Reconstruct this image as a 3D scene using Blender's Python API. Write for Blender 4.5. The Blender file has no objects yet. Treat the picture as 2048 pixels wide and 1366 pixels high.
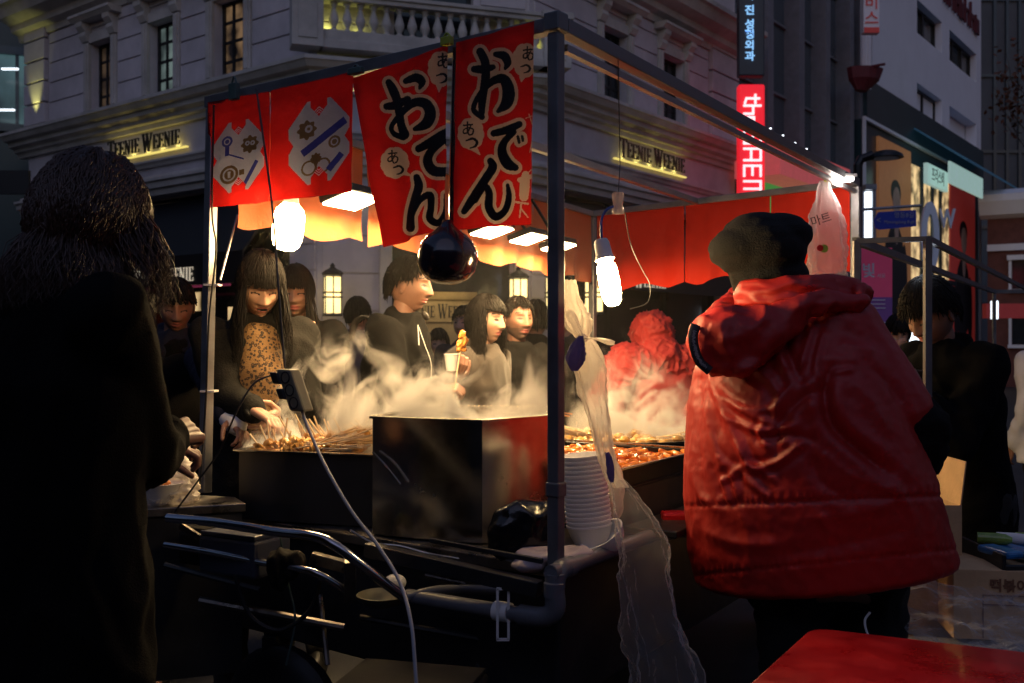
import bpy, bmesh, math, random
import numpy as np
from mathutils import Vector, Matrix, noise
random.seed(7); np.random.seed(7)
sc = bpy.context.scene
col = sc.collection
F = 1991.0; Z0 = 1.4
V = Vector
R = math.radians

# ------------------------------------------------------------------ camera, sky, sun, exposure
cd = bpy.data.cameras.new('camera'); cam = bpy.data.objects.new('camera', cd); col.objects.link(cam)
cam.location = (0, 0, Z0); cam.rotation_euler = (R(90), 0, 0)
cd.sensor_width = 36; cd.lens = 36*F/2048; cd.clip_start = 0.05; cd.clip_end = 800
cd.dof.use_dof = True; cd.dof.focus_distance = 2.9; cd.dof.aperture_fstop = 5.6
sc.camera = cam
sc.view_settings.view_transform = 'Standard'; sc.view_settings.look = 'None'
sc.view_settings.exposure = 0.0; sc.view_settings.gamma = 1.0
w = bpy.data.worlds.new('World'); sc.world = w; w.use_nodes = True
wn = w.node_tree; bg = wn.nodes['Background']
sky = wn.nodes.new('ShaderNodeTexSky'); sky.sky_type = 'NISHITA'; sky.sun_disc = False
sky.sun_elevation = R(-3.0); sky.sun_rotation = R(200); sky.air_density = 1.6; sky.dust_density = .6; sky.ozone_density = 1.9
wn.links.new(sky.outputs[0], bg.inputs[0]); bg.inputs[1].default_value = 4.2
def light(name, kind, loc, energy, color, size=0.1, target=None, **kw):
    ld = bpy.data.lights.new(name, kind); lo = bpy.data.objects.new(name, ld); col.objects.link(lo)
    ld.energy = energy; ld.color = color; lo.location = loc
    if kind == 'AREA': ld.size = size; 
    if kind in ('POINT', 'SPOT'): ld.shadow_soft_size = size
    for k, v in kw.items(): setattr(ld, k, v)
    if target is not None:
        d = V(target)-V(loc); lo.rotation_euler = d.to_track_quat('-Z', 'Y').to_euler()
    return lo
sun = light('sun', 'SUN', (0, -5, 20), 0.15, (0.95, 0.74, .92), target=(2, 8, 8)); sun.data.angle = R(60)
sc.cycles.use_denoising = True
sc.cycles.max_bounces = 8; sc.cycles.transparent_max_bounces = 24; sc.cycles.volume_bounces = 1
sc.cycles.volume_step_rate = 1.6; sc.cycles.volume_max_steps = 96
sc.cycles.sample_clamp_indirect = 4.0

# ------------------------------------------------------------------ helpers
def P(px, py, Y): return V(((px-1024)/F*Y, Y, Z0+(683-py)/F*Y))
def PZ(px, py, z):
    Y = (z-Z0)*F/(683-py); return V(((px-1024)/F*Y, Y, z))
def lerp(a, b, t): return a+(b-a)*t

M = {}
def mat(name, color=(.5, .5, .5), rough=.6, metal=0.0, var=.12, vs=6.0, bump=0.0, bs=60.0, emit=None, es=0.0, alpha=1.0, trans=0.0, spec=.5, sheen=0.0, coat=0.0, sss=0.0, rv=0.0, stretch=None):
    m = bpy.data.materials.new(name); m.use_nodes = True; nt = m.node_tree; N = nt.nodes; L = nt.links
    b = N['Principled BSDF']
    b.inputs['Base Color'].default_value = (*color, 1); b.inputs['Roughness'].default_value = rough
    b.inputs['Metallic'].default_value = metal; b.inputs['Specular IOR Level'].default_value = spec
    if alpha < 1: b.inputs['Alpha'].default_value = alpha
    if trans: b.inputs['Transmission Weight'].default_value = trans
    if sheen: b.inputs['Sheen Weight'].default_value = sheen; b.inputs['Sheen Roughness'].default_value = .5
    if coat: b.inputs['Coat Weight'].default_value = coat
    if sss: b.inputs['Subsurface Weight'].default_value = sss; b.inputs['Subsurface Radius'].default_value = (.012, .004, .002); b.inputs['Subsurface Scale'].default_value = 1.0
    tc = N.new('ShaderNodeTexCoord'); src = tc.outputs['Object']
    if stretch:
        mp = N.new('ShaderNodeMapping'); mp.inputs['Scale'].default_value = stretch; L.new(src, mp.inputs[0]); src = mp.outputs[0]
    if var or rv:
        n = N.new('ShaderNodeTexNoise'); n.inputs['Scale'].default_value = vs; n.inputs['Detail'].default_value = 6
        n.inputs['Roughness'].default_value = .65; L.new(src, n.inputs['Vector'])
    if var:
        r = N.new('ShaderNodeValToRGB'); r.color_ramp.elements[0].position = .3; r.color_ramp.elements[1].position = .72
        r.color_ramp.elements[0].color = (*[c*(1-var*1.6) for c in color], 1)
        r.color_ramp.elements[1].color = (*[min(1, c*(1+var)) for c in color], 1)
        L.new(n.outputs['Fac'], r.inputs[0]); L.new(r.outputs[0], b.inputs['Base Color'])
    if rv:
        mr = N.new('ShaderNodeMapRange'); mr.inputs[1].default_value = .3; mr.inputs[2].default_value = .7
        mr.inputs[3].default_value = max(.03, rough-rv); mr.inputs[4].default_value = min(1, rough+rv)
        L.new(n.outputs['Fac'], mr.inputs[0]); L.new(mr.outputs[0], b.inputs['Roughness'])
    if bump:
        n2 = N.new('ShaderNodeTexNoise'); n2.inputs['Scale'].default_value = bs; n2.inputs['Detail'].default_value = 4
        L.new(src, n2.inputs['Vector']); bp = N.new('ShaderNodeBump'); bp.inputs['Strength'].default_value = bump; bp.inputs['Distance'].default_value = .01
        L.new(n2.outputs['Fac'], bp.inputs['Height']); L.new(bp.outputs[0], b.inputs['Normal'])
    if emit: b.inputs['Emission Color'].default_value = (*emit, 1); b.inputs['Emission Strength'].default_value = es
    M[name] = m; return m

def cloth_mat(name, color, tr=.5, rough=.7, alpha=1.0, trc=None):
    """thin fabric: diffuse plus translucent so lamps behind it shine through"""
    m = bpy.data.materials.new(name); m.use_nodes = True; nt = m.node_tree; N = nt.nodes; L = nt.links
    N.clear(); out = N.new('ShaderNodeOutputMaterial')
    pb = N.new('ShaderNodeBsdfPrincipled'); pb.inputs['Base Color'].default_value = (*color, 1); pb.inputs['Roughness'].default_value = rough
    pb.inputs['Specular IOR Level'].default_value = .25
    tl = N.new('ShaderNodeBsdfTranslucent'); tl.inputs[0].default_value = (*(trc or color), 1)
    mx = N.new('ShaderNodeMixShader'); mx.inputs[0].default_value = tr
    tc = N.new('ShaderNodeTexCoord'); n = N.new('ShaderNodeTexNoise'); n.inputs['Scale'].default_value = 9; n.inputs['Detail'].default_value = 5
    L.new(tc.outputs['Object'], n.inputs['Vector'])
    bp = N.new('ShaderNodeBump'); bp.inputs['Strength'].default_value = .5; bp.inputs['Distance'].default_value = .02
    hs = N.new('ShaderNodeHueSaturation'); hs.inputs['Color'].default_value = (*color, 1); mrr = N.new('ShaderNodeMapRange'); mrr.inputs[3].default_value = .72; mrr.inputs[4].default_value = 1.15; n3 = N.new('ShaderNodeTexNoise'); n3.inputs['Scale'].default_value = 5; n3.inputs['Detail'].default_value = 8; n3.inputs['Roughness'].default_value = .7; L.new(tc.outputs['Object'], n3.inputs['Vector']); L.new(n3.outputs['Fac'], mrr.inputs[0]); L.new(mrr.outputs[0], hs.inputs['Value']); L.new(hs.outputs[0], pb.inputs['Base Color'])
    L.new(n.outputs['Fac'], bp.inputs['Height']); L.new(bp.outputs[0], pb.inputs['Normal']); L.new(bp.outputs[0], tl.inputs['Normal'])
    L.new(pb.outputs[0], mx.inputs[1]); L.new(tl.outputs[0], mx.inputs[2])
    if alpha < 1:
        tp = N.new('ShaderNodeBsdfTransparent'); m2 = N.new('ShaderNodeMixShader'); m2.inputs[0].default_value = alpha
        L.new(tp.outputs[0], m2.inputs[1]); L.new(mx.outputs[0], m2.inputs[2]); L.new(m2.outputs[0], out.inputs[0])
    else: L.new(mx.outputs[0], out.inputs[0])
    M[name] = m; return m
def film_mat(name, color, lo, hi, rough=.18):
    # clear crinkled film: nearly transparent face-on, denser at grazing angles
    m = bpy.data.materials.new(name); m.use_nodes = True; nt = m.node_tree; N = nt.nodes; L = nt.links; N.clear()
    out = N.new('ShaderNodeOutputMaterial'); pb = N.new('ShaderNodeBsdfPrincipled'); pb.inputs['Base Color'].default_value = (*color, 1); pb.inputs['Roughness'].default_value = rough
    tl = N.new('ShaderNodeBsdfTranslucent'); tl.inputs[0].default_value = (*color, 1); mx = N.new('ShaderNodeMixShader'); mx.inputs[0].default_value = .4
    tp = N.new('ShaderNodeBsdfTransparent'); m2 = N.new('ShaderNodeMixShader'); lw = N.new('ShaderNodeLayerWeight'); lw.inputs[0].default_value = .5
    tc = N.new('ShaderNodeTexCoord'); n = N.new('ShaderNodeTexNoise'); n.inputs['Scale'].default_value = 16; n.inputs['Detail'].default_value = 6; L.new(tc.outputs['Object'], n.inputs['Vector'])
    bp = N.new('ShaderNodeBump'); bp.inputs['Strength'].default_value = .9; bp.inputs['Distance'].default_value = .02; L.new(n.outputs['Fac'], bp.inputs['Height'])
    for q in (pb, tl, lw): L.new(bp.outputs[0], q.inputs['Normal'])
    mr = N.new('ShaderNodeMapRange'); mr.inputs[1].default_value = .2; mr.inputs[2].default_value = 1.0; mr.inputs[3].default_value = lo; mr.inputs[4].default_value = hi
    L.new(lw.outputs['Facing'], mr.inputs[0]); L.new(mr.outputs[0], m2.inputs[0])
    L.new(pb.outputs[0], mx.inputs[1]); L.new(tl.outputs[0], mx.inputs[2]); L.new(tp.outputs[0], m2.inputs[1]); L.new(mx.outputs[0], m2.inputs[2]); L.new(m2.outputs[0], out.inputs[0])
    M[name] = m; return m

def org(o):
    v = V((0, 0, 0))
    while o is not None: v = v+o.location; o = o.parent
    return v
def tag(o, label=None, cat=None, group=None, kind=None):
    if label: o['label'] = label
    if cat: o['category'] = cat
    if group: o['group'] = group
    if kind: o['kind'] = kind
    return o
def thing(name, label, cat, loc, group=None):
    o = bpy.data.objects.new(name, None); col.objects.link(o); o.location = loc; o.empty_display_size = .1
    return tag(o, label, cat, group)
def rawobj(name, vs, fs, mats, parent=None, mi=None, smooth=False, sharp=35, bevel=0, uv=None):
    vs = np.asarray(vs, dtype=float).reshape(-1, 3)
    if parent is not None: o0 = np.array(org(parent))
    else:
        o0 = (vs.min(0)+vs.max(0))/2; o0[2] = vs[:, 2].min()
    me = bpy.data.meshes.new(name); me.from_pydata((vs-o0).tolist(), [], [tuple(int(i) for i in f) for f in fs])
    if not isinstance(mats, (list, tuple)): mats = [mats]
    for m in mats: me.materials.append(m if not isinstance(m, str) else M[m])
    if mi is not None: me.polygons.foreach_set('material_index', np.asarray(mi, dtype=np.int32))
    o = bpy.data.objects.new(name, me); col.objects.link(o)
    if parent is not None: o.parent = parent
    else: o.location = V(o0.tolist())
    if smooth:
        me.polygons.foreach_set('use_smooth', [True]*len(me.polygons))
        if sharp and sharp < 180:
            try: me.set_sharp_from_angle(angle=R(sharp))
            except Exception: pass
    if bevel:
        b = o.modifiers.new('bevel', 'BEVEL'); b.width = bevel; b.segments = 2; b.limit_method = 'ANGLE'; b.angle_limit = R(40)
    me.update(); return o

def frame_axes(d, hint=V((0, 0, 1))):
    d = d.normalized()
    if abs(d.dot(hint)) > .95: hint = V((1, 0, 0))
    a = d.cross(hint).normalized(); b = a.cross(d).normalized(); return a, b

class MB:
    def __init__(s): s.v = []; s.f = []; s.m = []
    def add(s, vs, fs, m=0):
        k = len(s.v); s.v += [tuple(v) for v in vs]; s.f += [tuple(i+k for i in f) for f in fs]; s.m += [m]*len(fs); return s
    def box8(s, p, m=0):  # 8 corners: bottom 4 ccw, top 4
        return s.add(p, [(0, 3, 2, 1), (4, 5, 6, 7), (0, 1, 5, 4), (1, 2, 6, 5), (2, 3, 7, 6), (3, 0, 4, 7)], m)
    def box(s, c, size, ax=None, m=0):
        c = V(c); x, y, z = ax if ax else (V((1, 0, 0)), V((0, 1, 0)), V((0, 0, 1)))
        a, b, d = x*size[0]/2, y*size[1]/2, z*size[2]/2
        return s.box8([c-a-b-d, c+a-b-d, c+a+b-d, c-a+b-d, c-a-b+d, c+a-b+d, c+a+b+d, c-a+b+d], m)
    def fb(s, fr, u0, u1, z0, z1, d0, d1, m=0):
        g = fr.to
        return s.box8([g(u0, z0, d0), g(u1, z0, d0), g(u1, z0, d1), g(u0, z0, d1), g(u0, z1, d0), g(u1, z1, d0), g(u1, z1, d1), g(u0, z1, d1)], m)
    def prof(s, fr, u0, u1, pts, m=0, ex0=0, ex1=0):  # profile of (d,z) swept along u; ex: mitre factor
        n = len(pts); vs = [fr.to(u0+ex0*d, z, d) for d, z in pts]+[fr.to(u1+ex1*d, z, d) for d, z in pts]
        fs = [(i, (i+1) % n, n+(i+1) % n, n+i) for i in range(n)]+[tuple(range(n-1, -1, -1)), tuple(range(n, 2*n))]
        return s.add(vs, fs, m)
    def prism(s, poly, z0, z1, m=0):
        n = len(poly); vs = [(p[0], p[1], z0) for p in poly]+[(p[0], p[1], z1) for p in poly]
        fs = [(i, (i+1) % n, n+(i+1) % n, n+i) for i in range(n)]+[tuple(range(n-1, -1, -1)), tuple(range(n, 2*n))]
        return s.add(vs, fs, m)
    def tube(s, pts, r, seg=10, m=0, cap=True, flat=1.0, hint=V((0, 0, 1))):
        pts = [V(p) for p in pts]; n = len(pts); rs = r if isinstance(r, (list, tuple)) else [r]*n
        vs = []; a0 = None
        for i, p in enumerate(pts):
            d = (pts[min(i+1, n-1)]-pts[max(i-1, 0)])
            if d.length < 1e-9: d = V((0, 0, 1))
            d.normalize()
            if a0 is None: a, b = frame_axes(d, hint)
            else:
                a = (a0-d*a0.dot(d)); a = a.normalized() if a.length > 1e-6 else frame_axes(d)[0]; b = a.cross(d)
            a0 = a
            for k in range(seg):
                t = 2*math.pi*k/seg; vs.append(p+(a*math.cos(t)+b*math.sin(t)*flat)*rs[i])
        fs = [(i*seg+k, i*seg+(k+1) % seg, (i+1)*seg+(k+1) % seg, (i+1)*seg+k) for i in range(n-1) for k in range(seg)]
        if cap: fs += [tuple(range(seg-1, -1, -1)), tuple(range((n-1)*seg, n*seg))]
        return s.add(vs, fs, m)
    def sqtube(s, a, b, wd, m=0, hint=V((0, 0, 1))):
        a, b = V(a), V(b); d = (b-a); x, y = frame_axes(d, hint)
        return s.box((a+b)/2, (wd, wd, d.length), (x, y, d.normalized()), m)
    def lathe(s, c, prof, seg=24, ax=V((0, 0, 1)), m=0, cap=True):  # prof (r, h)
        ax = V(ax).normalized(); a, b = frame_axes(ax); c = V(c)
        vs = []
        for r, h in prof:
            for k in range(seg):
                t = 2*math.pi*k/seg; vs.append(c+ax*h+(a*math.cos(t)+b*math.sin(t))*r)
        n = len(prof)
        fs = [(i*seg+k, (i+1)*seg+k, (i+1)*seg+(k+1) % seg, i*seg+(k+1) % seg) for i in range(n-1) for k in range(seg)]
        if cap: fs += [tuple(range(seg)), tuple(range(n*seg-1, (n-1)*seg-1, -1))]
        return s.add(vs, fs, m)
    def ell(s, c, rx, ry, rz, ax=None, seg=18, rings=12, m=0):
        c = V(c); x, y, z = ax if ax else (V((1, 0, 0)), V((0, 1, 0)), V((0, 0, 1)))
        vs = [c+z*rz]
        for i in range(1, rings):
            t = math.pi*i/rings
            for k in range(seg):
                p = 2*math.pi*k/seg; vs.append(c+x*rx*math.sin(t)*math.cos(p)+y*ry*math.sin(t)*math.sin(p)+z*rz*math.cos(t))
        vs.append(c-z*rz); n = len(vs)-1
        fs = [(0, 1+k, 1+(k+1) % seg) for k in range(seg)]
        fs += [(1+i*seg+k, 1+(i+1)*seg+k, 1+(i+1)*seg+(k+1) % seg, 1+i*seg+(k+1) % seg) for i in range(rings-2) for k in range(seg)]
        fs += [(n, n-seg+(k+1) % seg, n-seg+k) for k in range(seg)]
        return s.add(vs, fs, m)
    def cap(s, p0, r0, p1, r1, seg=14, flat=1.0, hint=V((0, 0, 1))):  # tapered capsule
        p0, p1 = V(p0), V(p1); d = p1-p0; L = d.length; d = d/L if L > 1e-6 else V((0, 0, 1))
        a, b = frame_axes(d, hint); prof = []
        for i in range(5): t = math.pi/2*(1-i/4); prof.append((p0-d*r0*math.sin(t), max(r0*math.cos(t), r0*.06)))
        for i in range(5): t = math.pi/2*(i/4); prof.append((p1+d*r1*math.sin(t), max(r1*math.cos(t), r1*.06)))
        vs = []
        for c, r in prof:
            for k in range(seg): t = 2*math.pi*k/seg; vs.append(c+(a*math.cos(t)+b*math.sin(t)*flat)*r)
        n = len(prof)
        fs = [(i*seg+k, i*seg+(k+1) % seg, (i+1)*seg+(k+1) % seg, (i+1)*seg+k) for i in range(n-1) for k in range(seg)]
        fs += [tuple(range(seg-1, -1, -1)), tuple(range((n-1)*seg, n*seg))]
        return s.add(vs, fs)
    def loft(s, rings, seg=28, m=0, pw=1.0):  # ring (centre, halfvec x, halfvec y)
        vs = []
        for c, x, y in rings:
            c, x, y = V(c), V(x), V(y)
            for k in range(seg):
                t = 2*math.pi*k/seg; cx, sy = math.cos(t), math.sin(t)
                cx = math.copysign(abs(cx)**pw, cx); sy = math.copysign(abs(sy)**pw, sy)
                vs.append(c+x*cx+y*sy)
        n = len(rings)
        fs = [(i*seg+k, i*seg+(k+1) % seg, (i+1)*seg+(k+1) % seg, (i+1)*seg+k) for i in range(n-1) for k in range(seg)]
        fs += [tuple(range(seg-1, -1, -1)), tuple(range((n-1)*seg, n*seg))]
        return s.add(vs, fs, m)
    def build(s, name, mats, parent=None, smooth=False, bevel=0, sharp=35):
        return rawobj(name, s.v, s.f, mats, parent, s.m if isinstance(mats, (list, tuple)) else None, smooth, sharp, bevel)

def remesh(mb, voxel, smooth=5):
    """voxel-union a set of closed shapes into one continuous surface -> numpy verts, faces"""
    me = bpy.data.meshes.new('t'); me.from_pydata([tuple(v) for v in mb.v], [], mb.f)
    bm = bmesh.new(); bm.from_mesh(me)
    # consistent outward normals
    bmesh.ops.recalc_face_normals(bm, faces=bm.faces); bm.to_mesh(me); bm.free()
    o = bpy.data.objects.new('t', me); col.objects.link(o)
    r = o.modifiers.new('r', 'REMESH'); r.mode = 'VOXEL'; r.voxel_size = voxel
    if smooth:
        q = o.modifiers.new('s', 'SMOOTH'); q.factor = .5; q.iterations = smooth
    dg = bpy.context.evaluated_depsgraph_get(); e = bpy.data.meshes.new_from_object(o.evaluated_get(dg))
    n = len(e.vertices); vs = np.empty(n*3); e.vertices.foreach_get('co', vs); vs = vs.reshape(-1, 3)
    nr = np.empty(n*3); e.vertex_normals.foreach_get('vector', nr); nr = nr.reshape(-1, 3)
    fs = [tuple(p.vertices) for p in e.polygons]
    bpy.data.objects.remove(o); bpy.data.meshes.remove(me); bpy.data.meshes.remove(e)
    return vs, fs, nr

def folds(vs, nr, amp=.012, sc=(9, 9, 4), seed=0.0, amp2=.004, sharpness=1.0):
    """cloth folds: ridged noise stretched along one direction, domain-warped"""
    out = vs.copy(); S = np.array(sc)
    for i in range(len(vs)):
        p = vs[i]; q = V((p[0]*S[0]+seed, p[1]*S[1], p[2]*S[2]))
        wv = noise.noise(V((p[0]*3+seed*2, p[1]*3, p[2]*3)))*1.6
        q = q+V((wv, wv*.7, wv*.5))
        a = 1-abs(noise.noise(q))*2.4
        b = noise.noise(q*2.3+V((5, 3, seed)))
        out[i] = p+nr[i]*(amp*(a*sharpness-.35)+amp2*b)
    return out

def text_mesh(body, size=1.0, align='CENTER', extrude=0.0, bold=0.0, spacing=1.0):
    cu = bpy.data.curves.new('t', 'FONT'); cu.body = body; cu.size = size; cu.align_x = align; cu.align_y = 'CENTER'
    cu.extrude = extrude; cu.offset = bold; cu.resolution_u = 3; cu.space_character = spacing
    o = bpy.data.objects.new('t', cu); col.objects.link(o)
    dg = bpy.context.evaluated_depsgraph_get(); dg.update()
    me = bpy.data.meshes.new_from_object(o.evaluated_get(dg))
    vs = [tuple(v.co) for v in me.vertices]; fs = [tuple(p.vertices) for p in me.polygons]
    bpy.data.objects.remove(o); bpy.data.curves.remove(cu); bpy.data.meshes.remove(me)
    return vs, fs

class Fr:  # vertical facade frame: u along, z up, d outward
    def __init__(s, o, d, n): s.o = V((o[0], o[1], 0)); s.d = V((d[0], d[1], 0)).normalized(); s.n = V((n[0], n[1], 0)).normalized()
    def to(s, u, z, d=0): p = s.o+s.d*u+s.n*d; return V((p.x, p.y, z))
    def hit(s, px, py, d=0):
        r = V(((px-1024)/F, 1.0, 0)); o = s.o+s.n*d
        t = o.dot(s.n)/r.dot(s.n); X = r*t; return (X-o).dot(s.d), Z0+(683-py)/F*t
def put_text(mb, fr, body, u, z, d, size, mirror=False, m=0, ex=.01, rot=0, sx=1.0, bold=0.0, spacing=1.0):
    vs, fs = text_mesh(body, size, extrude=ex, bold=bold, spacing=spacing)
    sgn = -1 if mirror else 1; c, s_ = math.cos(rot), math.sin(rot)
    out = [fr.to(u+sgn*(x*sx*c-y*s_), z+(x*sx*s_+y*c), d+zz) for x, y, zz in vs]
    mb.add(out, fs, m)
SERIF = {  # strokes: (x0,y0,x1,y1,w) in a unit-high cell ; widths of cells
 'T': (.72, [(.36, 0, .36, 1, .17), (.03, .96, .69, .96, .07), (.03, .8, .03, 1, .05), (.69, .8, .69, 1, .05), (.2, .03, .52, .03, .05)]),
 'E': (.68, [(.16, 0, .16, 1, .17), (.03, .97, .6, .97, .06), (.03, .03, .62, .03, .06), (.16, .5, .48, .5, .05), (.6, .78, .6, 1, .05), (.63, 0, .63, .24, .05), (.48, .4, .48, .6, .04)]),
 'N': (.84, [(.14, 0, .14, 1, .06), (.14, 1, .68, 0, .17), (.68, 0, .68, 1, .06), (.02, .03, .28, .03, .05), (.0, .97, .26, .97, .05), (.55, .97, .82, .97, .05)]),
 'I': (.42, [(.2, 0, .2, 1, .17), (.04, .97, .36, .97, .05), (.04, .03, .36, .03, .05)]),
 'W': (1.1, [(.1, 1, .33, 0, .16), (.33, 0, .54, .95, .06), (.5, 1, .73, 0, .16), (.73, 0, .98, 1, .06), (.0, .97, .26, .97, .05), (.4, .97, .64, .97, .05), (.84, .97, 1.08, .97, .05)]),
 ' ': (.3, [])}
def serif(mb, fr, word, uc, zc, d, h, width, depth=.03, sgn=1, m=0):
    """small-caps serif shop lettering; first letter of a word taller"""
    items = []; x = 0; first = True
    for ch in word:
        k = 1.28 if first and ch != ' ' else 1.0; first = (ch == ' ')
        wd, st = SERIF[ch]; items.append((x, k, st)); x += wd*k+.06
    sx = width/x
    for ix, (x0, k, st) in enumerate(items):
        for j, (a, b, c, e, ww) in enumerate(st):
            A = V((x0+a*k, b*k-(.1 if k > 1 else 0))); B = V((x0+c*k, e*k-(.1 if k > 1 else 0))); D = (B-A).normalized(); Nn = V((-D.y, D.x))*ww*k/2
            dd = depth+.0012*(j % 4)+.0005*(ix % 3)
            pts = [A-Nn, B-Nn, B+Nn, A+Nn]
            f = lambda q, dz: fr.to(uc+sgn*(q.x*sx-width/2), zc+(q.y-.5)*h, dz)
            mb.box8([f(q, d) for q in pts]+[f(q, d+dd) for q in pts], m)
def grid_obj(name, fn, nu, nv, mats, parent=None, mi=None, smooth=True, thick=0):
    vs = [fn(i/nu, j/nv) for j in range(nv+1) for i in range(nu+1)]
    fs = [(j*(nu+1)+i, j*(nu+1)+i+1, (j+1)*(nu+1)+i+1, (j+1)*(nu+1)+i) for j in range(nv) for i in range(nu)]
    o = rawobj(name, [tuple(v) for v in vs], fs, mats, parent, mi, smooth, 180)
    if thick: sm = o.modifiers.new('solid', 'SOLIDIFY'); sm.thickness = thick; sm.offset = 0
    return o
def catenary(a, b, sag, n=16, side=V((0, 0, 0))):
    a, b = V(a), V(b); return [a.lerp(b, i/n)+V((0, 0, -sag*4*(i/n)*(1-i/n)))+side*(4*(i/n)*(1-i/n)) for i in range(n+1)]
def spline(pts, n=8):
    pts = [V(p) for p in pts]; out = []
    for i in range(len(pts)-1):
        p0, p1, p2, p3 = pts[max(i-1, 0)], pts[i], pts[i+1], pts[min(i+2, len(pts)-1)]
        for k in range(n):
            t = k/n; out.append(.5*((2*p1)+(p2-p0)*t+(2*p0-5*p1+4*p2-p3)*t*t+(3*p1-p0-3*p2+p3)*t**3))
    out.append(pts[-1]); return out

# ------------------------------------------------------------------ materials
mat('asphalt', (.03, .03, .034), .75, bump=.4, bs=120, var=.3, vs=2)
mat('stone', (.56, .51, .54), .8, bump=.2, bs=30, var=.17, vs=1.1)  # mauve cast of the street light tinted into the stone colour
mat('stone_trim', (.52, .48, .45), .75, bump=.15, bs=40, var=.2, vs=1.6)
mat('groove', (.05, .05, .055), .9)
mat('black_frame', (.012, .012, .014), .4)
mat('dark_glass', (.02, .025, .03), .08, var=.2)
mat('curtain', (.05, .04, .04), .3, emit=(1, .62, .35), es=.03)
mat('curtain_lit', (.06, .045, .04), .3, emit=(1, .6, .3), es=.10)
mat('window_glow_cool', (.04, .05, .055), .3, emit=(.7, .95, .9), es=.16)
mat('black_metal', (.02, .02, .022), .35, metal=.6, rv=.15)
mat('cart_black', (.018, .018, .02), .45, rv=.15, var=.3)
mat('galv', (.30, .30, .31), .42, metal=.75, bump=.08, bs=90, rv=.12, var=.2)
mat('frame_dark', (.16, .165, .175), .42, metal=.4, rv=.12, var=.2)
mat('chrome', (.38, .385, .40), .18, metal=1.0, var=.1, rv=.08)
mat('steel', (.50, .46, .40), .22, metal=1.0, var=.22, vs=5, rv=.10, bump=.12, bs=6)
mat('steel_worn', (.22, .20, .18), .38, metal=.95, var=.35, vs=9, rv=.2, bump=.15, bs=30)
mat('pvc', (.12, .125, .14), .38, var=.12)
mat('white_plastic', (.75, .74, .72), .4, var=.04)
mat('foam_white', (.82, .80, .78), .55, var=.04, bump=.1, bs=250)
mat('sign_black', (.01, .01, .012), .4)
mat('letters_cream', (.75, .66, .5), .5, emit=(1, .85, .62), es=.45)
mat('skin', (.27, .135, .09), .5, var=.07, vs=30, bump=.06, bs=400, sss=.12)
mat('skin_pale', (.44, .25, .17), .48, var=.06, vs=30, bump=.06, bs=400, sss=.12)
mat('lips', (.45, .14, .12), .4, var=.1)
mat('lash', (.02, .014, .01), .6)
mat('stubble', (.16, .09, .065), .7, var=.3, vs=200)
mat('hair_black', (.007, .005, .004), .6, var=.3, vs=60, spec=.16)
mat('hair_brown', (.05, .02, .010), .42, var=.35, vs=60, spec=.6)
mat('wool_black', (.0045, .0042, .0042), 1.0, spec=.1, bump=.4, bs=300, var=.25)
mat('coat_dark', (.006, .0055, .0055), .95, spec=.15, bump=.35, bs=220, var=.25)
mat('coat_navy', (.016, .018, .034), .85, spec=.2, bump=.3, bs=250, var=.2)
mat('coat_brown', (.028, .017, .011), .85, sheen=.2, bump=.4, bs=200, var=.3)
mat('coat_olive', (.010, .009, .008), .9, spec=.15, bump=.3, bs=150, var=.3)
mat('coat_grey', (.10, .095, .10), .85, bump=.3, bs=200, var=.2)
mat('coat_white', (.6, .6, .62), .8, bump=.3, bs=200)
mat('coat_plum', (.08, .012, .02), .8, bump=.3, bs=200)
mat('shirt_white', (.75, .74, .76), .7)
mat('cream_knit', (.62, .52, .40), .9, bump=.6, bs=180)
mat('knit_black', (.004, .004, .0045), .95, bump=.8, bs=240, var=.3)
mat('red_nylon', (.36, .012, .009), .50, bump=.22, bs=30, var=.10, vs=5, spec=.45, stretch=(1, 1, .45))
mat('red_nylon_far', (.42, .03, .028), .7, bump=.3, bs=40, var=.12)
mat('trouser_black', (.008, .008, .009), .9, bump=.3, bs=150)
mat('label_black', (.006, .006, .006), .5)
mat('print_grey', (.35, .33, .32), .7, var=0)
mat('red_table', (.42, .008, .012), .38, var=.2, vs=6, coat=.25, rv=.22, bump=.02, bs=30)
mat('cardboard', (.62, .40, .21), .85, var=.1, vs=12, bump=.12, bs=80)
mat('cardboard_edge', (.5, .34, .2), .9, bump=.4, bs=200)
mat('print_black', (.02, .02, .02), .7, var=0)
mat('print_brown', (.22, .1, .05), .8, var=0)
mat('skewer', (.88, .66, .38), .6, var=.15, vs=40)
mat('fishcake', (.78, .42, .10), .45, var=.25, vs=30, bump=.4, bs=60, coat=.4)
mat('broth', (.35, .2, .08), .12, var=.35, vs=12, bump=.5, bs=18)
mat('sauce', (.55, .08, .012), .16, var=.3, vs=25, bump=.5, bs=25, coat=.5)
mat('ricecake', (.85, .26, .04), .25, var=.35, vs=45, coat=.6)
mat('egg_orange', (.85, .3, .05), .35, var=.3, vs=50, bump=.5, bs=80, coat=.4)
mat('paper_cup', (.78, .76, .74), .6, var=.03)
mat('grey_cable', (.32, .33, .37), .45, var=.05)
mat('black_cable', (.012, .012, .014), .45, var=0)
mat('blue_cable', (.02, .05, .28), .4, var=0)
mat('blackbag', (.02, .012, .02), .16, var=.3, bump=.25, bs=9, rv=.1, coat=.4)
mat('olive_box', (.16, .15, .10), .5, var=.2)
mat('clip_green', (.06, .10, .09), .5)
mat('clip_yellow', (.32, .36, .03), .5)
mat('white_bldg', (.70, .74, .82), .8, var=.05, vs=.6, bump=.05)
mat('teal_panel', (.02, .045, .055), .3, var=.15, vs=.5)
mat('bldg_panel', (.05, .07, .09), .25, var=.2, vs=.4)
mat('mullion', (.20, .21, .24), .5, metal=.4)
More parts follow.
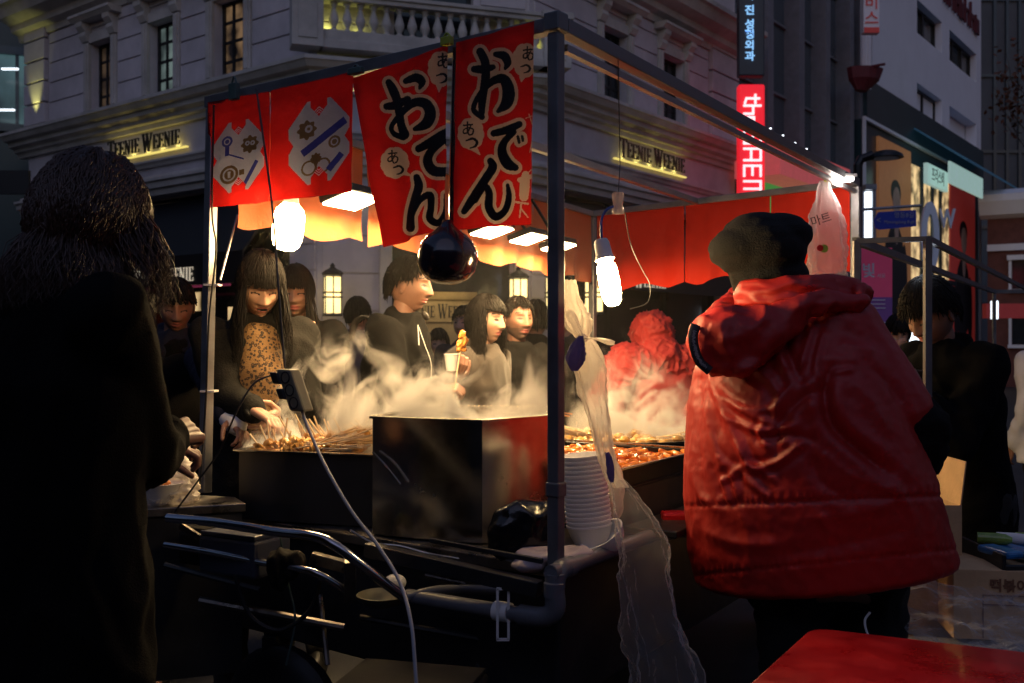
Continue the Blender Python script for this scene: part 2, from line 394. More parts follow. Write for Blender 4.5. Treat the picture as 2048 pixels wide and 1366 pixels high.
mat('grey_bldg', (.10, .115, .13), .8, var=.15, vs=.3)
mat('brick', (.14, .05, .04), .85, var=.2, vs=3)
mat('bulb', (1, .9, .75), .4, var=0, emit=(1, .66, .29), es=82)
mat('bulb2', (1, .9, .75), .4, var=0, emit=(1, .67, .29), es=150)
mat('flood', (1, .9, .75), .4, var=0, emit=(1, .72, .36), es=55)
mat('lantern_glass', (1, .85, .5), .4, var=.25, vs=8, emit=(1, .74, .30), es=1.6)
mat('led_white', (1, 1, 1), .4, var=0, emit=(.8, .9, 1), es=2.2)
mat('led_spot', (1, 1, 1), .4, var=0, emit=(1, .95, .9), es=4)
def noise_emit(m, s0, s1, scale):
    nt = m.node_tree; N = nt.nodes; L = nt.links; b = N['Principled BSDF']
    tc = N.new('ShaderNodeTexCoord'); n = N.new('ShaderNodeTexNoise'); n.inputs['Scale'].default_value = scale; L.new(tc.outputs['Object'], n.inputs[0])
    mr = N.new('ShaderNodeMapRange'); mr.inputs[1].default_value = .35; mr.inputs[2].default_value = .65; mr.inputs[3].default_value = s0; mr.inputs[4].default_value = s1
    L.new(n.outputs['Fac'], mr.inputs[0]); L.new(mr.outputs[0], b.inputs['Emission Strength'])
noise_emit(M['curtain'], .0, .05, 2.5); noise_emit(M['curtain_lit'], .0, .16, 3.0); noise_emit(M['window_glow_cool'], .0, .16, 2.0)
mat('sign_red', (.8, .02, .04), .4, var=0, emit=(1, .015, .03), es=.72)
mat('sign_white', (1, 1, 1), .4, var=0, emit=(1, .93, .95), es=.95)
mat('sign_blue', (.3, .6, 1), .4, var=0, emit=(.28, .6, 1), es=.95)
mat('sign_panel', (.035, .04, .055), .4)
mat('pink_glow', (.7, .2, .2), .5, emit=(1, .16, .16), es=.24)
mat('green_glow', (.1, .5, .1), .5, emit=(.12, .8, .16), es=.22)
mat('mint_glow', (.5, .7, .65), .5, emit=(.62, .95, .85), es=.32)
mat('poster_orange', (.50, .22, .09), .6, var=.06, emit=(.8, .33, .12), es=.10)
mat('poster_red', (.34, .05, .05), .6, var=.06, emit=(.7, .06, .05), es=.09)
mat('poster_dark', (.015, .015, .02), .6)
mat('poster_skin', (.5, .32, .26), .6)
mat('shop_glow', (.6, .45, .25), .6, emit=(1, .68, .32), es=.4)
noise_emit(M['shop_glow'], .05, .9, 3)
mat('teal_shop', (.03, .07, .09), .2, var=.3, emit=(.25, .5, .55), es=.05)
noise_emit(M['teal_shop'], .0, .22, .8)
mat('blue_canopy', (.04, .13, .22), .5, emit=(.1, .35, .6), es=.05)
mat('road_sign', (.012, .02, .18), .35, emit=(.05, .08, .7), es=.04)
mat('poster_purple', (.09, .03, .16), .5, var=.1, emit=(.35, .15, .6), es=.05)
mat('poster_pink', (.3, .03, .1), .5, var=.1, emit=(.9, .1, .25), es=.10)
mat('leaf_red', (.10, .03, .01), .7)
mat('bark', (.05, .04, .035), .9, bump=.4)
mat('pack_blue', (.02, .16, .42), .3, var=.3, vs=30, coat=.3)
mat('bottle_green', (.25, .38, .06), .3, var=.3, vs=20, coat=.4)
mat('mauve_lid', (.45, .38, .42), .4)
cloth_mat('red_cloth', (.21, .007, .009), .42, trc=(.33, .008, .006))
cloth_mat('red_cloth_far_lit', (.88, .034, .010), .4, trc=(.95, .05, .012))  # far-end red cloth, lamp glow put into the colour by raised albedo
cloth_mat('red_cloth_flood_lit', (.86, .20, .07), .5, trc=(.95, .21, .07))  # red valance cloth, colour lightened to stand in for floodlight overexposure
cloth_mat('cream_cloth', (.34, .25, .20), .35)
cloth_mat('ink_cloth', (.012, .010, .010), .03)
cloth_mat('grey_print', (.24, .25, .33), .22)
cloth_mat('brown_print', (.13, .08, .035), .1)
cloth_mat('blue_print', (.03, .035, .20), .15)
film_mat('bag_film', (.80, .76, .74), .11, .7)
film_mat('bag_thick', (.82, .74, .66), .5, .98, .3)
film_mat('bag_pink', (.78, .66, .64), .42, .95, .3)
cloth_mat('bag_blue', (.10, .08, .30), .3, rough=.3, alpha=.9)
# leopard knit
m = mat('leopard', (.36, .19, .07), .85, bump=.4, bs=200, var=0); N = m.node_tree.nodes; L = m.node_tree.links
tc = N.new('ShaderNodeTexCoord'); vo = N.new('ShaderNodeTexVoronoi'); vo.inputs['Scale'].default_value = 85; L.new(tc.outputs['Object'], vo.inputs['Vector'])
n = N.new('ShaderNodeTexNoise'); n.inputs['Scale'].default_value = 60; L.new(tc.outputs['Object'], n.inputs['Vector'])
ad = N.new('ShaderNodeMath'); ad.operation = 'ADD'; L.new(vo.outputs['Distance'], ad.inputs[0]); L.new(n.outputs['Fac'], ad.inputs[1])
rp = N.new('ShaderNodeValToRGB'); e = rp.color_ramp.elements; e[0].position = .62; e[0].color = (.13, .065, .022, 1); e[1].position = .98; e[1].color = (.22, .12, .045, 1)
k = e.new(.70); k.color = (.02, .012, .008, 1); k = e.new(.88); k.color = (.02, .012, .008, 1)
L.new(ad.outputs[0], rp.inputs[0]); L.new(rp.outputs[0], N['Principled BSDF'].inputs['Base Color'])
# bricks
m = M['brick']; N = m.node_tree.nodes; L = m.node_tree.links
# ================================================================== STRUCTURE
g = MB(); g.add([(-60, -20, 0), (60, -20, 0), (60, 260, 0), (-60, 260, 0)], [(0, 1, 2, 3)])
tag(g.build('street_ground', 'asphalt'), 'dark asphalt street surface under the market', kind='structure')

k = MB(); k.box((0, -11, 4), (60, 4, 8)); k.box((-17, 4, 6), (4, 24, 12)); k.build('unseen_skylight_block', 'teal_panel')['kind'] = 'structure'  # unseen masses added behind and left of the camera to block low skylight
A = V((-2.62, 12.66)); B = V((.45, 13.63))
off = .35
def mkfr(A, B, off):
    d = (B-A).normalized(); n = V((d.y, -d.x))
    if n.y > 0: n = -n
    return Fr((A.x-n.x*off, A.y-n.y*off), d, n)
FL = mkfr(A, A+V((-5.62, 4.32)), off); FC = mkfr(A, B, off); FR_ = mkfr(B, B+V((.612, .7905)), off)
def isect(f, g):
    # u on f where it crosses line g
    dd = g.n; return (g.o-f.o).dot(dd)/f.d.dot(dd)
uL0 = isect(FL, FC); uC0 = isect(FC, FL); uC1 = isect(FC, FR_); uR0 = isect(FR_, FC)
uL1 = 7.79; uR1 = 6.73
mL = math.tan(math.acos(max(-1, min(1, FL.n.dot(FC.n))))/2); mR = math.tan(math.acos(max(-1, min(1, FR_.n.dot(FC.n))))/2)
bldg = thing('stone_corner_building', 'pale stone corner building with corniced shopfront and paned upper windows', 'building', FC.to(1.7, 0, 0))

def ashlar(mb, fr, u0, u1, z0, z1, holes, course=.34, d=.028, gap=.022, z00=None, vj=None):
    z = z0; k = 0
    while z < z1-.02:
        zt = min(z+course, z1); cuts = [(a, b) for a, b, c, e in holes if not (e <= z+.01 or c >= zt-.01)]
        segs = [(u0, u1)]
        for a, b in cuts:
            ns = []
            for s0, s1 in segs:
                if b <= s0 or a >= s1: ns.append((s0, s1)); continue
                if a > s0: ns.append((s0, a))
                if b < s1: ns.append((b, s1))
            segs = ns
        for s0, s1 in segs:
            if s1-s0 < .06: continue
            mb.fb(fr, s0, s1, z+gap/2, zt-gap/2, 0, d)
        z = zt; k += 1
def wall(mb, fr, u0, u1, z0, z1, holes, thick=.25):
    us = sorted({u0, u1, *[h[0] for h in holes], *[h[1] for h in holes]}); zs = sorted({z0, z1, *[h[2] for h in holes], *[h[3] for h in holes]})
    for i in range(len(us)-1):
        for j in range(len(zs)-1):
            cu, cz = (us[i]+us[i+1])/2, (zs[j]+zs[j+1])/2
            if any(h[0] < cu < h[1] and h[2] < cz < h[3] for h in holes): continue
            mb.fb(fr, us[i], us[i+1], zs[j], zs[j+1], -thick, 0)
def window(fr, u0, u1, z0, z1, parent, gm, cols=3, rows=5):
    mb = MB()
    for a, b in ((u0, u0+.05), (u1-.05, u1)): mb.fb(fr, a, b, z0, z1, -.2, -.13)
    for a, b in ((z0, z0+.05), (z1-.05, z1)): mb.fb(fr, u0+.05, u1-.05, a, b, -.2, -.13)
    for i in range(1, cols): c = lerp(u0, u1, i/cols); mb.fb(fr, c-.028, c+.028, z0+.05, z1-.05, -.185, -.145)
    for j in range(1, rows): c = lerp(z0, z1, j/rows); mb.fb(fr, u0+.05, u1-.05, c-.022, c+.022, -.182, -.148)
    f = mb.build('window', 'black_frame', parent)
    g = MB(); g.fb(fr, u0+.02, u1-.02, z0+.02, z1-.02, -.172, -.162); g.build('glass_pane', gm, f)
winL = [(5.05, 5.71), (3.34, 4.02), (1.66, 2.38)]; winR = [(1.98, 2.72), (3.84, 4.61)]
wz0, wz1 = 5.16, 6.30
hL = [(a, b, wz0, wz1) for a, b in winL]; hR = [(a, b, wz0, wz1) for a, b in winR]
doorC = (uC0+.95, uC0+.95+1.75, 0, 2.75)
w_ = MB(); aw = MB()
wall(w_, FL, uL0, uL1, 3.6, 9.2, hL); wall(w_, FR_, uR0, uR1, 3.6, 9.2, hR); wall(w_, FC, uC0, uC1, 0, 9.2, [doorC, (1.2, 2.3, 5.16, 7.4)])
# ground floor piers beside shopfronts
for fr, a, b in ((FL, uL0, uL0+.55), (FL, uL1-.6, uL1), (FR_, uR0, uR0+.55), (FR_, uR1-.6, uR1)): w_.fb(fr, a, b, 0, 3.6, -.3, 0)
for fr, a, b in ((FL, uL0+.03, uL0+.5), (FR_, uR0+.03, uR0+.5)): ashlar(aw, fr, a, b, .3, 3.55, [])
surL = [(a-.16, b+.16, wz0-.02, wz1+.2) for a, b in winL]; surR = [(a-.16, b+.16, wz0-.02, wz1+.2) for a, b in winR]
awR = MB(); awC = MB()
ashlar(aw, FL, uL0+.1, uL1-.75, 5.18, 6.72, surL); ashlar(awR, FR_, uR0+.1, uR1-1.2, 5.18, 6.72, surR)
ashlar(awC, FC, uC0+.06, doorC[0]-.1, .3, 3.5, [], course=.5); ashlar(awC, FC, doorC[1]+.1, uC1-.06, .3, 3.5, [], course=.5)
ashlar(awC, FC, uC0+.06, uC1-.06, 5.18, 9, [(1.1, 2.4, 5.1, 7.5)], course=.42)
ashlar(aw, FL, uL0+.1, uL1-.2, 7.3, 9.2, []); ashlar(awR, FR_, uR0+.1, uR1-.2, 7.3, 9.2, [])
# quoin pilasters at the ends, deeper blocks
ashlar(aw, FL, uL1-.7, uL1, 5.18, 7.0, [], course=.37, d=.09, gap=.035); ashlar(awR, FR_, uR1-1.12, uR1, 5.18, 7.0, [], course=.40, d=.09, gap=.035)
w_.build('wall', 'stone', bldg); [q.build('ashlar_facing', 'stone', bldg, bevel=.006) for q in (aw, awR, awC)]
# cornices
def cornice(mb, pts, eL=.25, eR=.25):
    mb.prof(FL, uL0, uL1+eL, pts, ex0=-mL); mb.prof(FC, uC0, uC1, pts, ex0=mL*-1, ex1=mL*1) if False else mb.prof(FC, uC0, uC1, pts, ex0=-mL, ex1=mR)
    mb.prof(FR_, uR0, uR1+eR, pts, ex0=-mR)
c = MB()
cornice(c, [(-.05, 4.66), (.06, 4.66), (.08, 4.73), (.14, 4.75), (.15, 4.80), (.24, 4.83), (.25, 4.9), (.33, 4.92), (.38, 4.99), (.40, 5.0), (.40, 5.05), (.3, 5.06), (-.05, 5.16)])
cornice(c, [(-.05, 4.08), (.05, 4.08), (.07, 4.12), (.11, 4.14), (.11, 4.17), (-.05, 4.19)], .05, .05)
cornice(c, [(-.05, 3.62), (.10, 3.62), (.12, 3.70), (.17, 3.72), (.18, 3.80), (.22, 3.82), (.22, 3.86), (.12, 3.88), (.10, 3.93), (-.05, 3.95)], .1, .1)
cornice(c, [(-.05, 6.74), (.05, 6.74), (.08, 6.84), (.2, 6.88), (.22, 6.98), (.42, 7.05), (.5, 7.2), (.56, 7.22), (.56, 7.3), (-.05, 7.36)])
c.build('cornice', 'stone_trim', bldg)
# window surrounds with bracketed hoods
for fr, ws in ((FL, winL), (FR_, winR)):
    for i, (a, b) in enumerate(ws):
        t = MB()
        for s0, s1 in ((a-.15, a-.003), (b+.003, b+.15)):
            t.fb(fr, s0, s1, 5.17, 6.32, 0.003, .06); t.fb(fr, s0+.03, s1-.03, 5.2, 6.3, .06, .08)
            t.prof(fr, s0-.02, s1+.02, [(0.004, 6.33), (.08, 6.33), (.13, 6.42), (.12, 6.48), (.19, 6.56), (.2, 6.63), (0.004, 6.63)])
        t.fb(fr, a-.003, b+.003, 6.303, 6.45, 0.004, .05)
        t.prof(fr, a-.28, b+.28, [(0.002, 6.632), (.2, 6.632), (.25, 6.68), (.27, 6.69), (.27, 6.735), (0.002, 6.738)])
        t.build('window_surround', 'stone_trim', bldg, bevel=.004)
        window(fr, a+.0, b-.0, wz0, wz1, bldg, M['window_glow_cool'] if (fr is FL and i == 1) else (M['curtain'] if fr is FL and i == 0 else (M['curtain_lit'] if fr is FL else M['dark_glass'])), 3, 4)
window(FC, 1.2, 2.3, 5.16, 7.4, bldg, M['dark_glass'], 2, 4)
# balcony with turned balusters
bl = MB(); b0, b1 = uC0+.12, uC1+.02
bl.fb(FC, b0-.12, b1+.25, 5.17, 5.28, .06, .34); bl.fb(FC, b0-.12, b1+.25, 5.28, 5.42, .11, .30)
bl.fb(FC, b0-.12, b1+.25, 5.80, 5.86, .09, .31); bl.fb(FC, b0-.14, b1+.27, 5.86, 5.91, .06, .34)
for u in (b0-.28, b1+.28):
    bl.fb(FC, u-.2, u+.2, 5.17, 5.84, .03, .36); bl.fb(FC, u-.23, u+.23, 5.84, 5.93, 0.0, .39); bl.fb(FC, u-.12, u+.12, 5.27, 5.72, .36, .375)
bl.build('balcony_rail', 'stone_trim', bldg, bevel=.006)
bal = MB(); nb = 17
for i in range(nb):
    u = lerp(b0, b1+.1, (i+.4)/nb); q = FC.to(u, 5.42, .2)
    bal.lathe(q, [(.05, 0), (.05, .03), (.03, .04), (.034, .07), (.062, .12), (.066, .16), (.05, .22), (.03, .29), (.026, .31), (.04, .33), (.04, .345), (.052, .35), (.052, .38)], 14)
bal.build('balustrade', 'stone_trim', bldg, smooth=True)
# shopfront: dark glazing and awnings
sf = MB()
for fr, a, b in ((FL, uL0+.55, uL1-.6), (FR_, uR0+.55, uR1-.6)):
    sf.fb(fr, a, b, 0, 3.6, -.28, -.2)
    for k in range(4):
        u = lerp(a, b, k/3); sf.fb(fr, u-.03, u+.03, 0, 3.6, -.2, -.14)
sf.fb(FC, doorC[0], doorC[1], 0, 2.75, -.25, -.2); sf.build('shop_glazing', 'dark_glass', bldg)
for fr, a, b in ((FL, uL0+.75, uL1-.8), (FR_, uR0+.75, uR1-.8)):
    awn = MB(); awn.prof(fr, a, b, [(-.12, 3.5), (-.10, 3.52), (.62, 2.60), (.62, 2.18), (.60, 2.18), (.60, 2.56)]); awn.build('awning', 'sign_black', bldg)
glow = MB(); glow.fb(FL, 2.7, 5.4, 1.86, 2.14, -.18, -.165); glow.fb(FL, 1.3, 2.3, .7, 1.9, -.18, -.165)
glow.build('display_window', 'shop_glow', bldg)
pk = MB(); pk.fb(FL, 1.2, 6.6, 2.14, 2.17, .60, .64); pk.build('awning_trim', 'poster_pink', bldg)
# door portal with sign board
dp = MB()
for u in (doorC[0]-.06, doorC[1]+.06): dp.fb(FC, u-.08, u+.08, 0, 2.9, .03, .12)
dp.fb(FC, doorC[0]-.2, doorC[1]+.2, 2.9, 3.1, .03, .2); dp.build('door_surround', 'stone_trim', bldg, bevel=.005)
mat('strip_yellow', (.6, .5, .1), .5, emit=(1, .8, .2), es=.9)
# shop-name signs, each one a thing
def sign(fr, px0, px1, py0, py1, d, letters, nm, label, cat, board=None, depth=.03, group=None, sgn=None, hs=.8):
    u0, za = fr.hit(px0, py0, d); u1, zb = fr.hit(px1, py1, d); uc = (u0+u1)/2; zc = (za+zb)/2; wd = abs(u1-u0)
    pxc = (px0+px1)/2; uu, z_t = fr.hit(pxc, 0, d)
    sgn = 1 if u1 > u0 else -1
    t = thing(nm, label, cat, fr.to(uc, zc, d), group)
    return t, uc, zc, wd, sgn
t, uc, zc, wd, s_ = sign(FL, 225, 370, 300, 275, .02, '', 'shop_sign', 'dark serif shop name lettering glowing yellow on the left stone frieze', 'sign')
lb = MB(); serif(lb, FL, 'TEENIE WEENIE', uc, 4.44, .09, .22, wd, sgn=s_, depth=.02); lb.build('lettering', 'black_frame', t)
k = MB(); k.fb(FL, uc-wd/2-.1, uc+wd/2+.1, 4.275, 4.295, .03, .08); k.build('light_strip', 'strip_yellow', t)
for i in range(5): light('sign_light', 'AREA', FL.to(uc-wd/2+wd*(i+.5)/5, 4.30, .055), .30, (1, .82, .2), .04, FL.to(uc-wd/2+wd*(i+.5)/5, 4.9, .0))
t, uc, zc, wd, s_ = sign(FR_, 1232, 1362, 290, 320, .02, '', 'shop_sign', 'dark serif shop name lettering glowing yellow on the right stone frieze', 'sign')
lb = MB(); serif(lb, FR_, 'TEENIE WEENIE', uc, 4.45, .09, .24, wd, sgn=s_, depth=.02); lb.build('lettering', 'black_frame', t)
k = MB(); k.fb(FR_, uc-wd/2-.1, uc+wd/2+.1, 4.265, 4.285, .03, .08); k.build('light_strip', 'strip_yellow', t)
for i in range(5): light('sign_light', 'AREA', FR_.to(uc-wd/2+wd*(i+.5)/5, 4.295, .055), .30, (1, .86, .2), .04, FR_.to(uc-wd/2+wd*(i+.5)/5, 4.9, .0))
for fr, px0, px1, py, lab in ((FL, 258, 388, 558, 'cream serif shop name on the dark awning behind the left customers'), (FR_, 1200, 1332, 578, 'cream serif shop name on the dark awning behind the hanging bulb')):
    u0, z0 = fr.hit(px0, py, .625); u1, z1 = fr.hit(px1, py, .625)
    lb = MB(); serif(lb, fr, 'TEENIE WEENIE', (u0+u1)/2, 2.33, .626, .19, abs(u1-u0), sgn=1 if u1 > u0 else -1, depth=.006)
    tag(lb.build('awning_sign', 'letters_cream'), lab, 'sign')
# sign board over the corner door
u0, z0 = FC.hit(800, 600, .25); u1, z1 = FC.hit(945, 640, .25)
t = thing('door_sign_board', 'tan board with dark serif name over the corner shop door', 'sign', FC.to((u0+u1)/2, 1.6, .25))
k = MB(); k.fb(FC, u0, u1, 1.66, 1.96, .2, .26); k.prof(FC, u0-.04, u1+.04, [(.2, 1.96), (.3, 1.96), (.34, 2.06), (.2, 2.06)]); k.fb(FC, u0, u1, 0.0, 1.655, .2, .235)
mat('tan_board', (.42, .30, .14), .6, var=.15); k.build('board', 'tan_board', t)
lb = MB(); serif(lb, FC, 'TEENIE WEENIE', (u0+u1)/2+.02, 1.80, .261, .15, .95, depth=.008); lb.build('lettering', 'black_frame', t)
light('door_sign_light', 'AREA', FC.to((u0+u1)/2, 2.2, .75), 3.2, (1, .75, .35), .5, FC.to((u0+u1)/2, 1.75, .2))

# wall lanterns
def lantern(px, py, Y, label, tall=True):
    q = P(px, py, Y); h = .52 if tall else .30; t = thing('wall_lantern', label, 'lantern', q-V((0, 0, h/2)), 'yellow wall lanterns of the corner shop')
    ax = (FC.d, FC.n, V((0, 0, 1)))
    gl = MB(); gl.box(q, (.19, .17, h-.06), ax); gl.build('glass', 'lantern_glass', t)
    f = MB()
    for sx in (-.1, 0, .1):
        for sy in (-.09, .09): f.box(q+FC.d*sx+FC.n*sy, (.014, .014, h), ax)
    for zz in ([-h/2, -.03, .03, h/2] if tall else [-h/2, h/2]): f.box(q+V((0, 0, zz)), (.23, .21, .022), ax)
    a = q+V((0, 0, h/2)); f.lathe(a, [(.15, .012), (.11, .05), (.05, .08), (.03, .1), (.035, .12), (.01, .15)], 8); f.box(q-FC.n*.16+V((0, 0, h*.3)), (.05, .18, .04), ax)
    f.build('cage', 'black_frame', t)
    light('lantern_light', 'POINT', q+FC.n*.22, 2.0, (1, .7, .3), .1)
lantern(665, 590, 12.75, 'tall yellow glass wall lantern right of the long-haired woman')
lantern(593, 590, 12.45, 'yellow glass wall lantern partly hidden behind the long-haired woman')
lantern(1037, 577, 13.35, 'short yellow wall lantern above the bearded man', False)
lantern(1110, 590, 13.6, 'yellow wall lantern beside the dark stall corner post')
lantern(1188, 590, 13.9, 'yellow wall lantern behind the tied plastic bag')
# pilaster and balustrade uplights
light('pilaster_uplight', 'SPOT', FL.to(uL1-.45, 5.2, .26), 22, (.95, .95, .25), .03, FL.to(uL1-.42, 6.3, .0), spot_size=R(50), spot_blend=.8)
for u, e in ((b0+.0, .8), (b0+.4, .4), (b1-.05, .5)): light('balcony_light', 'POINT', FC.to(u, 5.47, .08), e, (.9, .95, .2), .05)

# ---------------------------------------------------------------- left neighbour
nb_ = thing('glass_shop_building', 'dark teal glass building beyond the left corner', 'building', (-11, 19, 0))
FN = Fr((-12.5, 17.5), (.8, .6), (.45, -.89)); FN = mkfr(V((-12.5, 18.0)), V((-8.4, 19.6)), 0)
k = MB(); k.fb(FN, -3, 6, 0, 12, -2, 0); k.build('wall', 'teal_panel', nb_)
u0, z0 = FN.hit(-40, 245); u1, z1 = FN.hit(60, 115)
k = MB(); k.fb(FN, -1, 3.9, z0, z1, 0.01, .04); k.build('window', 'teal_shop', nb_)
k = MB()
for u in (-.2, 1.0, 2.2, 3.2): k.fb(FN, u-.03, u+.03, z0, z1, .04, .09)
k.fb(FN, -1, 5, z1, z1+.15, 0, .12); k.fb(FN, -1, 5, z0-.15, z0, 0, .12); k.build('window_frame', 'bldg_panel', nb_)
k = MB(); k.ell(P(55, 203, 18.4), .05, .05, .05); k.box(P(10, 220, 18.6), (.35, .05, .03)); k.box(P(20, 138, 18.6), (.3, .05, .03)); k.build('window_lamp', 'led_white', nb_)
k = MB(); q = P(30, 365, 13.5); k.box(q, (.4, .06, .32)); o = k.build('shop_sign_box', 'sign_black'); tag(o, 'small black sign box on the wall at the far left edge', 'sign')
k = MB(); k.box(P(20, 330, 20), (3, .3, 2.4)); k.box(P(20, 600, 20), (3, .3, 5)); tag(k.build('grey_side_wall', 'white_bldg'), 'pale grey wall under the cornice at the far left edge', 'wall')

# ---------------------------------------------------------------- right side street
FS = mkfr(B, B+V((.612, .7905)), .2)
def u_at(px, d=0, fr=FS): return fr.hit(px, 683, d)[0]
def z_at(px, py, d=0, fr=FS): return fr.hit(px, py, d)[1]
db = thing('dark_glass_building', 'dark blue glass building with tall vertical fins', 'building', FS.to(9, 0, -.3))
uA, uB = uR1+.35, u_at(1722)
k = MB(); k.fb(FS, uA, uB, 0, 30, -6, -.3); k.build('wall', 'bldg_panel', db)
fins = MB()
for px in (1537, 1600, 1652, 1700, 1720): u = u_at(px); fins.fb(FS, u-.14, u+.14, 2.8, 30, -.3, .05)
for z in np.arange(3.6, 30, 1.5): fins.fb(FS, uA, uB, z, z+.05, -.3, -.24)
fins.build('window_fins', 'mullion', db)
# lit fascia of the cosmetics shop
fa = MB(); u0 = u_at(1560, .9); u1 = u_at(1700, .9); zt = z_at(1530, 272, .9); zb = z_at(1530, 338, .9)
fa.fb(FS, u0, u1, zb, zt, .0, .9); tag(fa.build('lit_shop_fascia', 'pink_glow'), 'pink glowing fascia box over the shop beside the red blade sign', 'sign')
k = MB(); u0 = u_at(1532, .3); k.fb(FS, u0, u_at(1640, .3), 2.6, z_at(1531, 360, .3)+.1, .1, .3); tag(k.build('green_shop_window', 'green_glow'), 'green lit shop window under the pink fascia', 'window')
# red blade sign
def blade(px0, px1, py0, py1, Y, nm, label, bodym, thick=.2):
    a = P(px0, py0, Y); b = P(px1, py1, Y); t = thing(nm, label, 'sign', (a+b)/2)
    k = MB(); k.box((a+b)/2+V((0, thick/2, 0)), (abs(b.x-a.x), thick, abs(a.z-b.z))); k.build('sign_box', bodym, t, bevel=.03); return t, a, b
YS = 16.8
t, a, b = blade(1478, 1530, 168, 470, YS, 'red_blade_sign', 'glowing red vertical blade sign with white rotated lettering', 'sign_red')
FZ = Fr((0, YS), (1, 0), (0, -1)); s = MB()
zc_ = lambda y: Z0+(683-y)/F*YS; xc_ = lambda x: (x-1024)/F*YS
# rotated 90 clockwise lettering "the SAEM" built from strokes; u runs down
LET = {'t': (.55, [(0, .75, .45, .75), (.2, 1.0, .2, .15), (.2, .15, .45, .05)]), 'h': (.65, [(.05, 1.1, .05, 0), (.05, .6, .5, .6), (.5, .6, .5, 0)]),
       'e': (.65, [(.5, .05, .05, .05), (.05, .05, .05, .65), (.05, .65, .5, .65), (.5, .65, .5, .35), (.5, .35, .05, .35)]),
       'S': (.8, [(.6, 1, .08, 1), (.08, 1, .08, .55), (.08, .55, .6, .5), (.6, .5, .6, 0), (.6, 0, .05, 0)]),
       'A': (.8, [(.05, 0, .05, 1), (.05, 1, .6, 1), (.6, 1, .6, 0), (.05, .42, .6, .42)]), 'E': (.75, [(.55, 1, .06, 1), (.06, 1, .06, 0), (.06, 0, .55, 0), (.06, .5, .5, .5)]),
       'M': (.95, [(.05, 0, .05, 1), (.05, 1, .78, 1), (.78, 1, .78, 0), (.41, 1, .41, 0)]), ' ': (.15, [])}
yy = 190.0
for ch in 'the SAEM':
    sc_ = 42 if ch.isupper() else 36
    wd, st = LET[ch]
    for j, (x0, y0, x1, y1) in enumerate(st):
        k_ = 33 if ch.isupper() else 30
        Aq = V((xc_(1488+y0*k_), 0, zc_(yy+x0*sc_))); Bq = V((xc_(1488+y1*k_), 0, zc_(yy+x1*sc_)))
        Aq.y = Bq.y = YS-.012-.002*j
        dd = (Bq-Aq).normalized(); s.box((Aq+Bq)/2, ((Bq-Aq).length+.03, .02, .036), (dd, V((0, 1, 0)), dd.cross(V((0, 1, 0)))))
    yy += wd*sc_
s.build('lettering', 'sign_white', t)
light('red_sign_light', 'AREA', P(1530, 330, YS)+V((.3, -.2, 0)), 1.2, (1, .1, .12), .8, P(1620, 330, YS+2))
# blue lettered blade sign above
t, a, b = blade(1478, 1530, -60, 152, YS, 'dark_blade_sign', 'dark vertical blade sign with glowing blue hangul', 'sign_panel')
s = MB()
for i, (ch, y) in enumerate((('하', -8), ('진', 22), ('성', 50), ('형', 70), ('외', 92), ('과', 114))):
    put_text(s, FZ, ch, xc_(1499), zc_(y), .02, .175, ex=.004, sx=1.05, bold=.004)
s.build('lettering', 'sign_blue', t)
# white building
mat('dark_red', (.10, .012, .02), .7)
wb = thing('white_office_building', 'white rendered office building with banded dark windows', 'building', FS.to(16, 0, 0))
uw0, uw1 = u_at(1745), u_at(1962)
zlow = z_at(1745, 178) if False else 8.0
cu = (uw0+uw1)/2
def frect(px0, px1, pyt, pyb, d=0): pc = (px0+px1)/2; return u_at(px0, d), u_at(px1, d), z_at(pc, pyb, d), z_at(pc, pyt, d)
zl = z_at(1755, 178)
wins = [frect(1834, 1884, 48, 62), frect(1899, 1953, 48, 62)]
uq = [(u_at(1834), u_at(1884)), (u_at(1899), u_at(1953))]
z1a, z1b = z_at(1834, 65), z_at(1834, -2)      # upper window row
z2a, z2b = z_at(1834, 225), z_at(1834, 165)     # lower window row
holes = []
for (a, b) in uq:
    holes += [(a, b, z1a, z1b), (a, b, z2a, z2b)]
    for q in range(1, 6): holes.append((a, b, z1a+(z1b-z1a+2.3)*q, z1b+(z1b-z1a+2.3)*q))
k = MB(); wall(k, FS, uw0, uw1, zl, 34, [h for h in holes if h[3] < 34], .35); k.fb(FS, uw0, uw1, 0, 34, -8, -.37); k.build('wall', 'white_bldg', wb)
for a, b, z0, z1 in holes[:8]:
    f = MB()
    n_ = 2 if a < 20 and b-a < 3.4 else 3
    for i in range(n_+1): u = lerp(a, b, i/n_); f.fb(FS, u-.04, u+.04, z0, z1, -.3, -.2)
    f.fb(FS, a, b, z0, z0+.08, -.3, -.2); f.fb(FS, a, b, z1-.08, z1, -.3, -.2)
    w2 = f.build('window', 'black_frame', wb)
    g_ = MB(); g_.fb(FS, a, b, z0, z1, -.29, -.26); g_.build('pane', 'dark_glass' if z0 > z2b-.3 else 'white_bldg', w2)
k = MB(); rnd = random.Random(3); ua = u_at(1888, .05); ub = u_at(1958, .05); zz = z_at(1925, 22, .05); uu = ua
while uu < ub:
    w_ = rnd.uniform(.25, .45); k.fb(FS, uu, uu+.09, zz-.3, zz+rnd.choice((.3, .55)), .03, .1); k.fb(FS, uu+w_, uu+w_+.08, zz-.3, zz+.2, .031, .1); k.fb(FS, uu+.09, uu+w_, zz+rnd.choice((-.28, .02, .12)), zz+.2, .032, .1); uu += w_+.26
tag(k.build('raised_lettering', 'dark_red'), 'red raised lettering high on the white building', 'sign')
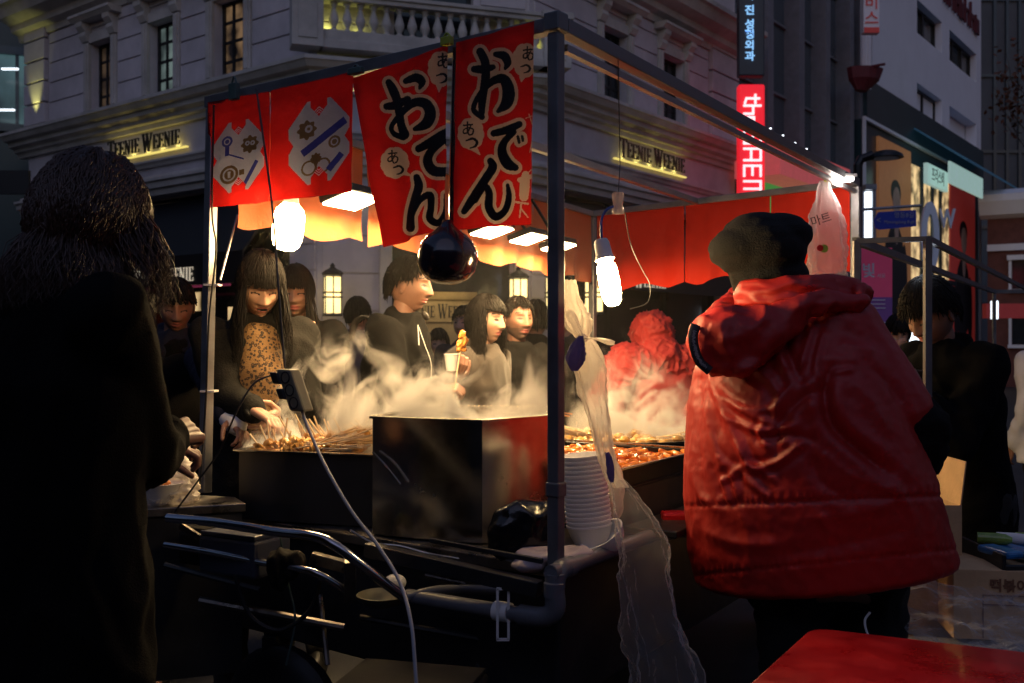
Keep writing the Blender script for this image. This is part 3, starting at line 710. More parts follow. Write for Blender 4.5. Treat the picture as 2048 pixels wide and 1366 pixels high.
# end pipes and recess left of the white face
k = MB(); u = u_at(1722); k.fb(FS, u, uw0, 0, 30, -2, -.5); k.build('recess_wall', 'teal_panel', wb)
k = MB()
for px in (1700, 1728, 1735): k.tube([P(px, 180, 24), P(px, -200, 24)], .09, 8)
k.build('downpipe', 'white_bldg', wb)
t, a, b = blade(1727, 1760, -60, 66, 22.5, 'white_blade_sign', 'white vertical blade sign with red hangul', 'white_bldg')
FZ2 = Fr((0, 22.5), (1, 0), (0, -1)); s = MB()
for ch, y in (('비', 6), ('스', 38)): put_text(s, FZ2, ch, (1743-1024)/F*22.5, Z0+(683-y)/F*22.5, .02, .36, ex=.004)
s.box(P(1743.5, 60, 22.49), (.34, .02, .12)); s.build('lettering', 'poster_red', t)
# red cloth canopy
k = MB(); a = P(1692, 140, 23.5); k.loft([(P(1730, 138, 22.6), V((.45, .1, 0)), V((0, .3, 0))), (P(1728, 160, 22.6), V((.38, .1, 0)), V((0, .28, 0))), (P(1722, 182, 22.6), V((.16, .1, 0)), V((0, .12, 0)))], 12)
k.tube([P(1728, 136, 22.5), P(1770, 128, 22.2)], .03)
tag(k.build('red_window_awning', 'dark_red'), 'small dark red awning on the wall beside the white building', 'awning')
# teal shop box with posters
sb = thing('corner_clothes_shop', 'teal shopfront with tall fashion posters under the white building', 'building', FS.to(15, 0, .4))
d0 = .22; us0, us1 = u_at(1731, d0), u_at(1963, d0); zt = z_at(1731, 236, d0)
k = MB(); k.fb(FS, u_at(1722), us1+.6, zt, zl, -.4, .15); k.fb(FS, us0, us1, 0, zt, -.4, .12); k.build('fascia', 'teal_panel', sb)
k = MB()
k.fb(FS, us0-.02, us0+.05, 0, zt+.05, .15, d0); k.fb(FS, us1-.05, us1+.02, 0, zt+.05, .15, d0); k.fb(FS, us0+.05, us1-.05, zt-.03, zt+.05, .15, d0); k.build('white_frame', 'white_bldg', sb)
def poster(px0, px1, m1, nm, fig, label):
    u0, u1 = u_at(px0, .2), u_at(px1, .2); t = thing(nm, label, 'poster', FS.to((u0+u1)/2, 2, .2), 'tall fashion posters')
    zt_ = zt-.25
    k = MB(); k.fb(FS, u0, u1, .9, zt_, .13, .2); k.build('sheet', m1, t)
    wd = u1-u0; uc = (u0+u1)/2; f = MB(); f2 = MB(); zb = fig[0]; hh = fig[1]
    def bl(mb, x, z, rx, rz, dd):
        n = 16; mb.add([FS.to(uc+(x+rx*math.cos(2*math.pi*i/n))*wd, zb+(z+rz*math.sin(2*math.pi*i/n))*hh, dd) for i in range(n)], [tuple(range(n))])
    bl(f, -.02, .30, .30, .34, .206); bl(f, -.28, .2, .1, .3, .207); bl(f, .27, .2, .1, .3, .2075); bl(f, .0, .86, .16, .09, .208)
    bl(f2, .02, .79, .12, .11, .210); bl(f2, .02, .6, .07, .12, .2105)
    f.build('printed_coat', 'poster_dark', t); f2.build('printed_face', 'poster_skin', t)
poster(1758, 1822, 'poster_orange', 'fashion_poster', (2.2, 3.6), 'orange poster of a figure in a dark jacket, left of the lit shop entrance')
poster(1901, 1950, 'poster_red', 'fashion_poster', (1.6, 3.8), 'dark red poster of a standing figure at the right end of the teal shop')
k = MB(); k.fb(FS, u_at(1824, .15), u_at(1899, .15), .2, z_at(1860, 345, .15), .125, .15); k.build('shop_interior', 'shop_glow', sb)
k = MB()
for px in (1845, 1866, 1882): k.fb(FS, u_at(px, .2)-.12, u_at(px, .2)+.12, .2, z_at(1860, 345, .15), .155, .2)
k.fb(FS, u_at(1830), u_at(1899), 3.1, 3.25, .155, .22); k.fb(FS, u_at(1826), u_at(1899), 1.4, 1.6, .155, .22); k.build('shop_mullion', 'teal_panel', sb)
k = MB(); k.prof(FS, u_at(1855, .5), u_at(1966, .5)+.8, [(.1, zt+.55), (1.5, zt-.5), (1.5, zt-.56), (.1, zt+.49)]); k.build('canopy', 'blue_canopy', sb)
k = MB(); k.fb(FS, u_at(1900, 1.4), u_at(1966, 1.4), z_at(1930, 380, 1.4), z_at(1930, 338, 1.4), 1.35, 1.4); k.build('canopy_light', 'mint_glow', sb)
u0, u1 = u_at(1855, .9), u_at(1896, .9); t = thing('mint_shop_sign', 'pale mint lit sign with dark lettering under the blue canopy', 'sign', FS.to(u0, 4, .9))
k = MB(); k.fb(FS, u0, u1, z_at(1875, 375, .9), z_at(1875, 335, .9), .8, .9); k.build('sign_box', 'mint_glow', t)
k = MB(); put_text(k, FS, '프리스비', (u0+u1)/2, z_at(1875, 355, .9), .905, .42, ex=.003, sx=.8); k.build('lettering', 'print_black', t)
# big white ring letter and w
k = MB(); q = P(1861, 475, 17)
n = 28; ring_o = [(math.cos(2*math.pi*i/n), math.sin(2*math.pi*i/n)) for i in range(n)]
vs = []
for (rx, rz, yy_) in ((.155, .62, 0), (.06, .40, 0), (.155, .62, .08), (.06, .40, .08)): vs += [q+V((x*rx, yy_, z*rz)) for x, z in ring_o]
fs = []
for i in range(n):
    j = (i+1) % n; fs += [(i, j, n+j, n+i), (2*n+j, 2*n+i, 3*n+i, 3*n+j), (i, 2*n+i, 2*n+j, j), (n+j, 3*n+j, 3*n+i, n+i)]
k.add(vs, fs); FZ3 = Fr((0, 17.5), (1, 0), (0, -1)); put_text(k, FZ3, 'w', (1894-1024)/F*17.5, Z0+(683-430)/F*17.5, 0, .75, ex=.02, sx=.55)
tag(k.build('big_window_letters', 'white_bldg'), 'large white letters standing in the shop window', 'sign')
# grey tower and brick house at the right edge
k = MB(); a = P(1955, 0, 42); b = P(2200, 0, 42); k.box(V(((a.x+b.x)/2+6, 48, 25)), (b.x-a.x+12, 12, 50)); gt = thing('grey_tower', 'plain dark grey tower behind the white building', 'building', (22, 44, 0)); k.build('wall', 'grey_bldg', gt)
k = MB()
for px in (1990, 2015, 2040): q = P(px, 0, 41.9); k.box(V((q.x, 41.95, 25)), (.12, .12, 50))
for z in np.arange(3, 50, 3.2): k.box(V(((a.x+b.x)/2+6, 41.96, z)), (b.x-a.x+12, .1, .12))
k.build('joint', 'bldg_panel', gt)
bh = thing('brick_house', 'dark red brick house with white cornice bands at the right edge', 'building', (18, 36, 0))
FB = mkfr(V((P(1975, 0, 31).x, 31)), V((P(1975, 0, 31).x+6, 27.2)), 0)
k = MB(); k.fb(FB, 0, 14, 0, 6.0, -3, 0); k.build('wall', 'brick', bh)
k = MB(); k.prof(FB, -.2, 14, [(0, 5.2), (.3, 5.3), (.5, 5.7), (.5, 5.9), (0, 6.1)]); k.fb(FB, 0, 14, 4.2, 4.4, 0, .12)
for u in (.9, 2.6, 4.3):
    for z in (1.3, 3.0):
        k.fb(FB, u-.32, u+.32, z-.1, z, 0, .14); k.fb(FB, u-.3, u-.22, z, z+.9, 0, .1); k.fb(FB, u+.22, u+.3, z, z+.9, 0, .1); k.fb(FB, u-.34, u+.34, z+.9, z+1.05, 0, .16)
k.build('cornice', 'white_bldg', bh)
for u in (.9, 2.6, 4.3):
    for z in (1.3, 3.0): MB().fb(FB, u-.2, u+.2, z+.02, z+.88, .01, .04).build('window', 'dark_glass', bh)
# background lights / signs far right street
k = MB(); k.box(P(2010, 622, 24), (1.0, .2, .35)); tag(k.build('red_street_banner', 'poster_red'), 'red lit banner far down the right side street', 'sign')
k = MB(); k.box(P(1989, 620, 22), (.12, .1, .4)); tag(k.build('white_light_column', 'led_white'), 'small bright white light column far down the street', 'lamp')
# bare branches and red leaves
def tree(q, h, nm, label, leaves, seed, leafmat='leaf_red', spread=1.0):
    rnd = random.Random(seed); t = thing(nm, label, 'tree', q); tr = MB(); lf = MB(); tips = []
    def br(p, d, L, r, lev):
        pts = [p]; 
        for i in range(4): d = (d+V((rnd.uniform(-.25, .25), rnd.uniform(-.25, .25), rnd.uniform(-.1, .2)))).normalized(); pts.append(pts[-1]+d*L/4)
        tr.tube(pts, [r*(1-.12*i) for i in range(5)], 5)
        if lev == 0: tips.extend(pts[2:]); return
        for _ in range(3):
            d2 = (d+V((rnd.uniform(-1, 1), rnd.uniform(-1, 1), rnd.uniform(-.2, .7)))*spread).normalized(); br(pts[rnd.choice((2, 3, 4))], d2, L*.62, r*.5, lev-1)
    br(V(q), V((0, 0, 1)), h*.5, .09, 4)
    tr.build('trunk', 'bark', t)
    if leaves:
        for p in tips:
            for _ in range(leaves):
                c = p+V((rnd.gauss(0, .12), rnd.gauss(0, .12), rnd.gauss(0, .12))); a = V((rnd.gauss(0, 1), rnd.gauss(0, 1), rnd.gauss(0, 1))).normalized()*.05; b = a.cross(V((rnd.gauss(0, 1), rnd.gauss(0, 1), 1))).normalized()*.035
                lf.add([c-a, c-b, c+a, c+b], [(0, 1, 2, 3)])
        lf.build('crown', leafmat, t)
q = P(2300, 0, 15); tree(V((q.x, 15, 0)), 6.4, 'autumn_tree', 'street tree with dark red autumn leaves at the right edge', 4, 3)
q = P(2160, 0, 11); tree(V((q.x, 11, 0)), 3.3, 'bare_tree', 'thin bare leafless tree before the brick house', 0, 9)
# street direction sign on a pole arm
sp = thing('street_sign', 'blue arrow street name sign on a grey arm beside the stall', 'sign', P(1730, 683, 8))
k = MB(); k.tube([P(1700, 421, 8), P(1842, 411, 8)], .012, 8); k.tube([P(1712, 412, 8.1), V((P(1712, 683, 8.1).x, 8.1, 0))], .022, 12); k.build('pole', 'galv', sp)
k = MB(); Y = 7.96; pts = [(1748, 441), (1758, 424), (1832, 420), (1833, 452), (1760, 459), (1750, 455)]
vs = [P(x, y, Y) for x, y in pts]+[P(x, y, Y)+V((0, .025, 0)) for x, y in pts]; n = 6
k.add(vs, [tuple(range(n)), tuple(range(2*n-1, n-1, -1))]+[(i, n+i, n+(i+1) % n, (i+1) % n) for i in range(n)]); k.build('panel', 'road_sign', sp)
FZ4 = Fr((0, Y), (1, 0), (0, -1)); k = MB(); put_text(k, FZ4, '명동8길', (1808-1024)/F*Y, Z0+(683-431)/F*Y, .004, .05, ex=.001); put_text(k, FZ4, 'Myeongdong 8-gil', (1798-1024)/F*Y, Z0+(683-444)/F*Y, .004, .034, ex=.001)
put_text(k, FZ4, '<', (1757-1024)/F*Y, Z0+(683-441)/F*Y, .004, .07, ex=.001); k.build('lettering', 'print_grey', sp)
# street lamp arc head
sl = thing('street_lamp', 'curved dark street lamp head over the road sign', 'street lamp', P(1735, 683, 10))
k = MB(); k.tube([P(1714, 683, 10)-V((0, 0, 1.4)), P(1716, 330, 10), P(1722, 318, 10), P(1745, 310, 10)], .045, 10); k.build('pole', 'black_metal', sl)
k = MB(); k.lathe(P(1772, 312, 10), [(.17, -.02), (.16, .01), (.10, .045), (.03, .06)], 20); k.build('lamp_shade', 'black_metal', sl, smooth=True)
k = MB(); k.lathe(P(1772, 312, 10), [(.12, -.026), (.12, -.021)], 20); k.build('lens', 'white_bldg', sl)
# white LED post
lp = thing('light_box_post', 'white glowing upright light box beside the stall corner', 'lamp', P(1737, 480, 9))
k = MB(); a = P(1736, 430, 9); k.box(a, (.05, .05, .42)); k.build('light_tube', 'led_white', lp); k = MB(); k.box(P(1739, 375, 9), (.1, .09, .05)); k.box(P(1746, 430, 9), (.03, .07, .45)); k.build('housing', 'galv', lp)
# purple and pink advertising banner
ab = thing('festival_banner', 'tall pink to purple festival banner with white hangul behind the stall', 'banner', P(1752, 683, 8.5))
k = MB(); a = P(1752, 545, 8.5); k.box(a, (.27, .02, .42)); k.build('upper_panel', 'poster_pink', ab)
k = MB(); k.box(P(1752, 660, 8.5), (.27, .02, .56)); k.build('lower_panel', 'poster_purple', ab)
FZ5 = Fr((0, 8.49), (1, 0), (0, -1)); k = MB(); put_text(k, FZ5, '빛', (1737-1024)/F*8.49, Z0+(683-543)/F*8.49, .004, .13, ex=.001, bold=.003); put_text(k, FZ5, '서울', (1762-1024)/F*8.49, Z0+(683-552)/F*8.49, .004, .04, ex=.001)
for y in (600, 608, 616, 645, 652, 660): k.box(P(1752, y, 8.48), (.16, .004, .008))
k.build('lettering', 'shirt_white', ab)
# ================================================================== PEOPLE LIBRARY
def gs(x, s): return np.exp(-(x/s)**2)
def head_mesh(C, f, up, s=1.0, na=120, npol=90, beard=False, brow=True, mouth_open=0.0, eyes='open', female=False):
    """C head centre, f facing dir, up dir; returns verts, faces, material index (0 skin 1 lips 2 dark 3 stubble)"""
    f = V(f).normalized(); up = V(up).normalized(); r = f.cross(up).normalized(); up = r.cross(f).normalized()
    vs = []; 
    az = np.linspace(0, 2*np.pi, na, endpoint=False)
    # concentrate samples at the front (az=0 is front)
    az = az-0.55*np.sin(az); po = np.linspace(0.02, np.pi-0.02, npol)
    AZ, PO = np.meshgrid(az, po)
    dx = np.sin(PO)*np.sin(AZ); dy = np.sin(PO)*np.cos(AZ); dz = np.cos(PO)
    a, b, c = .074, .094, .118
    x = dx*a; y = dy*b; z = dz*c
    low = np.clip(-z/.118, 0, 1); front = np.clip(dy, 0, 1)
    jaw = .30 if not female else .38
    x = x*(1-jaw*low**1.6)
    y = np.where(dy > 0, y*(1-.10*low**2)+.012*low*front, y*(1-.42*low**1.2))
    y = y-np.where(dy > 0, .006*np.clip(z/.118, 0, 1)**2, 0)
    fm = np.clip(dy*1.6, 0, 1)
    ns = np.where(z > -.03, np.clip((.035-z)/.065, 0, 1), np.clip((z+.045)/.015, 0, 1))
    y = y+fm*(.024*ns*gs(x, .0115+.006*np.clip(-z/.03, 0, 1)))                    # nose
    y = y+fm*.004*gs(np.abs(x)-.014, .007)*gs(z+.030, .009)                       # nostril wings
    y = y-fm*.011*gs(np.abs(x)-.031, .017)*gs(z-.012, .014)                       # sockets
    y = y+fm*.006*gs(np.abs(x)-.031, .012)*gs(z-.010, .008)                       # lids
    y = y+fm*.005*gs(np.abs(x)-.026, .022)*gs(z-.034, .008)                       # brow ridge
    y = y+fm*.005*gs(np.abs(x)-.042, .016)*gs(z+.020, .018)                       # cheeks
    y = y+fm*.007*gs(x, .021)*(gs(z+.053, .0055)+gs(z+.066, .007)*1.1)            # lips
    y = y-fm*.006*gs(x, .022)*gs(z+.0595, .0028)
    y = y+fm*.008*gs(x, .020)*gs(z+.094, .014)                                    # chin
    y = y-fm*.004*gs(x, .03)*gs(z+.080, .006)
    if mouth_open: y = y-fm*.012*mouth_open*gs(x, .016)*gs(z+.060, .006)
    mi = []
    C = V(C); 
    pts = np.stack([x*s, y*s, z*s], -1).reshape(-1, 3)
    W = np.array(C)+pts@np.array([list(r), list(f), list(up)])
    X, Y_, Zz = x.reshape(-1), y.reshape(-1), z.reshape(-1)
    fs = []
    for i in range(npol-1):
        for j in range(na):
            j2 = (j+1) % na; q = (i*na+j, (i+1)*na+j, (i+1)*na+j2, i*na+j2); fs.append(q)
            cx = (X[q[0]]+X[q[2]]+0)/2 if abs(X[q[0]]-X[q[2]]) < .05 else X[q[0]]; cz = (Zz[q[0]]+Zz[q[1]])/2; cy = Y_[q[0]]; m = 0
            if cy > .03:
                ax = abs(cx)
                if abs(cz+.059) < .0125*(1-(ax/.027)**2) and ax < .026: m = 1
                if mouth_open and abs(cz+.060) < .006*mouth_open and ax < .018: m = 2
                if abs(cz-.036-.004*(1-((ax-.03)/.02)**2)) < .0032 and .011 < ax < .052: m = 2
                ez = .009 if eyes != 'down' else .004
                h = .0060 if eyes == 'open' else .0028
                if abs(cz-ez+.003*((ax-.031)/.015)**2) < h*(1 if eyes == 'down' else max(0, 1-((ax-.031)/.016)**2)) and abs(ax-.031) < .0155: m = 2
                if beard and m == 0 and cz < -.040 and not (abs(cz+.059) < .014 and ax < .02): m = 3
                if beard and m == 0 and -.052 < cz < -.043 and ax < .03: m = 3
            if beard and cz < -.035 and .0 < cy <= .03: m = 3
            mi.append(m)
    fs.append(tuple(range(na-1, -1, -1))); mi.append(0); fs.append(tuple(range((npol-1)*na, npol*na))); mi.append(0)
    # ears
    e = MB()
    for sg in (-1, 1):
        c = C+r*(sg*.073*s)-f*.008*s-up*.004*s
        ax = ((f*.92+r*sg*.38).normalized(), (r*sg-f*.3).normalized(), up)
        e.ell(c, .019*s, .008*s, .031*s, ax, 12, 8); e.ell(c-up*.022*s, .010*s, .008*s, .012*s, ax, 8, 6)
    k = len(W); W = np.vstack([W, np.array([list(v) for v in e.v])]); fs += [tuple(i+k for i in q) for q in e.f]; mi += [0]*len(e.f)
    return W, fs, mi

def hand_mesh(wr, d, pn, s=1.0, curl=.5, thumb=1, spread=.12, curls=None, thumb_in=.4):
    """wrist point, direction of the hand, palm normal (side the fingers close to). thumb=+1/-1 side"""
    d = V(d).normalized(); pn = V(pn); pn = (pn-d*pn.dot(d)).normalized(); sd = d.cross(pn).normalized()*thumb
    mb = MB(); wr = V(wr)
    for t, (w0, w1) in zip((-.9, -.3, .3, .9), ((.016, .013),)*4):
        mb.cap(wr+sd*.018*t*s+d*.008*s, .014*s, wr+d*.082*s+sd*.030*t*s, .0115*s, 10)
    mb.cap(wr-d*.03*s, .024*s, wr+d*.03*s, .024*s, 12, flat=.75, hint=pn)
    lens = (.068, .078, .072, .056)
    for k in range(4):
        t = (.9, .3, -.3, -.9)[k]; c = (curls[k] if curls else curl)
        p = wr+d*.085*s+sd*.029*t*s; dd = (d+sd*spread*t).normalized(); rr = .0088*s if k < 3 else .0076*s; pk = pn.copy()
        for j, fr_ in enumerate((.46, .30, .24)):
            ax = dd.cross(pk).normalized(); rot = Matrix.Rotation(c*(.75, 1.15, .8)[j], 3, ax); dd = (rot@dd).normalized(); pk = (rot@pk).normalized()
            q = p+dd*lens[k]*fr_*s; mb.cap(p, rr, q, rr*.9, 10); p = q; rr *= .9
    b = wr+d*.022*s+sd*.024*s; t1 = (d*.62+sd*.75+pn*thumb_in).normalized(); q = b+t1*.046*s
    mb.cap(b, .0135*s, q, .0105*s, 10); t2 = (d*.85+sd*.25+pn*(thumb_in+.25)).normalized(); q2 = q+t2*.032*s; mb.cap(q, .0105*s, q2, .0092*s, 10)
    t3 = (d*.85+pn*(thumb_in+.4)).normalized(); mb.cap(q2, .0092*s, q2+t3*.024*s, .0078*s, 10)
    vs, fs, nr = remesh(mb, .0032*s, 3); return vs, fs
hand = hand_mesh

def hair_strands(C, f, up, s=1.0, n=420, style='short', length=.3, seed=1, r=.0042, curl=0.0, fr=.75, bang=.035, side=1.0, spread=1.0, mats='hair_black', parent=None, vol=1.0, flow=None, men=False):
    rnd = random.Random(seed); f = V(f).normalized(); up = V(up).normalized(); rt = f.cross(up).normalized(); up = rt.cross(f).normalized(); C = V(C)
    A_, B_, C_ = .074*1.10*vol, .096*1.10*vol, .118*1.07*vol
    mb = MB()
    # scalp cap with a face opening
    na, npl = 48, 26; idx = {}; vs = []; fs = []
    def sc_pt(th, ph, k=1.0):
        kx = 1-.25*max(0, -math.cos(th))
        return C+(rt*(math.sin(th)*math.sin(ph)*A_*k*kx)+f*(math.sin(th)*math.cos(ph)*B_*k)+up*(math.cos(th)*C_*k))*s
    def thmax(ph):  # how far the hair reaches before leaving the head
        p = abs((ph+math.pi) % (2*math.pi)-math.pi)
        if men:
            b0_ = math.acos(max(-1, min(1, bang/C_)))
            if p < fr: return b0_+.06*math.sin(p*9)
            if p < 1.25: return lerp(b0_, 1.42, (p-fr)/(1.25-fr+1e-6))
            if p < 1.75: return 1.42
            return lerp(1.42, 1.98, min(1, (p-1.75)/.5))
        if p < fr: return math.acos(max(-1, min(1, bang/C_)))
        if p < fr+.35: return lerp(math.acos(max(-1, min(1, bang/C_))), 1.75*side, (p-fr)/.35)
        return 2.05
    for i in range(npl+1):
        for j in range(na):
            ph = 2*math.pi*j/na; th = thmax(ph)*i/npl; kk = .985+.03*noise.noise(V((th*4, ph*3, seed))); vs.append(sc_pt(max(th, .01), ph, kk))
    fs = [(i*na+j, (i+1)*na+j, (i+1)*na+(j+1) % na, i*na+(j+1) % na) for i in range(npl) for j in range(na)]
    mb.add(vs, fs)
    for k in range(n):
        ph = rnd.uniform(-math.pi, math.pi); th = rnd.uniform(.05, .75) if rnd.random() < .6 else rnd.uniform(.5, 1.5)
        tm = thmax(ph)*rnd.uniform(.97, 1.08); 
        if th > tm-.1: th = tm-.25
        off = rnd.uniform(.99, 1.06); pts = [sc_pt(th, ph, off-.02)]
        L = 0; ph0 = ph; step = .022*s; dph = rnd.uniform(-.03, .03)
        if style == 'short':
            tgt = rnd.uniform(.05, .09)*s; dirn = None
            while L < tgt:
                th += .16; ph += dph*2+(flow or 0); 
                if th > tm: break
                pts.append(sc_pt(th, ph, off+L*.12)); L += step
            if len(pts) > 2:
                dd = (pts[-1]-pts[-2]).normalized(); pts.append(pts[-1]+(dd+(pts[-1]-C).normalized()*rnd.uniform(.0, .5))*step*.6)
        else:
            while th < tm: th += .14; ph += dph; pts.append(sc_pt(min(th, tm), ph, off)+V((math.sin(L*90+ph0*5), math.cos(L*80+ph0*9), math.sin(L*70)))*curl*.35*s); L += step
            p_ = abs((ph0+math.pi) % (2*math.pi)-math.pi)
            if p_ > fr+.02:
                Lh = length*rnd.uniform(.75, 1.05); q = pts[-1]; outd = (q-C); outd = outd-up*outd.dot(up); outd = outd.normalized() if outd.length > 1e-4 else f
                m_ = int(Lh/.03)+1; ph1 = rnd.uniform(0, 6.28); ph2 = rnd.uniform(0, 6.28)
                for i in range(m_):
                    t = (i+1)/m_; w_ = V((math.sin(ph1+i*1.3), math.cos(ph2+i*1.2), .3*math.sin(ph2+i)))*curl*(.35+.65*t)
                    pts.append(q+V((0, 0, -1))*Lh*t+outd*(.012*math.sin(t*3)+.02*spread*t)+w_)
        if len(pts) < 3: continue
        nn = len(pts); mb.tube(pts, [r*s*(1.0 if i < nn*.55 else max(.12, 1-(i-nn*.55)/(nn*.45))) for i in range(nn)], 4, cap=False)
    return mb.build('hair', mats, parent, smooth=True, sharp=180)

def person(label, H, f, pitch=0.0, s=1.0, skin='skin', coat='coat_dark', trousers='trouser_black', arms=None, hair=None, lean=.0, headkw=None, coat_len=.62, width=1.0, inner=None, up=None,
           legs=True, collar=True, foldamp=.010, group=None, hands=None, voxel=.013, hood=None, neckdir=None, cutz=0.0, side_lean=V((0, 0, 0))):
    """H: head centre; f: horizontal facing; arms: [(elbow, wrist) right, left]; hands: [(dir, palm, kw)]"""
    H = V(H); f = V(f); f.z = 0; f.normalize(); rt = f.cross(V((0, 0, 1))).normalized(); Z = V((0, 0, 1))
    fh = (f*math.cos(pitch)-Z*math.sin(pitch)).normalized(); uph = (Z*math.cos(pitch)+f*math.sin(pitch)).normalized()
    if up is not None: uph = V(up).normalized()
    neck = H-uph*.13*s-fh*.02*s; chest = neck-Z*.20*s-f*(.02+lean*.35)*s+side_lean*.4; hip = neck-Z*.56*s-f*(.02+lean)*s+side_lean
    t = thing('person', label, 'person', V((hip.x, hip.y, 0)), group)
    SR, SL = neck-Z*.075*s+rt*.175*s*width-f*.02*s, neck-Z*.075*s-rt*.175*s*width-f*.02*s
    defa = [(SR-Z*.28*s+rt*.04*s-f*.02*s, SR-Z*.50*s+rt*.03*s+f*.10*s), (SL-Z*.28*s-rt*.04*s-f*.02*s, SL-Z*.50*s-rt*.03*s+f*.10*s)]
    arms = arms or [None, None]; A2 = [arms[i] if arms[i] else defa[i] for i in range(2)]
    body = MB()
    bw = rt*.165*s*width; bd = f*.095*s
    body.loft([(hip-Z*.02*s, bw*.9, bd), (lerp(hip, chest, .5), bw*.82, bd*.95), (chest, bw, bd*1.1), (neck-Z*.07*s, bw*.9, bd*.8), (neck-Z*.02*s, bw*.35, bd*.6)], 24)
    body.cap(neck-Z*.05*s, .055*s, H-uph*.06*s-fh*.012*s, .050*s)
    for S_, (E_, W_) in zip((SR, SL), A2):
        body.cap(S_, .052*s, E_, .038*s); body.cap(E_, .038*s, W_, .026*s)
    hz = hip.z; legJ = []
    for sg in (-1, 1):
        hj = hip+rt*.09*s*sg-Z*.02*s; kn = V((hj.x, hj.y, hz*.53))+f*.03; an = V((hj.x, hj.y, .085))-f*.01; legJ.append((hj, kn, an))
        body.cap(hj, .078*s, kn, .052*s); body.cap(kn, .052*s, an, .036*s); body.cap(an-Z*.03, .036*s, an-Z*.045+f*.15*s, .03*s)
    vs, fs, nr = remesh(body, max(voxel, .014), 4); mi = [0]*len(fs)
    hk = headkw or {}
    hv, hf, hm = head_mesh(H, fh, uph, s, **hk)
    k = len(vs); vs = np.vstack([vs, hv]); fs = list(fs)+[tuple(i+k for i in q) for q in hf]; mi += hm
    for i in range(2):
        hd = (hands or [None, None])[i]; E_, W_ = A2[i]
        d = (V(W_)-V(E_)).normalized()
        if hd: d, pn, kw = V(hd[0]), V(hd[1]), dict(hd[2])
        else: pn = -rt*(1 if i == 0 else -1); kw = dict(curl=.45)
        kw.setdefault('thumb', 1 if i == 0 else -1)
        hv, hf = hand(V(W_), d, pn, s=kw.pop('s', s), **kw); k = len(vs); vs = np.vstack([vs, hv]); fs += [tuple(i_+k for i_ in q) for q in hf]; mi += [0]*len(hf)
    rawobj('body', vs, fs, [skin, 'lips', 'lash', 'stubble'], t, mi, True, 180)
    # coat
    c = MB(); cw = rt*.205*s*width; cdp = f*.135*s; bot = hip-Z*(coat_len-.5)*s
    c.loft([(bot, cw*1.12, cdp*1.25), (hip, cw*1.02, cdp*1.15), (lerp(hip, chest, .5), cw*.95, cdp*1.05), (chest, cw*1.03, cdp*1.1), (neck-Z*.085*s, cw*.98, cdp*.85), (neck-Z*.03*s, cw*.52, cdp*.7), (neck+Z*.012*s, cw*.38, cdp*.62)], 32)
    for S_, (E_, W_) in zip((SR, SL), A2):
        E_, W_ = V(E_), V(W_); c.cap(S_, .083*s, E_, .062*s); c.cap(E_, .062*s, lerp(E_, W_, .93), .046*s)
    if collar: c.cap(neck-rt*.045*s-f*.03*s, .045*s, neck+rt*.045*s-f*.03*s, .045*s); c.cap(neck-rt*.06*s+f*.03*s-Z*.02, .032*s, neck-rt*.02*s+f*.05*s-Z*.06*s, .03*s); c.cap(neck+rt*.06*s+f*.03*s-Z*.02, .032*s, neck+rt*.02*s+f*.05*s-Z*.06*s, .03*s)
    if hood: 
        hc = neck-f*.085*s-Z*.055*s; c.ell(hc, .105*s, .05*s, .06*s, (rt, f, Z))
    vs, fs, nr = remesh(c, voxel, 4); vs = folds(vs, nr, foldamp, (10, 10, 5), seed=H.x*7)
    co = rawobj('coat', vs, fs, coat, t, None, True, 180)
    if inner:
        q = MB(); q.loft([(lerp(hip, chest, .1)+f*.125*s, rt*.075*s, f*.05*s), (lerp(hip, chest, .6)+f*.125*s, rt*.085*s, f*.05*s), (chest+f*.125*s, rt*.09*s, f*.05*s), (neck-Z*.06*s+f*.07*s, rt*.07*s, f*.05*s), (neck+f*.03*s, rt*.05*s, f*.04*s)], 20)
        vs, fs, nr = remesh(q, .01, 3); vs = folds(vs, nr, .004, (14, 14, 8), seed=2); rawobj('sweater', vs, fs, inner, t, None, True, 180)
    tr = MB()
    for hj, kn, an in legJ: tr.cap(hj, .098*s, kn, .072*s); tr.cap(kn, .072*s, an+Z*.02, .058*s)
    tr.cap(legJ[0][0], .09*s, legJ[1][0], .09*s)
    vs, fs, nr = remesh(tr, .018, 3); vs = folds(vs, nr, .007, (8, 8, 10), seed=3); rawobj('trousers', vs, fs, trousers, t, None, True, 180)
    for hj, kn, an in legJ:
        b = MB(); b.loft([(V((an.x, an.y, .012))+f*.04*s, f*.14*s, rt*.045*s), (V((an.x, an.y, .05))+f*.035*s, f*.135*s, rt*.047*s), (V((an.x, an.y, .085))-f*.01*s, f*.075*s, rt*.042*s), (V((an.x, an.y, .13))-f*.02*s, f*.05*s, rt*.04*s)], 18)
        b.build('shoe', 'black_metal', t, smooth=True, sharp=60)
    if hair: hair_strands(H, fh, uph, s, parent=t, seed=int(abs(H.x)*100)+3, **hair)
    return t, dict(f=f, rt=rt, neck=neck, chest=chest, hip=hip, fh=fh, uph=uph, SR=SR, SL=SL)
# ================================================================== THE STALL
CFL, CFR, CR, CB = P(425, 205, 3.12), P(1112, 52, 2.36), P(1712, 366, 4.70), P(1185, 428, 5.86)
ZT = 2.15
for c_ in (CFL, CFR, CR, CB): c_.z = ZT
dL = (CFR-CFL).normalized(); dR = (CR-CFR).normalized(); nOut = V((dL.y, -dL.x, 0)).normalized()   # towards the camera-left side
if nOut.y > 0: nOut = -nOut
inR = V((-dR.y, dR.x, 0)).normalized()
cart = thing('food_stall_cart', 'dark street food cart with grey tube frame and open roof', 'food stall', V(((CFL.x+CR.x)/2, (CFL.y+CR.y)/2, 0)))
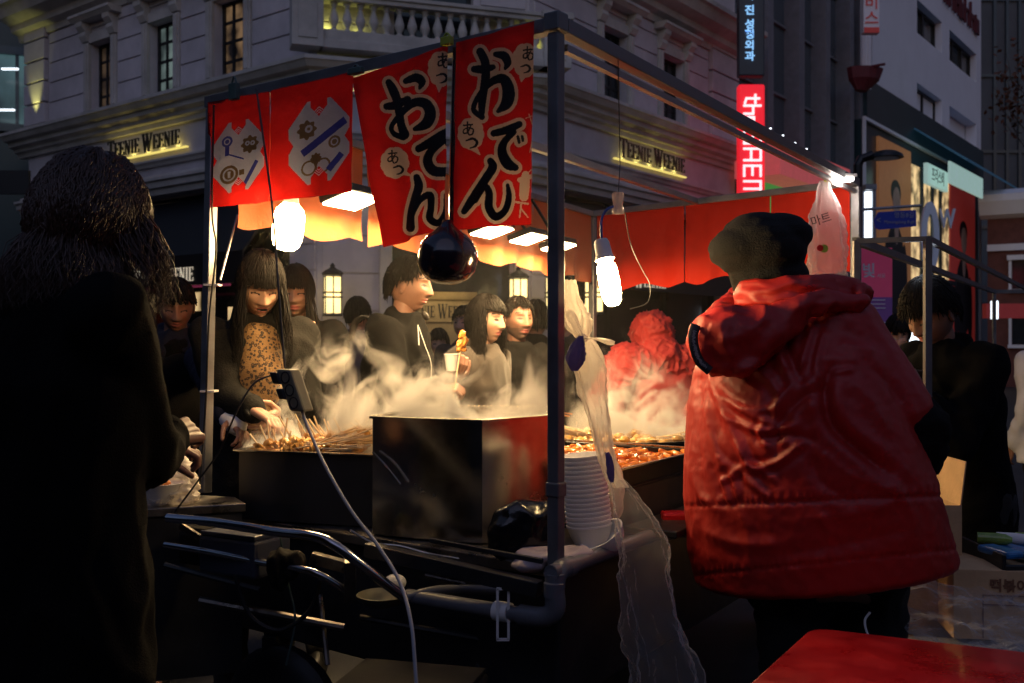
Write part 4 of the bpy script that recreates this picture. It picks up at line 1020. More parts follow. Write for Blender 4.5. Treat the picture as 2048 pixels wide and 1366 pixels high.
# posts and rails
def post(a, zb, wd, m, lean=V((0, 0, 0))):
    k = MB(); k.sqtube(V((a.x, a.y, zb))+lean, V((a.x, a.y, ZT-.02)), wd, hint=dL); return k.build('post', m, cart, bevel=.003)
post(CFR, .86, .031, 'frame_dark'); post(CR, .86, .040, 'galv'); post(CB, .86, .036, 'galv')
k = MB(); k.sqtube(P(410, 985, 3.06), V((CFL.x, CFL.y, ZT-.02)), .030, hint=dL); k.build('post', 'galv', cart, bevel=.003)
k = MB()
k.sqtube(CFL-dL*.02, CFR+dL*.02, .034); k.build('roof_rail', 'frame_dark', cart, bevel=.002)
k = MB(); k.sqtube(CFR+dR*.03+V((0, 0, .004)), CR, .036); k.build('roof_rail', 'frame_dark', cart, bevel=.002)
k = MB(); k.sqtube(CR, CB, .032); k.build('roof_rail', 'galv', cart, bevel=.002)
k = MB(); k.sqtube(CFL, CB, .030); k.build('roof_rail', 'galv', cart, bevel=.002)
mA = CFL.lerp(CFR, .40); mB_ = CB.lerp(CR, .45)
k = MB(); k.sqtube(mA, mB_-V((0, 0, .0)), .030); k.build('roof_rail', 'galv', cart, bevel=.002)
# second lower rail under the right roof rail, catches lamp light
k = MB(); k.sqtube(CFR+dR*.04-V((0, 0, .045)), CR-V((0, 0, .045)), .018); k.build('roof_rail', 'galv', cart)
k = MB(); k.box(CFR+V((0, 0, .005)), (.044, .044, .045), (dL, nOut, V((0, 0, 1)))); k.build('corner_bracket', 'frame_dark', cart, bevel=.004); k = MB(); k.box(CFR+V((0, 0, -1.1)), (.038, .038, .035), (dL, nOut, V((0, 0, 1)))); k.build('post_sleeve', 'frame_dark', cart, bevel=.004)
# body under the pots
def inset(p, k=.06): c = (CFL+CFR+CR+CB)/4; return p+(c-p).normalized()*k
deck = [inset(CFL), inset(CFR), inset(CR), inset(CB)]
k = MB(); k.prism([(p.x, p.y) for p in deck], .50, .83); k.build('body_box', 'cart_black', cart, bevel=.01)
k = MB(); k.prism([(p.x, p.y) for p in [inset(p, .02) for p in (CFL, CFR, CR, CB)]], .832, .86); k.build('deck', 'steel_worn', cart, bevel=.004)
for pa, pb in ((.2, CFL), (.8, CFL), (.25, CR), (.8, CR)):
    c = (deck[0].lerp(deck[1], pa) if pb is CFL else deck[3].lerp(deck[2], pa)); c = V((c.x, c.y, .24))
    k = MB(); k.lathe(c-dR*.05, [(.05, 0), (.17, .01), (.22, .02), (.24, .04), (.24, .07), (.22, .09), (.17, .1), (.05, .11)], 28, ax=dR); k.build('wheel', 'black_cable', cart, smooth=True)
for a_ in (.15, .85):
    for b_ in ((0, 1), (3, 2)): c = deck[b_[0]].lerp(deck[b_[1]], a_); MB().sqtube(V((c.x, c.y, .24)), V((c.x, c.y, .5)), .04).build('leg', 'cart_black', cart)
# angle rails in front of the pots
k = MB()
a, b = P(735, 1098, 2.55), P(1080, 1178, 2.32); k.sqtube(a, b, .035); a, b = P(860, 1120, 2.5), P(1085, 1165, 2.34); k.sqtube(a+V((0, 0, .05)), b+V((0, 0, .05)), .012)
k.build('angle_rail', 'cart_black', cart, bevel=.002)
# left side ledge
poly = [P(190, 1021, 2.72), P(492, 1003, 2.86), P(470, 988, 2.98), P(200, 975, 3.14)]
zl_ = .935; poly = [V((p.x, p.y, 0)) for p in poly]
k = MB(); k.prism([(p.x, p.y) for p in poly], zl_-.025, zl_); k.build('side_shelf', 'steel_worn', cart, bevel=.003)
k = MB(); pc = sum(poly, V((0, 0, 0)))/4; k.prism([tuple(pc+(p-pc)*.95)[:2] for p in poly], .45, zl_-.027); k.build('side_cabinet', 'cart_black', cart)
# PVC pipe guard with elbows
def pipe(pts, r, nm, m, parent, smooth=True): k = MB(); k.tube(pts, r, 16); return k.build(nm, m, parent, smooth=smooth)
pz = .865; E1 = P(1110, 1140, 2.31); E1.z = pz; E2 = V((E1.x+dR.x*1.0, E1.y+dR.y*1.0, pz))
E0 = P(1108, 1240, 2.30); Lp = P(815, 1192, 2.52)
gp = thing('grey_pipe_guard', 'grey plastic pipe with rounded elbows around the cart corner', 'pipe', V((E1.x, E1.y, .7)))
path = spline([Lp, lerp(Lp, E0, .55), E0+(Lp-E0).normalized()*.07, E0+(Lp-E0).normalized()*.025+V((0, 0, .006)), E0+V((.004, 0, .03)), E0+V((.002, 0, .075)), E1-V((0, 0, .06)), E1-V((0, 0, .022))+dR*.005, E1+dR*.022, E1+dR*.06, E2], 6)
pipe(path, .0185, 'pipe', 'pvc', gp)
k = MB()
for p, d in ((E0+(Lp-E0).normalized()*.075, (Lp-E0)), (E0+V((0, 0, .07)), V((0, 0, 1))), (E1-V((0, 0, .075)), V((0, 0, 1))), (E1+dR*.06, dR), (E1-V((0, 0, .02)), V((0, 0, 1)))):
    d = d.normalized(); k.lathe(p-d*.018, [(.0185, 0), (.024, .002), (.024, .034), (.0185, .036)], 18, ax=d)
k.tube(spline([E0+(Lp-E0).normalized()*.07, E0+(Lp-E0).normalized()*.022+V((0, 0, .005)), E0+V((.003, 0, .028)), E0+V((0, 0, .07))], 6), .0235, 16)
k.tube(spline([E1-V((0, 0, .07)), E1-V((0, 0, .024)), E1+dR*.024, E1+dR*.065], 6), .0235, 16)
k.build('elbow', 'pvc', gp, smooth=True)
pcl = lerp(E0, Lp, .33); dp_ = (Lp-E0).normalized(); k = MB(); k.lathe(pcl-dp_*.02, [(.0235, 0), (.0235, .04)], 18, ax=dp_); k.build('clamp', 'white_plastic', gp, smooth=True)
k = MB(); fx = V((0, -1, 0))
for z0, z1, r_ in ((.03, .085, 1),): 
    q = pcl+V((0, -.022, 0)); k.sqtube(q+V((-.012, 0, -.02)), q+V((-.012, 0, .06)), .006); k.sqtube(q+V((.014, 0, -.02)), q+V((.014, 0, .06)), .006); k.sqtube(q+V((-.014, 0, .06)), q+V((.016, 0, .06)), .006); k.sqtube(q+V((-.012, 0, -.06)), q+V((-.012, 0, -.02)), .006); k.sqtube(q+V((.014, 0, -.06)), q+V((.014, 0, -.02)), .006); k.sqtube(q+V((-.014, 0, -.06)), q+V((.016, 0, -.06)), .006)
k.build('clamp_plate', 'white_plastic', gp)
# push handle: two bent chrome tubes
ph = thing('push_handle', 'bent chrome push handle bars of the cart', 'handle', P(600, 1110, 2.5))
Yh = 2.48
pipe(spline([P(335, 1036, 2.62), P(430, 1045, 2.58), P(540, 1062, 2.52), P(625, 1072, 2.48), P(672, 1092, 2.46), P(720, 1128, 2.46), P(775, 1170, 2.48), P(815, 1200, 2.5)], 6), .0125, 'handle_bar', 'chrome', ph)
pipe(spline([P(330, 1090, 2.66), P(430, 1106, 2.6), P(540, 1128, 2.55), P(620, 1142, 2.5), P(672, 1168, 2.5), P(705, 1190, 2.52)], 6), .009, 'lower_bar', 'chrome', ph)
for a_, b_, w_ in ((P(700, 1120, 2.48), P(700, 1200, 2.52), .03), (P(360, 1050, 2.62), P(400, 1075, 2.62), .015), (P(622, 1115, 2.6), P(698, 1135, 2.6), .03)): MB().sqtube(a_, b_, w_).build('bracket', 'steel_worn', ph, bevel=.002)
pipe(spline([P(1000, 1180, 2.5), P(880, 1180, 2.5), P(815, 1195, 2.5)], 4), .012, 'side_bar', 'pvc', ph)
# dark battery boxes and small junk below
def simple_box(nm, label, cat, c, size, m, yaw=0, bevel=.01, extra=None):
    t = thing(nm, label, cat, V(c)-V((0, 0, size[2]/2))); ax = (V((math.cos(yaw), math.sin(yaw), 0)), V((-math.sin(yaw), math.cos(yaw), 0)), V((0, 0, 1)))
    k = MB(); k.box(c, size, ax); k.build('case', m, t, bevel=bevel)
    k = MB(); k.box(V(c)+V((0, 0, size[2]/2+.006)), (size[0]*.96, size[1]*.96, .012), ax); k.build('lid', m, t, bevel=.003)
    if extra: extra(t, V(c), ax)
    return t
mat('box_blue', (.05, .055, .08), .4, rv=.1); mat('box_grimy', (.022, .02, .018), .9, spec=.1, var=.5, vs=14, rv=.2)
simple_box('battery_box', 'dark blue grey battery box behind the chrome bars', 'box', P(490, 1105, 2.66), (.20, .14, .10), 'box_blue', -.5)
simple_box('control_box', 'small pale scuffed box at the left behind the chrome bars', 'box', P(415, 1090, 2.72), (.10, .12, .09), 'box_grimy', -.5)
simple_box('tool_crate', 'grimy grey crate on the ground below the cart', 'crate', P(815, 1425, 2.15), (.30, .24, .12), 'box_grimy', -.25)
k = MB(); k.ell(P(790, 1165, 2.62), .03, .03, .022); tag(k.build('white_cup', 'white_plastic', smooth=True), 'small white cup tucked under the chrome handle end', 'cup')
k = MB(); k.lathe(P(765, 1215, 2.60), [(.015, 0), (.05, .012), (.068, .035), (.066, .036), (.048, .016), (.01, .005)], 24); tag(k.build('yellow_dish', 'olive_box', smooth=True), 'shallow yellowish dish below the chrome handle', 'dish')

# ------------------------------------------------------------------ oden tray
T0 = P(478, 900, 3.0); T1 = P(752, 908, 2.87); zt_ = 1.075; T0.z = T1.z = zt_
tr = thing('oden_tray', 'low black rectangular tray full of skewered fishcakes', 'tray', V(((T0.x+T1.x)/2, (T0.y+T1.y)/2+.2, .86)))
dT = (T1-T0).normalized(); bk = V((-dT.y, dT.x, 0)); 
if bk.y < 0: bk = -bk
LT = (T1-T0).length; DT = .42
def tp(u, v, z): p = T0+dT*u+bk*v; return V((p.x, p.y, z))
k = MB()
for (u0, u1, v0, v1) in ((0, LT, 0, .012), (0, LT, DT-.012, DT), (0, .012, .012, DT-.012), (LT-.012, LT, .012, DT-.012)):
    k.box8([tp(u0, v0, .865), tp(u1, v0, .865), tp(u1, v1, .865), tp(u0, v1, .865), tp(u0, v0, zt_-.004), tp(u1, v0, zt_-.004), tp(u1, v1, zt_-.004), tp(u0, v1, zt_-.004)])
k.build('tray_wall', 'cart_black', tr)
k = MB()
for (u0, u1, v0, v1) in ((-.012, LT, -.014, .016), (-.012, LT, DT-.012, DT+.014), (-.012, .016, .016, DT-.012), (LT-.012, LT, .016, DT-.012)):
    k.box8([tp(u0, v0, zt_-.004), tp(u1, v0, zt_-.004), tp(u1, v1, zt_-.004), tp(u0, v1, zt_-.004), tp(u0, v0, zt_), tp(u1, v0, zt_), tp(u1, v1, zt_), tp(u0, v1, zt_)])
k.build('rim', 'steel', tr)
k = MB(); k.add([tp(.01, .01, zt_-.03), tp(LT-.01, .01, zt_-.03), tp(LT-.01, DT-.01, zt_-.03), tp(.01, DT-.01, zt_-.03)], [(0, 1, 2, 3)]); k.build('broth', 'broth', tr)
rnd = random.Random(5)
# skewers: stick > fishcake. lying bundle at the right, upright sticks at the left
def skewer(a, b, cake, label, group):
    t = thing('fishcake_skewer', label, 'skewer', a, group)
    k = MB(); k.tube([a, b], [.0030, .0026], 6); k.build('stick', 'skewer', t)
    if cake:
        k = MB(); d = (b-a).normalized(); L_ = min(.06, (b-a).length*.3); pts = []; x, y = frame_axes(d)
        for i in range(9): pts.append(a+d*(L_*i/8)+x*(.008*math.sin(i*1.7))+y*.004*math.cos(i*2.1))
        k.tube(pts, [.008, .013, .010, .015, .010, .015, .010, .013, .007], 8, flat=.55); k.build('fishcake', 'fishcake', t, smooth=True)
for i in range(76):  # lying: fishcake end at left/back, stick points right
    u = rnd.uniform(.10, .26); v = rnd.uniform(.03, .36); z = zt_-.015+rnd.uniform(0, .02)+(i/52)*.015
    b_ = tp(LT-.015+rnd.uniform(-.13, .012), min(.40, max(.01, v+rnd.uniform(-.14, .14))), zt_+.008+rnd.uniform(0, .12)*(.45+.55*v/.36)); a_ = tp(u, v, z)
    skewer(a_, b_, True, 'fishcake skewer lying in the bundle at the right side of the tray', 'skewers lying in the tray')
for i, (px, py, bx, by) in enumerate(((435, 0, 0, 0),)*0+(((500, 868, 522, 898)), (534, 842, 541, 896), (558, 832, 592, 893), (560, 862, 580, 898), (582, 862, 572, 898), (612, 838, 640, 890), (618, 838, 655, 888), (637, 850, 662, 885), (612, 842, 618, 885), (700, 845, 725, 862), (688, 850, 700, 880), (655, 842, 668, 876), (520, 850, 540, 898), (575, 836, 566, 896), (596, 845, 612, 892), (628, 832, 648, 888), (648, 838, 664, 884), (668, 836, 690, 880), (545, 858, 556, 898), (676, 850, 684, 882), (604, 852, 606, 894), (710, 838, 735, 868), (590, 828, 620, 886))):
    Yt = 3.05+.02*(i % 4); a_ = P(bx, by, Yt); b_ = P(px, py, Yt+.02)
    skewer(a_, b_, True, 'fishcake skewer standing upright in the broth at the left of the tray', 'skewers standing in the tray')
for i in range(16):
    k = MB(); c = tp(rnd.uniform(.03, .3), rnd.uniform(.04, .35), zt_-.012); ang = rnd.uniform(0, 3.14); ax = (V((math.cos(ang), math.sin(ang), 0)), V((-math.sin(ang), math.cos(ang), 0)), V((0, 0, 1)))
    k.ell(c, .028, .018, .012, ax, 12, 8); tag(k.build('fishcake_piece', 'fishcake', smooth=True), 'loose fishcake piece floating in the broth of the tray', 'fishcake', 'loose fishcake pieces in the tray')

# ------------------------------------------------------------------ tall steel pot
V0 = V((-.388, 2.77)); V1 = V((-.079, 2.64)); V2 = V((.115, 2.82)); V3 = V((.135, 3.20)); V4 = V((-.27, 3.22))
pot = thing('steel_broth_pot', 'large boxy stainless steel broth pot with a bright folded rim', 'pot', V((-.05, 2.9, .86)))
cen = (V0+V1+V2+V3+V4)/5; ring = []
# curved front sheet
def bez(a, b, n, bow): 
    d = (b-a); nn = V((d.y, -d.x)).normalized()*bow; return [a+d*(i/n)+nn*(4*(i/n)*(1-i/n)) for i in range(n)]
nrm_out = lambda: 0
ring = bez(V0, V1, 12, .012)+bez(V1, V2, 10, .008)+bez(V2, V3, 6, 0)+bez(V3, V4, 6, 0)+bez(V4, V0, 6, 0)
zr = 1.19
def sheet(mb, ringp, z0, z1, th=.004):
    n = len(ringp); inn = [p+(cen-p).normalized()*th for p in ringp]
    vs = [(p.x, p.y, z0) for p in ringp]+[(p.x, p.y, z1) for p in ringp]+[(p.x, p.y, z0) for p in inn]+[(p.x, p.y, z1) for p in inn]
    fs = []
    for i in range(n):
        j = (i+1) % n; fs += [(i, j, n+j, n+i), (2*n+j, 2*n+i, 3*n+i, 3*n+j), (n+i, n+j, 3*n+j, 3*n+i), (j, i, 2*n+i, 2*n+j)]
    mb.add(vs, fs)
k = MB(); sheet(k, ring, .865, zr-.002); k.build('pot_wall', 'steel', pot, smooth=True, sharp=25)
k = MB(); rim = [p+(p-cen).normalized()*.010 for p in ring]; sheet(k, rim, zr-.004, zr+.003, .03); k.build('rim', 'steel', pot)
k = MB(); k.prism([tuple(p+(cen-p).normalized()*.006) for p in ring], zr-.09, zr-.07); k.build('broth', 'broth', pot)
k = MB()
for tq in (.2, .5, .8): c = V0.lerp(V1, tq); k.lathe(V((c.x, c.y-.010, .845)), [(.011, 0), (.011, .012)], 12, ax=V((0, -1, 0)))
k.build('rivet', 'cart_black', pot)
k = MB(); a = P(752, 912, 2.76); k.tube(spline([P(746, 905, 2.75), P(770, 930, 2.72), P(800, 968, 2.70)], 5), .0035, 8); k.build('hook_wire', 'steel', pot)
# burner skirt under pot, black cloth over the front right
mat('black_film', (.006, .006, .007), .22, bump=.5, bs=14, rv=.1)
def lumpy(nm, label, cat, elems, m, vox=.008, amp=.006, sc_=(14, 14, 14), seed=1, group=None, smooth=3):
    k = MB()
    for e_ in elems:
        if e_[0] == 'c': k.cap(*e_[1:])
        elif e_[0] == 'e': k.ell(*e_[1:])
        elif e_[0] == 'l': k.loft(e_[1])
    vs, fs, nr = remesh(k, vox, smooth); vs = folds(vs, nr, amp, sc_, seed); o = rawobj(nm, vs, fs, m, None, None, True, 180); return tag(o, label, cat, group)
lumpy('black_plastic_bag', 'crumpled black plastic bag in front of the steel pot', 'bag', [('e', P(1045, 1060, 2.50), .085, .05, .075), ('e', P(1015, 1075, 2.49), .05, .04, .06), ('e', P(1080, 1040, 2.52), .05, .05, .05)], 'black_film', seed=4)
lumpy('purple_packet', 'flattened glossy purple plastic packet by the corner post', 'packet', [('e', P(1100, 1110, 2.44), .085, .05, .02), ('e', P(1140, 1105, 2.46), .06, .05, .015), ('e', P(1060, 1130, 2.43), .05, .04, .014)], 'mauve_lid', vox=.006, amp=.005)

# ------------------------------------------------------------------ right pans
def rp(s, w_, z): p = V((.30, 2.80, 0))+dR*s-V((dL.x, dL.y, 0))*0+inR*w_; return V((p.x, p.y, z))
cp = thing('sauce_pan', 'square black pan of spicy red rice cakes behind the cup stack', 'pan', rp(.3, .3, .86))
k = MB(); S1, W1, zp = .66, .56, 1.035
def panbox(k, s0, s1, w0, w1, z0, z1): k.box8([rp(s0, w0, z0), rp(s1, w0, z0), rp(s1, w1, z0), rp(s0, w1, z0), rp(s0, w0, z1), rp(s1, w0, z1), rp(s1, w1, z1), rp(s0, w1, z1)])
for q in ((0, S1, 0, .015), (0, S1, W1-.015, W1), (0, .015, .015, W1-.015), (S1-.015, S1, .015, W1-.015)): panbox(k, *q, .985, zp)
panbox(k, 0, S1, 0, W1, .975, .985); k.build('pan_body', 'black_metal', cp, bevel=.003)
k = MB()
for q in ((-.006, S1+.006, -.006, .006), (-.006, S1+.006, W1-.006, W1+.006), (-.006, .006, .006, W1-.006), (S1-.006, S1+.006, .006, W1-.006)): panbox(k, *q, zp+.001, zp+.006)
k.build('rim', 'steel', cp)
k = MB()
for q in ((.0, S1, .0, .025), (0, S1, W1-.025, W1), (0, .03, .025, W1-.025), (S1-.03, S1, .025, W1-.025)): panbox(k, *q, .865, .975)
panbox(k, .03, S1-.03, .03, W1-.03, .87, .9); k.build('burner_skirt', 'cart_black', cp)
def fs_grid(u, v): p = rp(.015+(S1-.03)*u, .015+(W1-.03)*v, 1.018); p.z += .012*noise.noise(V((u*9, v*9, 1)))+.006*noise.noise(V((u*25, v*25, 3))); return p
grid_obj('red_sauce', fs_grid, 60, 60, 'sauce', cp)
rc = thing('rice_cake_heap', 'glistening orange red rice cakes heaped in the square pan', 'food', rp(.3, .3, 1.02)); k = MB(); rnd = random.Random(8)
for i in range(170):
    c = rp(rnd.uniform(.04, S1-.04), rnd.uniform(.04, W1-.04), 1.018+rnd.uniform(0, .010)); a = rnd.uniform(0, 3.14); d = V((math.cos(a), math.sin(a), rnd.uniform(-.25, .25))).normalized()*.022
    k.cap(c-d, .0085, c+d, .0085, 8)
rc2 = k.build('rice_cakes', 'ricecake', rc, smooth=True); rc2['kind'] = 'stuff'
k = MB(); a = rp(.52, .02, 1.04); b = rp(.64, .02, 1.04); k.tube([a, a+V((0, 0, .035)), b+V((0, 0, .035)), b], .004, 8); k.build('handle', 'white_plastic', cp)
# round far pan
rpn = P(1250, 852, 3.98); rpn.z = 1.03; fp = thing('round_pan', 'wide round pan of golden skewers at the far end of the stall', 'pan', V((rpn.x, rpn.y, .86)))
k = MB(); k.lathe(V((rpn.x, rpn.y, .865)), [(.20, 0), (.26, .05), (.31, .13), (.325, .155), (.335, .158), (.335, .163), (.32, .163), (.305, .13), (.25, .12), (.001, .12)], 48); k.build('pan_body', 'black_metal', fp, smooth=True)
k = MB(); rnd = random.Random(4)
for i in range(160):
    a = rnd.uniform(0, 6.28); r_ = .27*math.sqrt(rnd.random()); c = V((rpn.x+r_*math.cos(a), rpn.y+r_*math.sin(a), 1.0+rnd.uniform(0, .03))); k.ell(c, .022, .018, .014, None, 8, 6)
o = k.build('golden_food', 'fishcake', fp, smooth=True); o['kind'] = 'stuff'
for i in range(34):
    a = rnd.uniform(2.2, 7.2); c = V((rpn.x+.12*math.cos(a), rpn.y+.12*math.sin(a), 1.02)); e_ = V((rpn.x+.33*math.cos(a+.35), rpn.y+.33*math.sin(a+.35), 1.035+rnd.uniform(0, .035)))
    skewer(c, e_, False, 'thin wooden skewer resting on the rim of the far round pan', 'skewers on the round pan')
for i in range(10):
    a_ = P(1045+rnd.uniform(0, 50), 822+rnd.uniform(-4, 4), 3.3); skewer(a_+V((.09, .08, -.02)), a_, False, 'thin wooden skewer poking out of the steaming steel pot', 'skewers in the steel pot')
# counter clutter at right
mat('counter_dark', (.03, .028, .026), .4, rv=.15, var=.3)
k = MB(); k.box(rp(.30, -.10, .865)+V((0, 0, .01)), (.62, .16, .02), (dR, inR, V((0, 0, 1)))); tag(k.build('counter_board', 'counter_dark', bevel=.004), 'narrow dark serving board along the right edge of the cart', 'board')
# cup stack: every bowl a thing
cb, ct = P(1180, 1068, 2.60), P(1166, 930, 2.62); nbowl = 16; ax_ = (ct-cb).normalized()
def bowl_mesh():
    k = MB(); k.lathe(V((0, 0, 0)), [(.034, 0), (.040, .002), (.052, .03), (.0585, .052), (.0605, .053), (.0605, .058), (.0575, .058), (.050, .03), (.036, .006), (.001, .005)], 32); return k
proto = None
for i in range(nbowl):
    c = cb+(ct-cb)*(i/(nbowl-1))-ax_*.03
    if proto is None:
        k = bowl_mesh(); me = rawobj('foam_bowl', k.v, k.f, 'foam_white', None, None, True, 40); proto = me; o = me
        # re-origin so the mesh is about its base
    else: o = proto.copy(); col.objects.link(o)
    o.location = c; o.rotation_euler = (0, math.atan2(ax_.x, ax_.z), 0)
    tag(o, 'white foam bowl in the tall leaning stack beside the corner post', 'bowl', 'stacked white foam bowls')
# rice sack / mesh behind cups, bowl at right
lumpy('yellow_mesh_bag', 'crinkled yellowish plastic bag behind the foam bowl stack', 'bag', [('e', P(1222, 985, 2.72), .035, .03, .10)], 'bag_thick', vox=.006, amp=.006)
k = MB(); k.lathe(P(1222, 1098, 2.56), [(.03, 0), (.05, .02), (.06, .045), (.062, .05), (.057, .05), (.045, .02), (.01, .005)], 28, ax=V((-.5, -.2, .8))); tag(k.build('white_bowl', 'foam_white', smooth=True), 'single white bowl tilted beside the hanging plastic bag', 'bowl')
k = MB(); k.box(P(1350, 1040, 2.9), (.08, .06, .05)); tag(k.build('red_packet', 'red_table', bevel=.008), 'small red packet on the cart beside the vendor', 'packet')
for i, (px, py) in enumerate(((1310, 1065), (1340, 1068), (1362, 1062))):
    lumpy('crumpled_wrapper', ['crumpled pale wrapper nearest the hanging bag', 'crumpled pale wrapper in the middle of the cart edge', 'crumpled pale wrapper touching the red jacket'][i], 'wrapper', [('e', P(px, py, 2.85), .03, .02, .015)], 'bag_thick', vox=.004, amp=.006, sc_=(40, 40, 40), seed=i)

# ------------------------------------------------------------------ lamps
def bulb_lamp(label, pts, rad, m, cable_pts, cm, sockets):
    t = thing('light_bulb', label, 'light bulb', pts[0]); a, b = V(pts[0]), V(pts[1]); ax = (b-a).normalized(); L_ = (b-a).length
    k = MB(); k.lathe(a, [(rad*.72*x, L_*y) for x, y in ((.55, 0), (.75, .03), (1.05, .12), (1.18, .25), (1.2, .5), (1.15, .75), (.95, .9), (.6, .98), (.05, 1.0))], 28, ax=ax); k.build('glass', m, t, smooth=True)
    k = MB(); k.lathe(a-ax*.055, [(.016, 0), (.02, .01), (.022, .04), (.026, .054)], 16, ax=ax); k.build('socket', sockets, t, smooth=True)
    k = MB(); k.tube(spline(cable_pts+[a-ax*.05], 6), .0035, 8); k.build('cable', cm, t, smooth=True); return t
r1 = CFL.lerp(CFR, .22)
bulb_lamp('big glowing white bulb hanging under the left red cloth', (P(582, 408, 3.05), P(571, 502, 3.05)), .055, 'bulb', [r1+V((0, .15, 0)), P(580, 360, 3.05)], 'black_cable', 'white_plastic')
b2 = bulb_lamp('tilted glowing bulb on a blue cable in front of the far red cloth', (P(1210, 520, 2.57), P(1228, 612, 2.55)), .031, 'bulb2', [P(1236, 412, 2.6), P(1215, 418, 2.59), P(1203, 440, 2.58), P(1203, 475, 2.57)], 'blue_cable', 'white_plastic')
k = MB(); k.lathe(P(1236, 428, 2.6), [(.015, 0), (.017, .01), (.012, .025), (.017, .05), (.015, .055)], 12)
cloth_mat('clear_plastic', (.6, .5, .5), .3, rough=.15, alpha=.5); k.build('connector', 'clear_plastic', b2, smooth=True)
k = MB(); k.tube([P(1236, 396, 2.6), P(1240, 330, 2.65), P(1236, 105, 2.6)], .0013, 6); k.tube(spline([P(1250, 425, 2.6), P(1262, 490, 2.6), P(1285, 540, 2.62), P(1300, 570, 2.62), P(1295, 605, 2.6), P(1260, 618, 2.58)], 6), .0014, 6); k.build('wire', 'black_cable', b2)
# floodlights on the far rail
def flood(px, py, label, w_=.20):
    d = (CB-CFL).normalized(); n = V((d.y, -d.x, 0)); 
    if n.y > 0: n = -n
    rr = V(((px-1024)/F, 1, 0)); o = CFL+n*.16; t_ = o.dot(n)/rr.dot(n); q = P(px, py, t_)
    t = thing('floodlight', label, 'floodlight', q, 'floodlights along the back rail'); ax0 = d; tilt = .28; ax1 = (n*math.cos(tilt)-V((0, 0, 1))*math.sin(tilt)*-1).normalized(); ax1 = (n*math.cos(tilt)+V((0, 0, 1))*math.sin(tilt)).normalized(); ax2 = ax0.cross(ax1).normalized()
    if ax2.z < 0: ax2 = -ax2
    k = MB(); k.box(q+ax2*.022, (w_, w_*.7, .03), (ax0, ax1, ax2)); k.build('housing', 'black_metal', t, bevel=.006)
    k = MB(); k.box(q+ax2*.003, (w_*.92, w_*.62, .006), (ax0, ax1, ax2)); k.build('glass', 'flood', t)
    k = MB(); k.sqtube(q+ax2*.037, V((q.x, q.y, ZT-.01))-n*.16, .012); k.build('bracket', 'black_metal', t)
    light('flood_light', 'AREA', q-ax2*.012, 22 if px > 1100 else 15, (1, .67, .30), w_*.6, q-ax2-n*.25)
flood(706, 404, 'leftmost floodlight, glowing behind the plain red cloth'); flood(815, 424, 'floodlight shining through the left lettered banner'); flood(985, 465, 'floodlight right of the dark hanging bag'); flood(1058, 480, 'floodlight beside the dark corner post', .19); flood(1118, 496, 'floodlight mostly hidden behind the dark corner post', .19)

# ------------------------------------------------------------------ cloth banners
def seg_d(px, py, a, b):
    ax, ay, bx, by = a[0], a[1], b[0], b[1]; dx, dy = bx-ax, by-ay; L2 = dx*dx+dy*dy+1e-9
    t = np.clip(((px-ax)*dx+(py-ay)*dy)/L2, 0, 1); return np.hypot(px-ax-t*dx, py-ay-t*dy)-(a[2]+(b[2]-a[2])*t)
def smooth_stroke(st, n=5):
    pts = [V((x, y, r)) for x, y, r in st]; return [tuple(q) for q in spline(pts, n)] if len(pts) > 2 else st
def strokes_d(px, py, strokes):
    d = np.full(px.shape, 1e9)
    for st in strokes:
        st = smooth_stroke(st)
        for i in range(len(st)-1): d = np.minimum(d, seg_d(px, py, st[i], st[i+1]))
    return d
def cloth_panel(nm, label, cat, q, paint, nu, nv, mats, wave=.012, seed=0, group=None, off=.03, hem=True):
    """q: four corner points TL TR BR BL in space; paint(px,py,u,v)->material index"""
    TL, TR, BR, BL = q; U, Vv = np.meshgrid(np.linspace(0, 1, nu+1), np.linspace(0, 1, nv+1))
    TLn, TRn, BRn, BLn = [np.array(list(p)) for p in q]
    Pt = (1-Vv)[..., None]*((1-U)[..., None]*TLn+U[..., None]*TRn)+Vv[..., None]*((1-U)[..., None]*BLn+U[..., None]*BRn)
    nn = np.array(list(nOut)); dsp = wave*(np.sin(U*7+seed+Vv*1.5)*.6+np.sin(U*15+seed*2-Vv*2.2)*.3)*(.25+.75*Vv)+off
    for_noise = np.array([[noise.noise(V((U[j, i]*3, Vv[j, i]*4, seed)))*.8 for i in range(0, nu+1)] for j in range(0, nv+1)]) if nu*nv < 90000 else 0
    dsp = dsp+wave*for_noise*(.3+.7*Vv)
    Pt = Pt+dsp[..., None]*nn
    px = 1024+F*Pt[..., 0]/Pt[..., 1]; py = 683-F*(Pt[..., 2]-Z0)/Pt[..., 1]
    cxp = (px[:-1, :-1]+px[1:, 1:])/2; cyp = (py[:-1, :-1]+py[1:, 1:])/2; cu = (U[:-1, :-1]+U[1:, 1:])/2; cv = (Vv[:-1, :-1]+Vv[1:, 1:])/2
    mi = paint(cxp, cyp, cu, cv).astype(int).reshape(-1)
    fs = [(j*(nu+1)+i, (j+1)*(nu+1)+i, (j+1)*(nu+1)+i+1, j*(nu+1)+i+1) for j in range(nv) for i in range(nu)]
    o = rawobj(nm, Pt.reshape(-1, 3), fs, mats, None, mi, True, 180); return tag(o, label, cat, group)
def onrail(px, py, drop=0):  # point in the vertical plane of the front-left rail
    n = nOut; r_ = V(((px-1024)/F, 1, 0)); t_ = V((CFL.x, CFL.y, 0)).dot(n)/r_.dot(n); return P(px, py, t_)
S = 2.926; ox, oy = 400, 100
def cs(sts): return [[(x/S+ox, y/S+oy, r/S) for x, y, r in st] for st in sts]
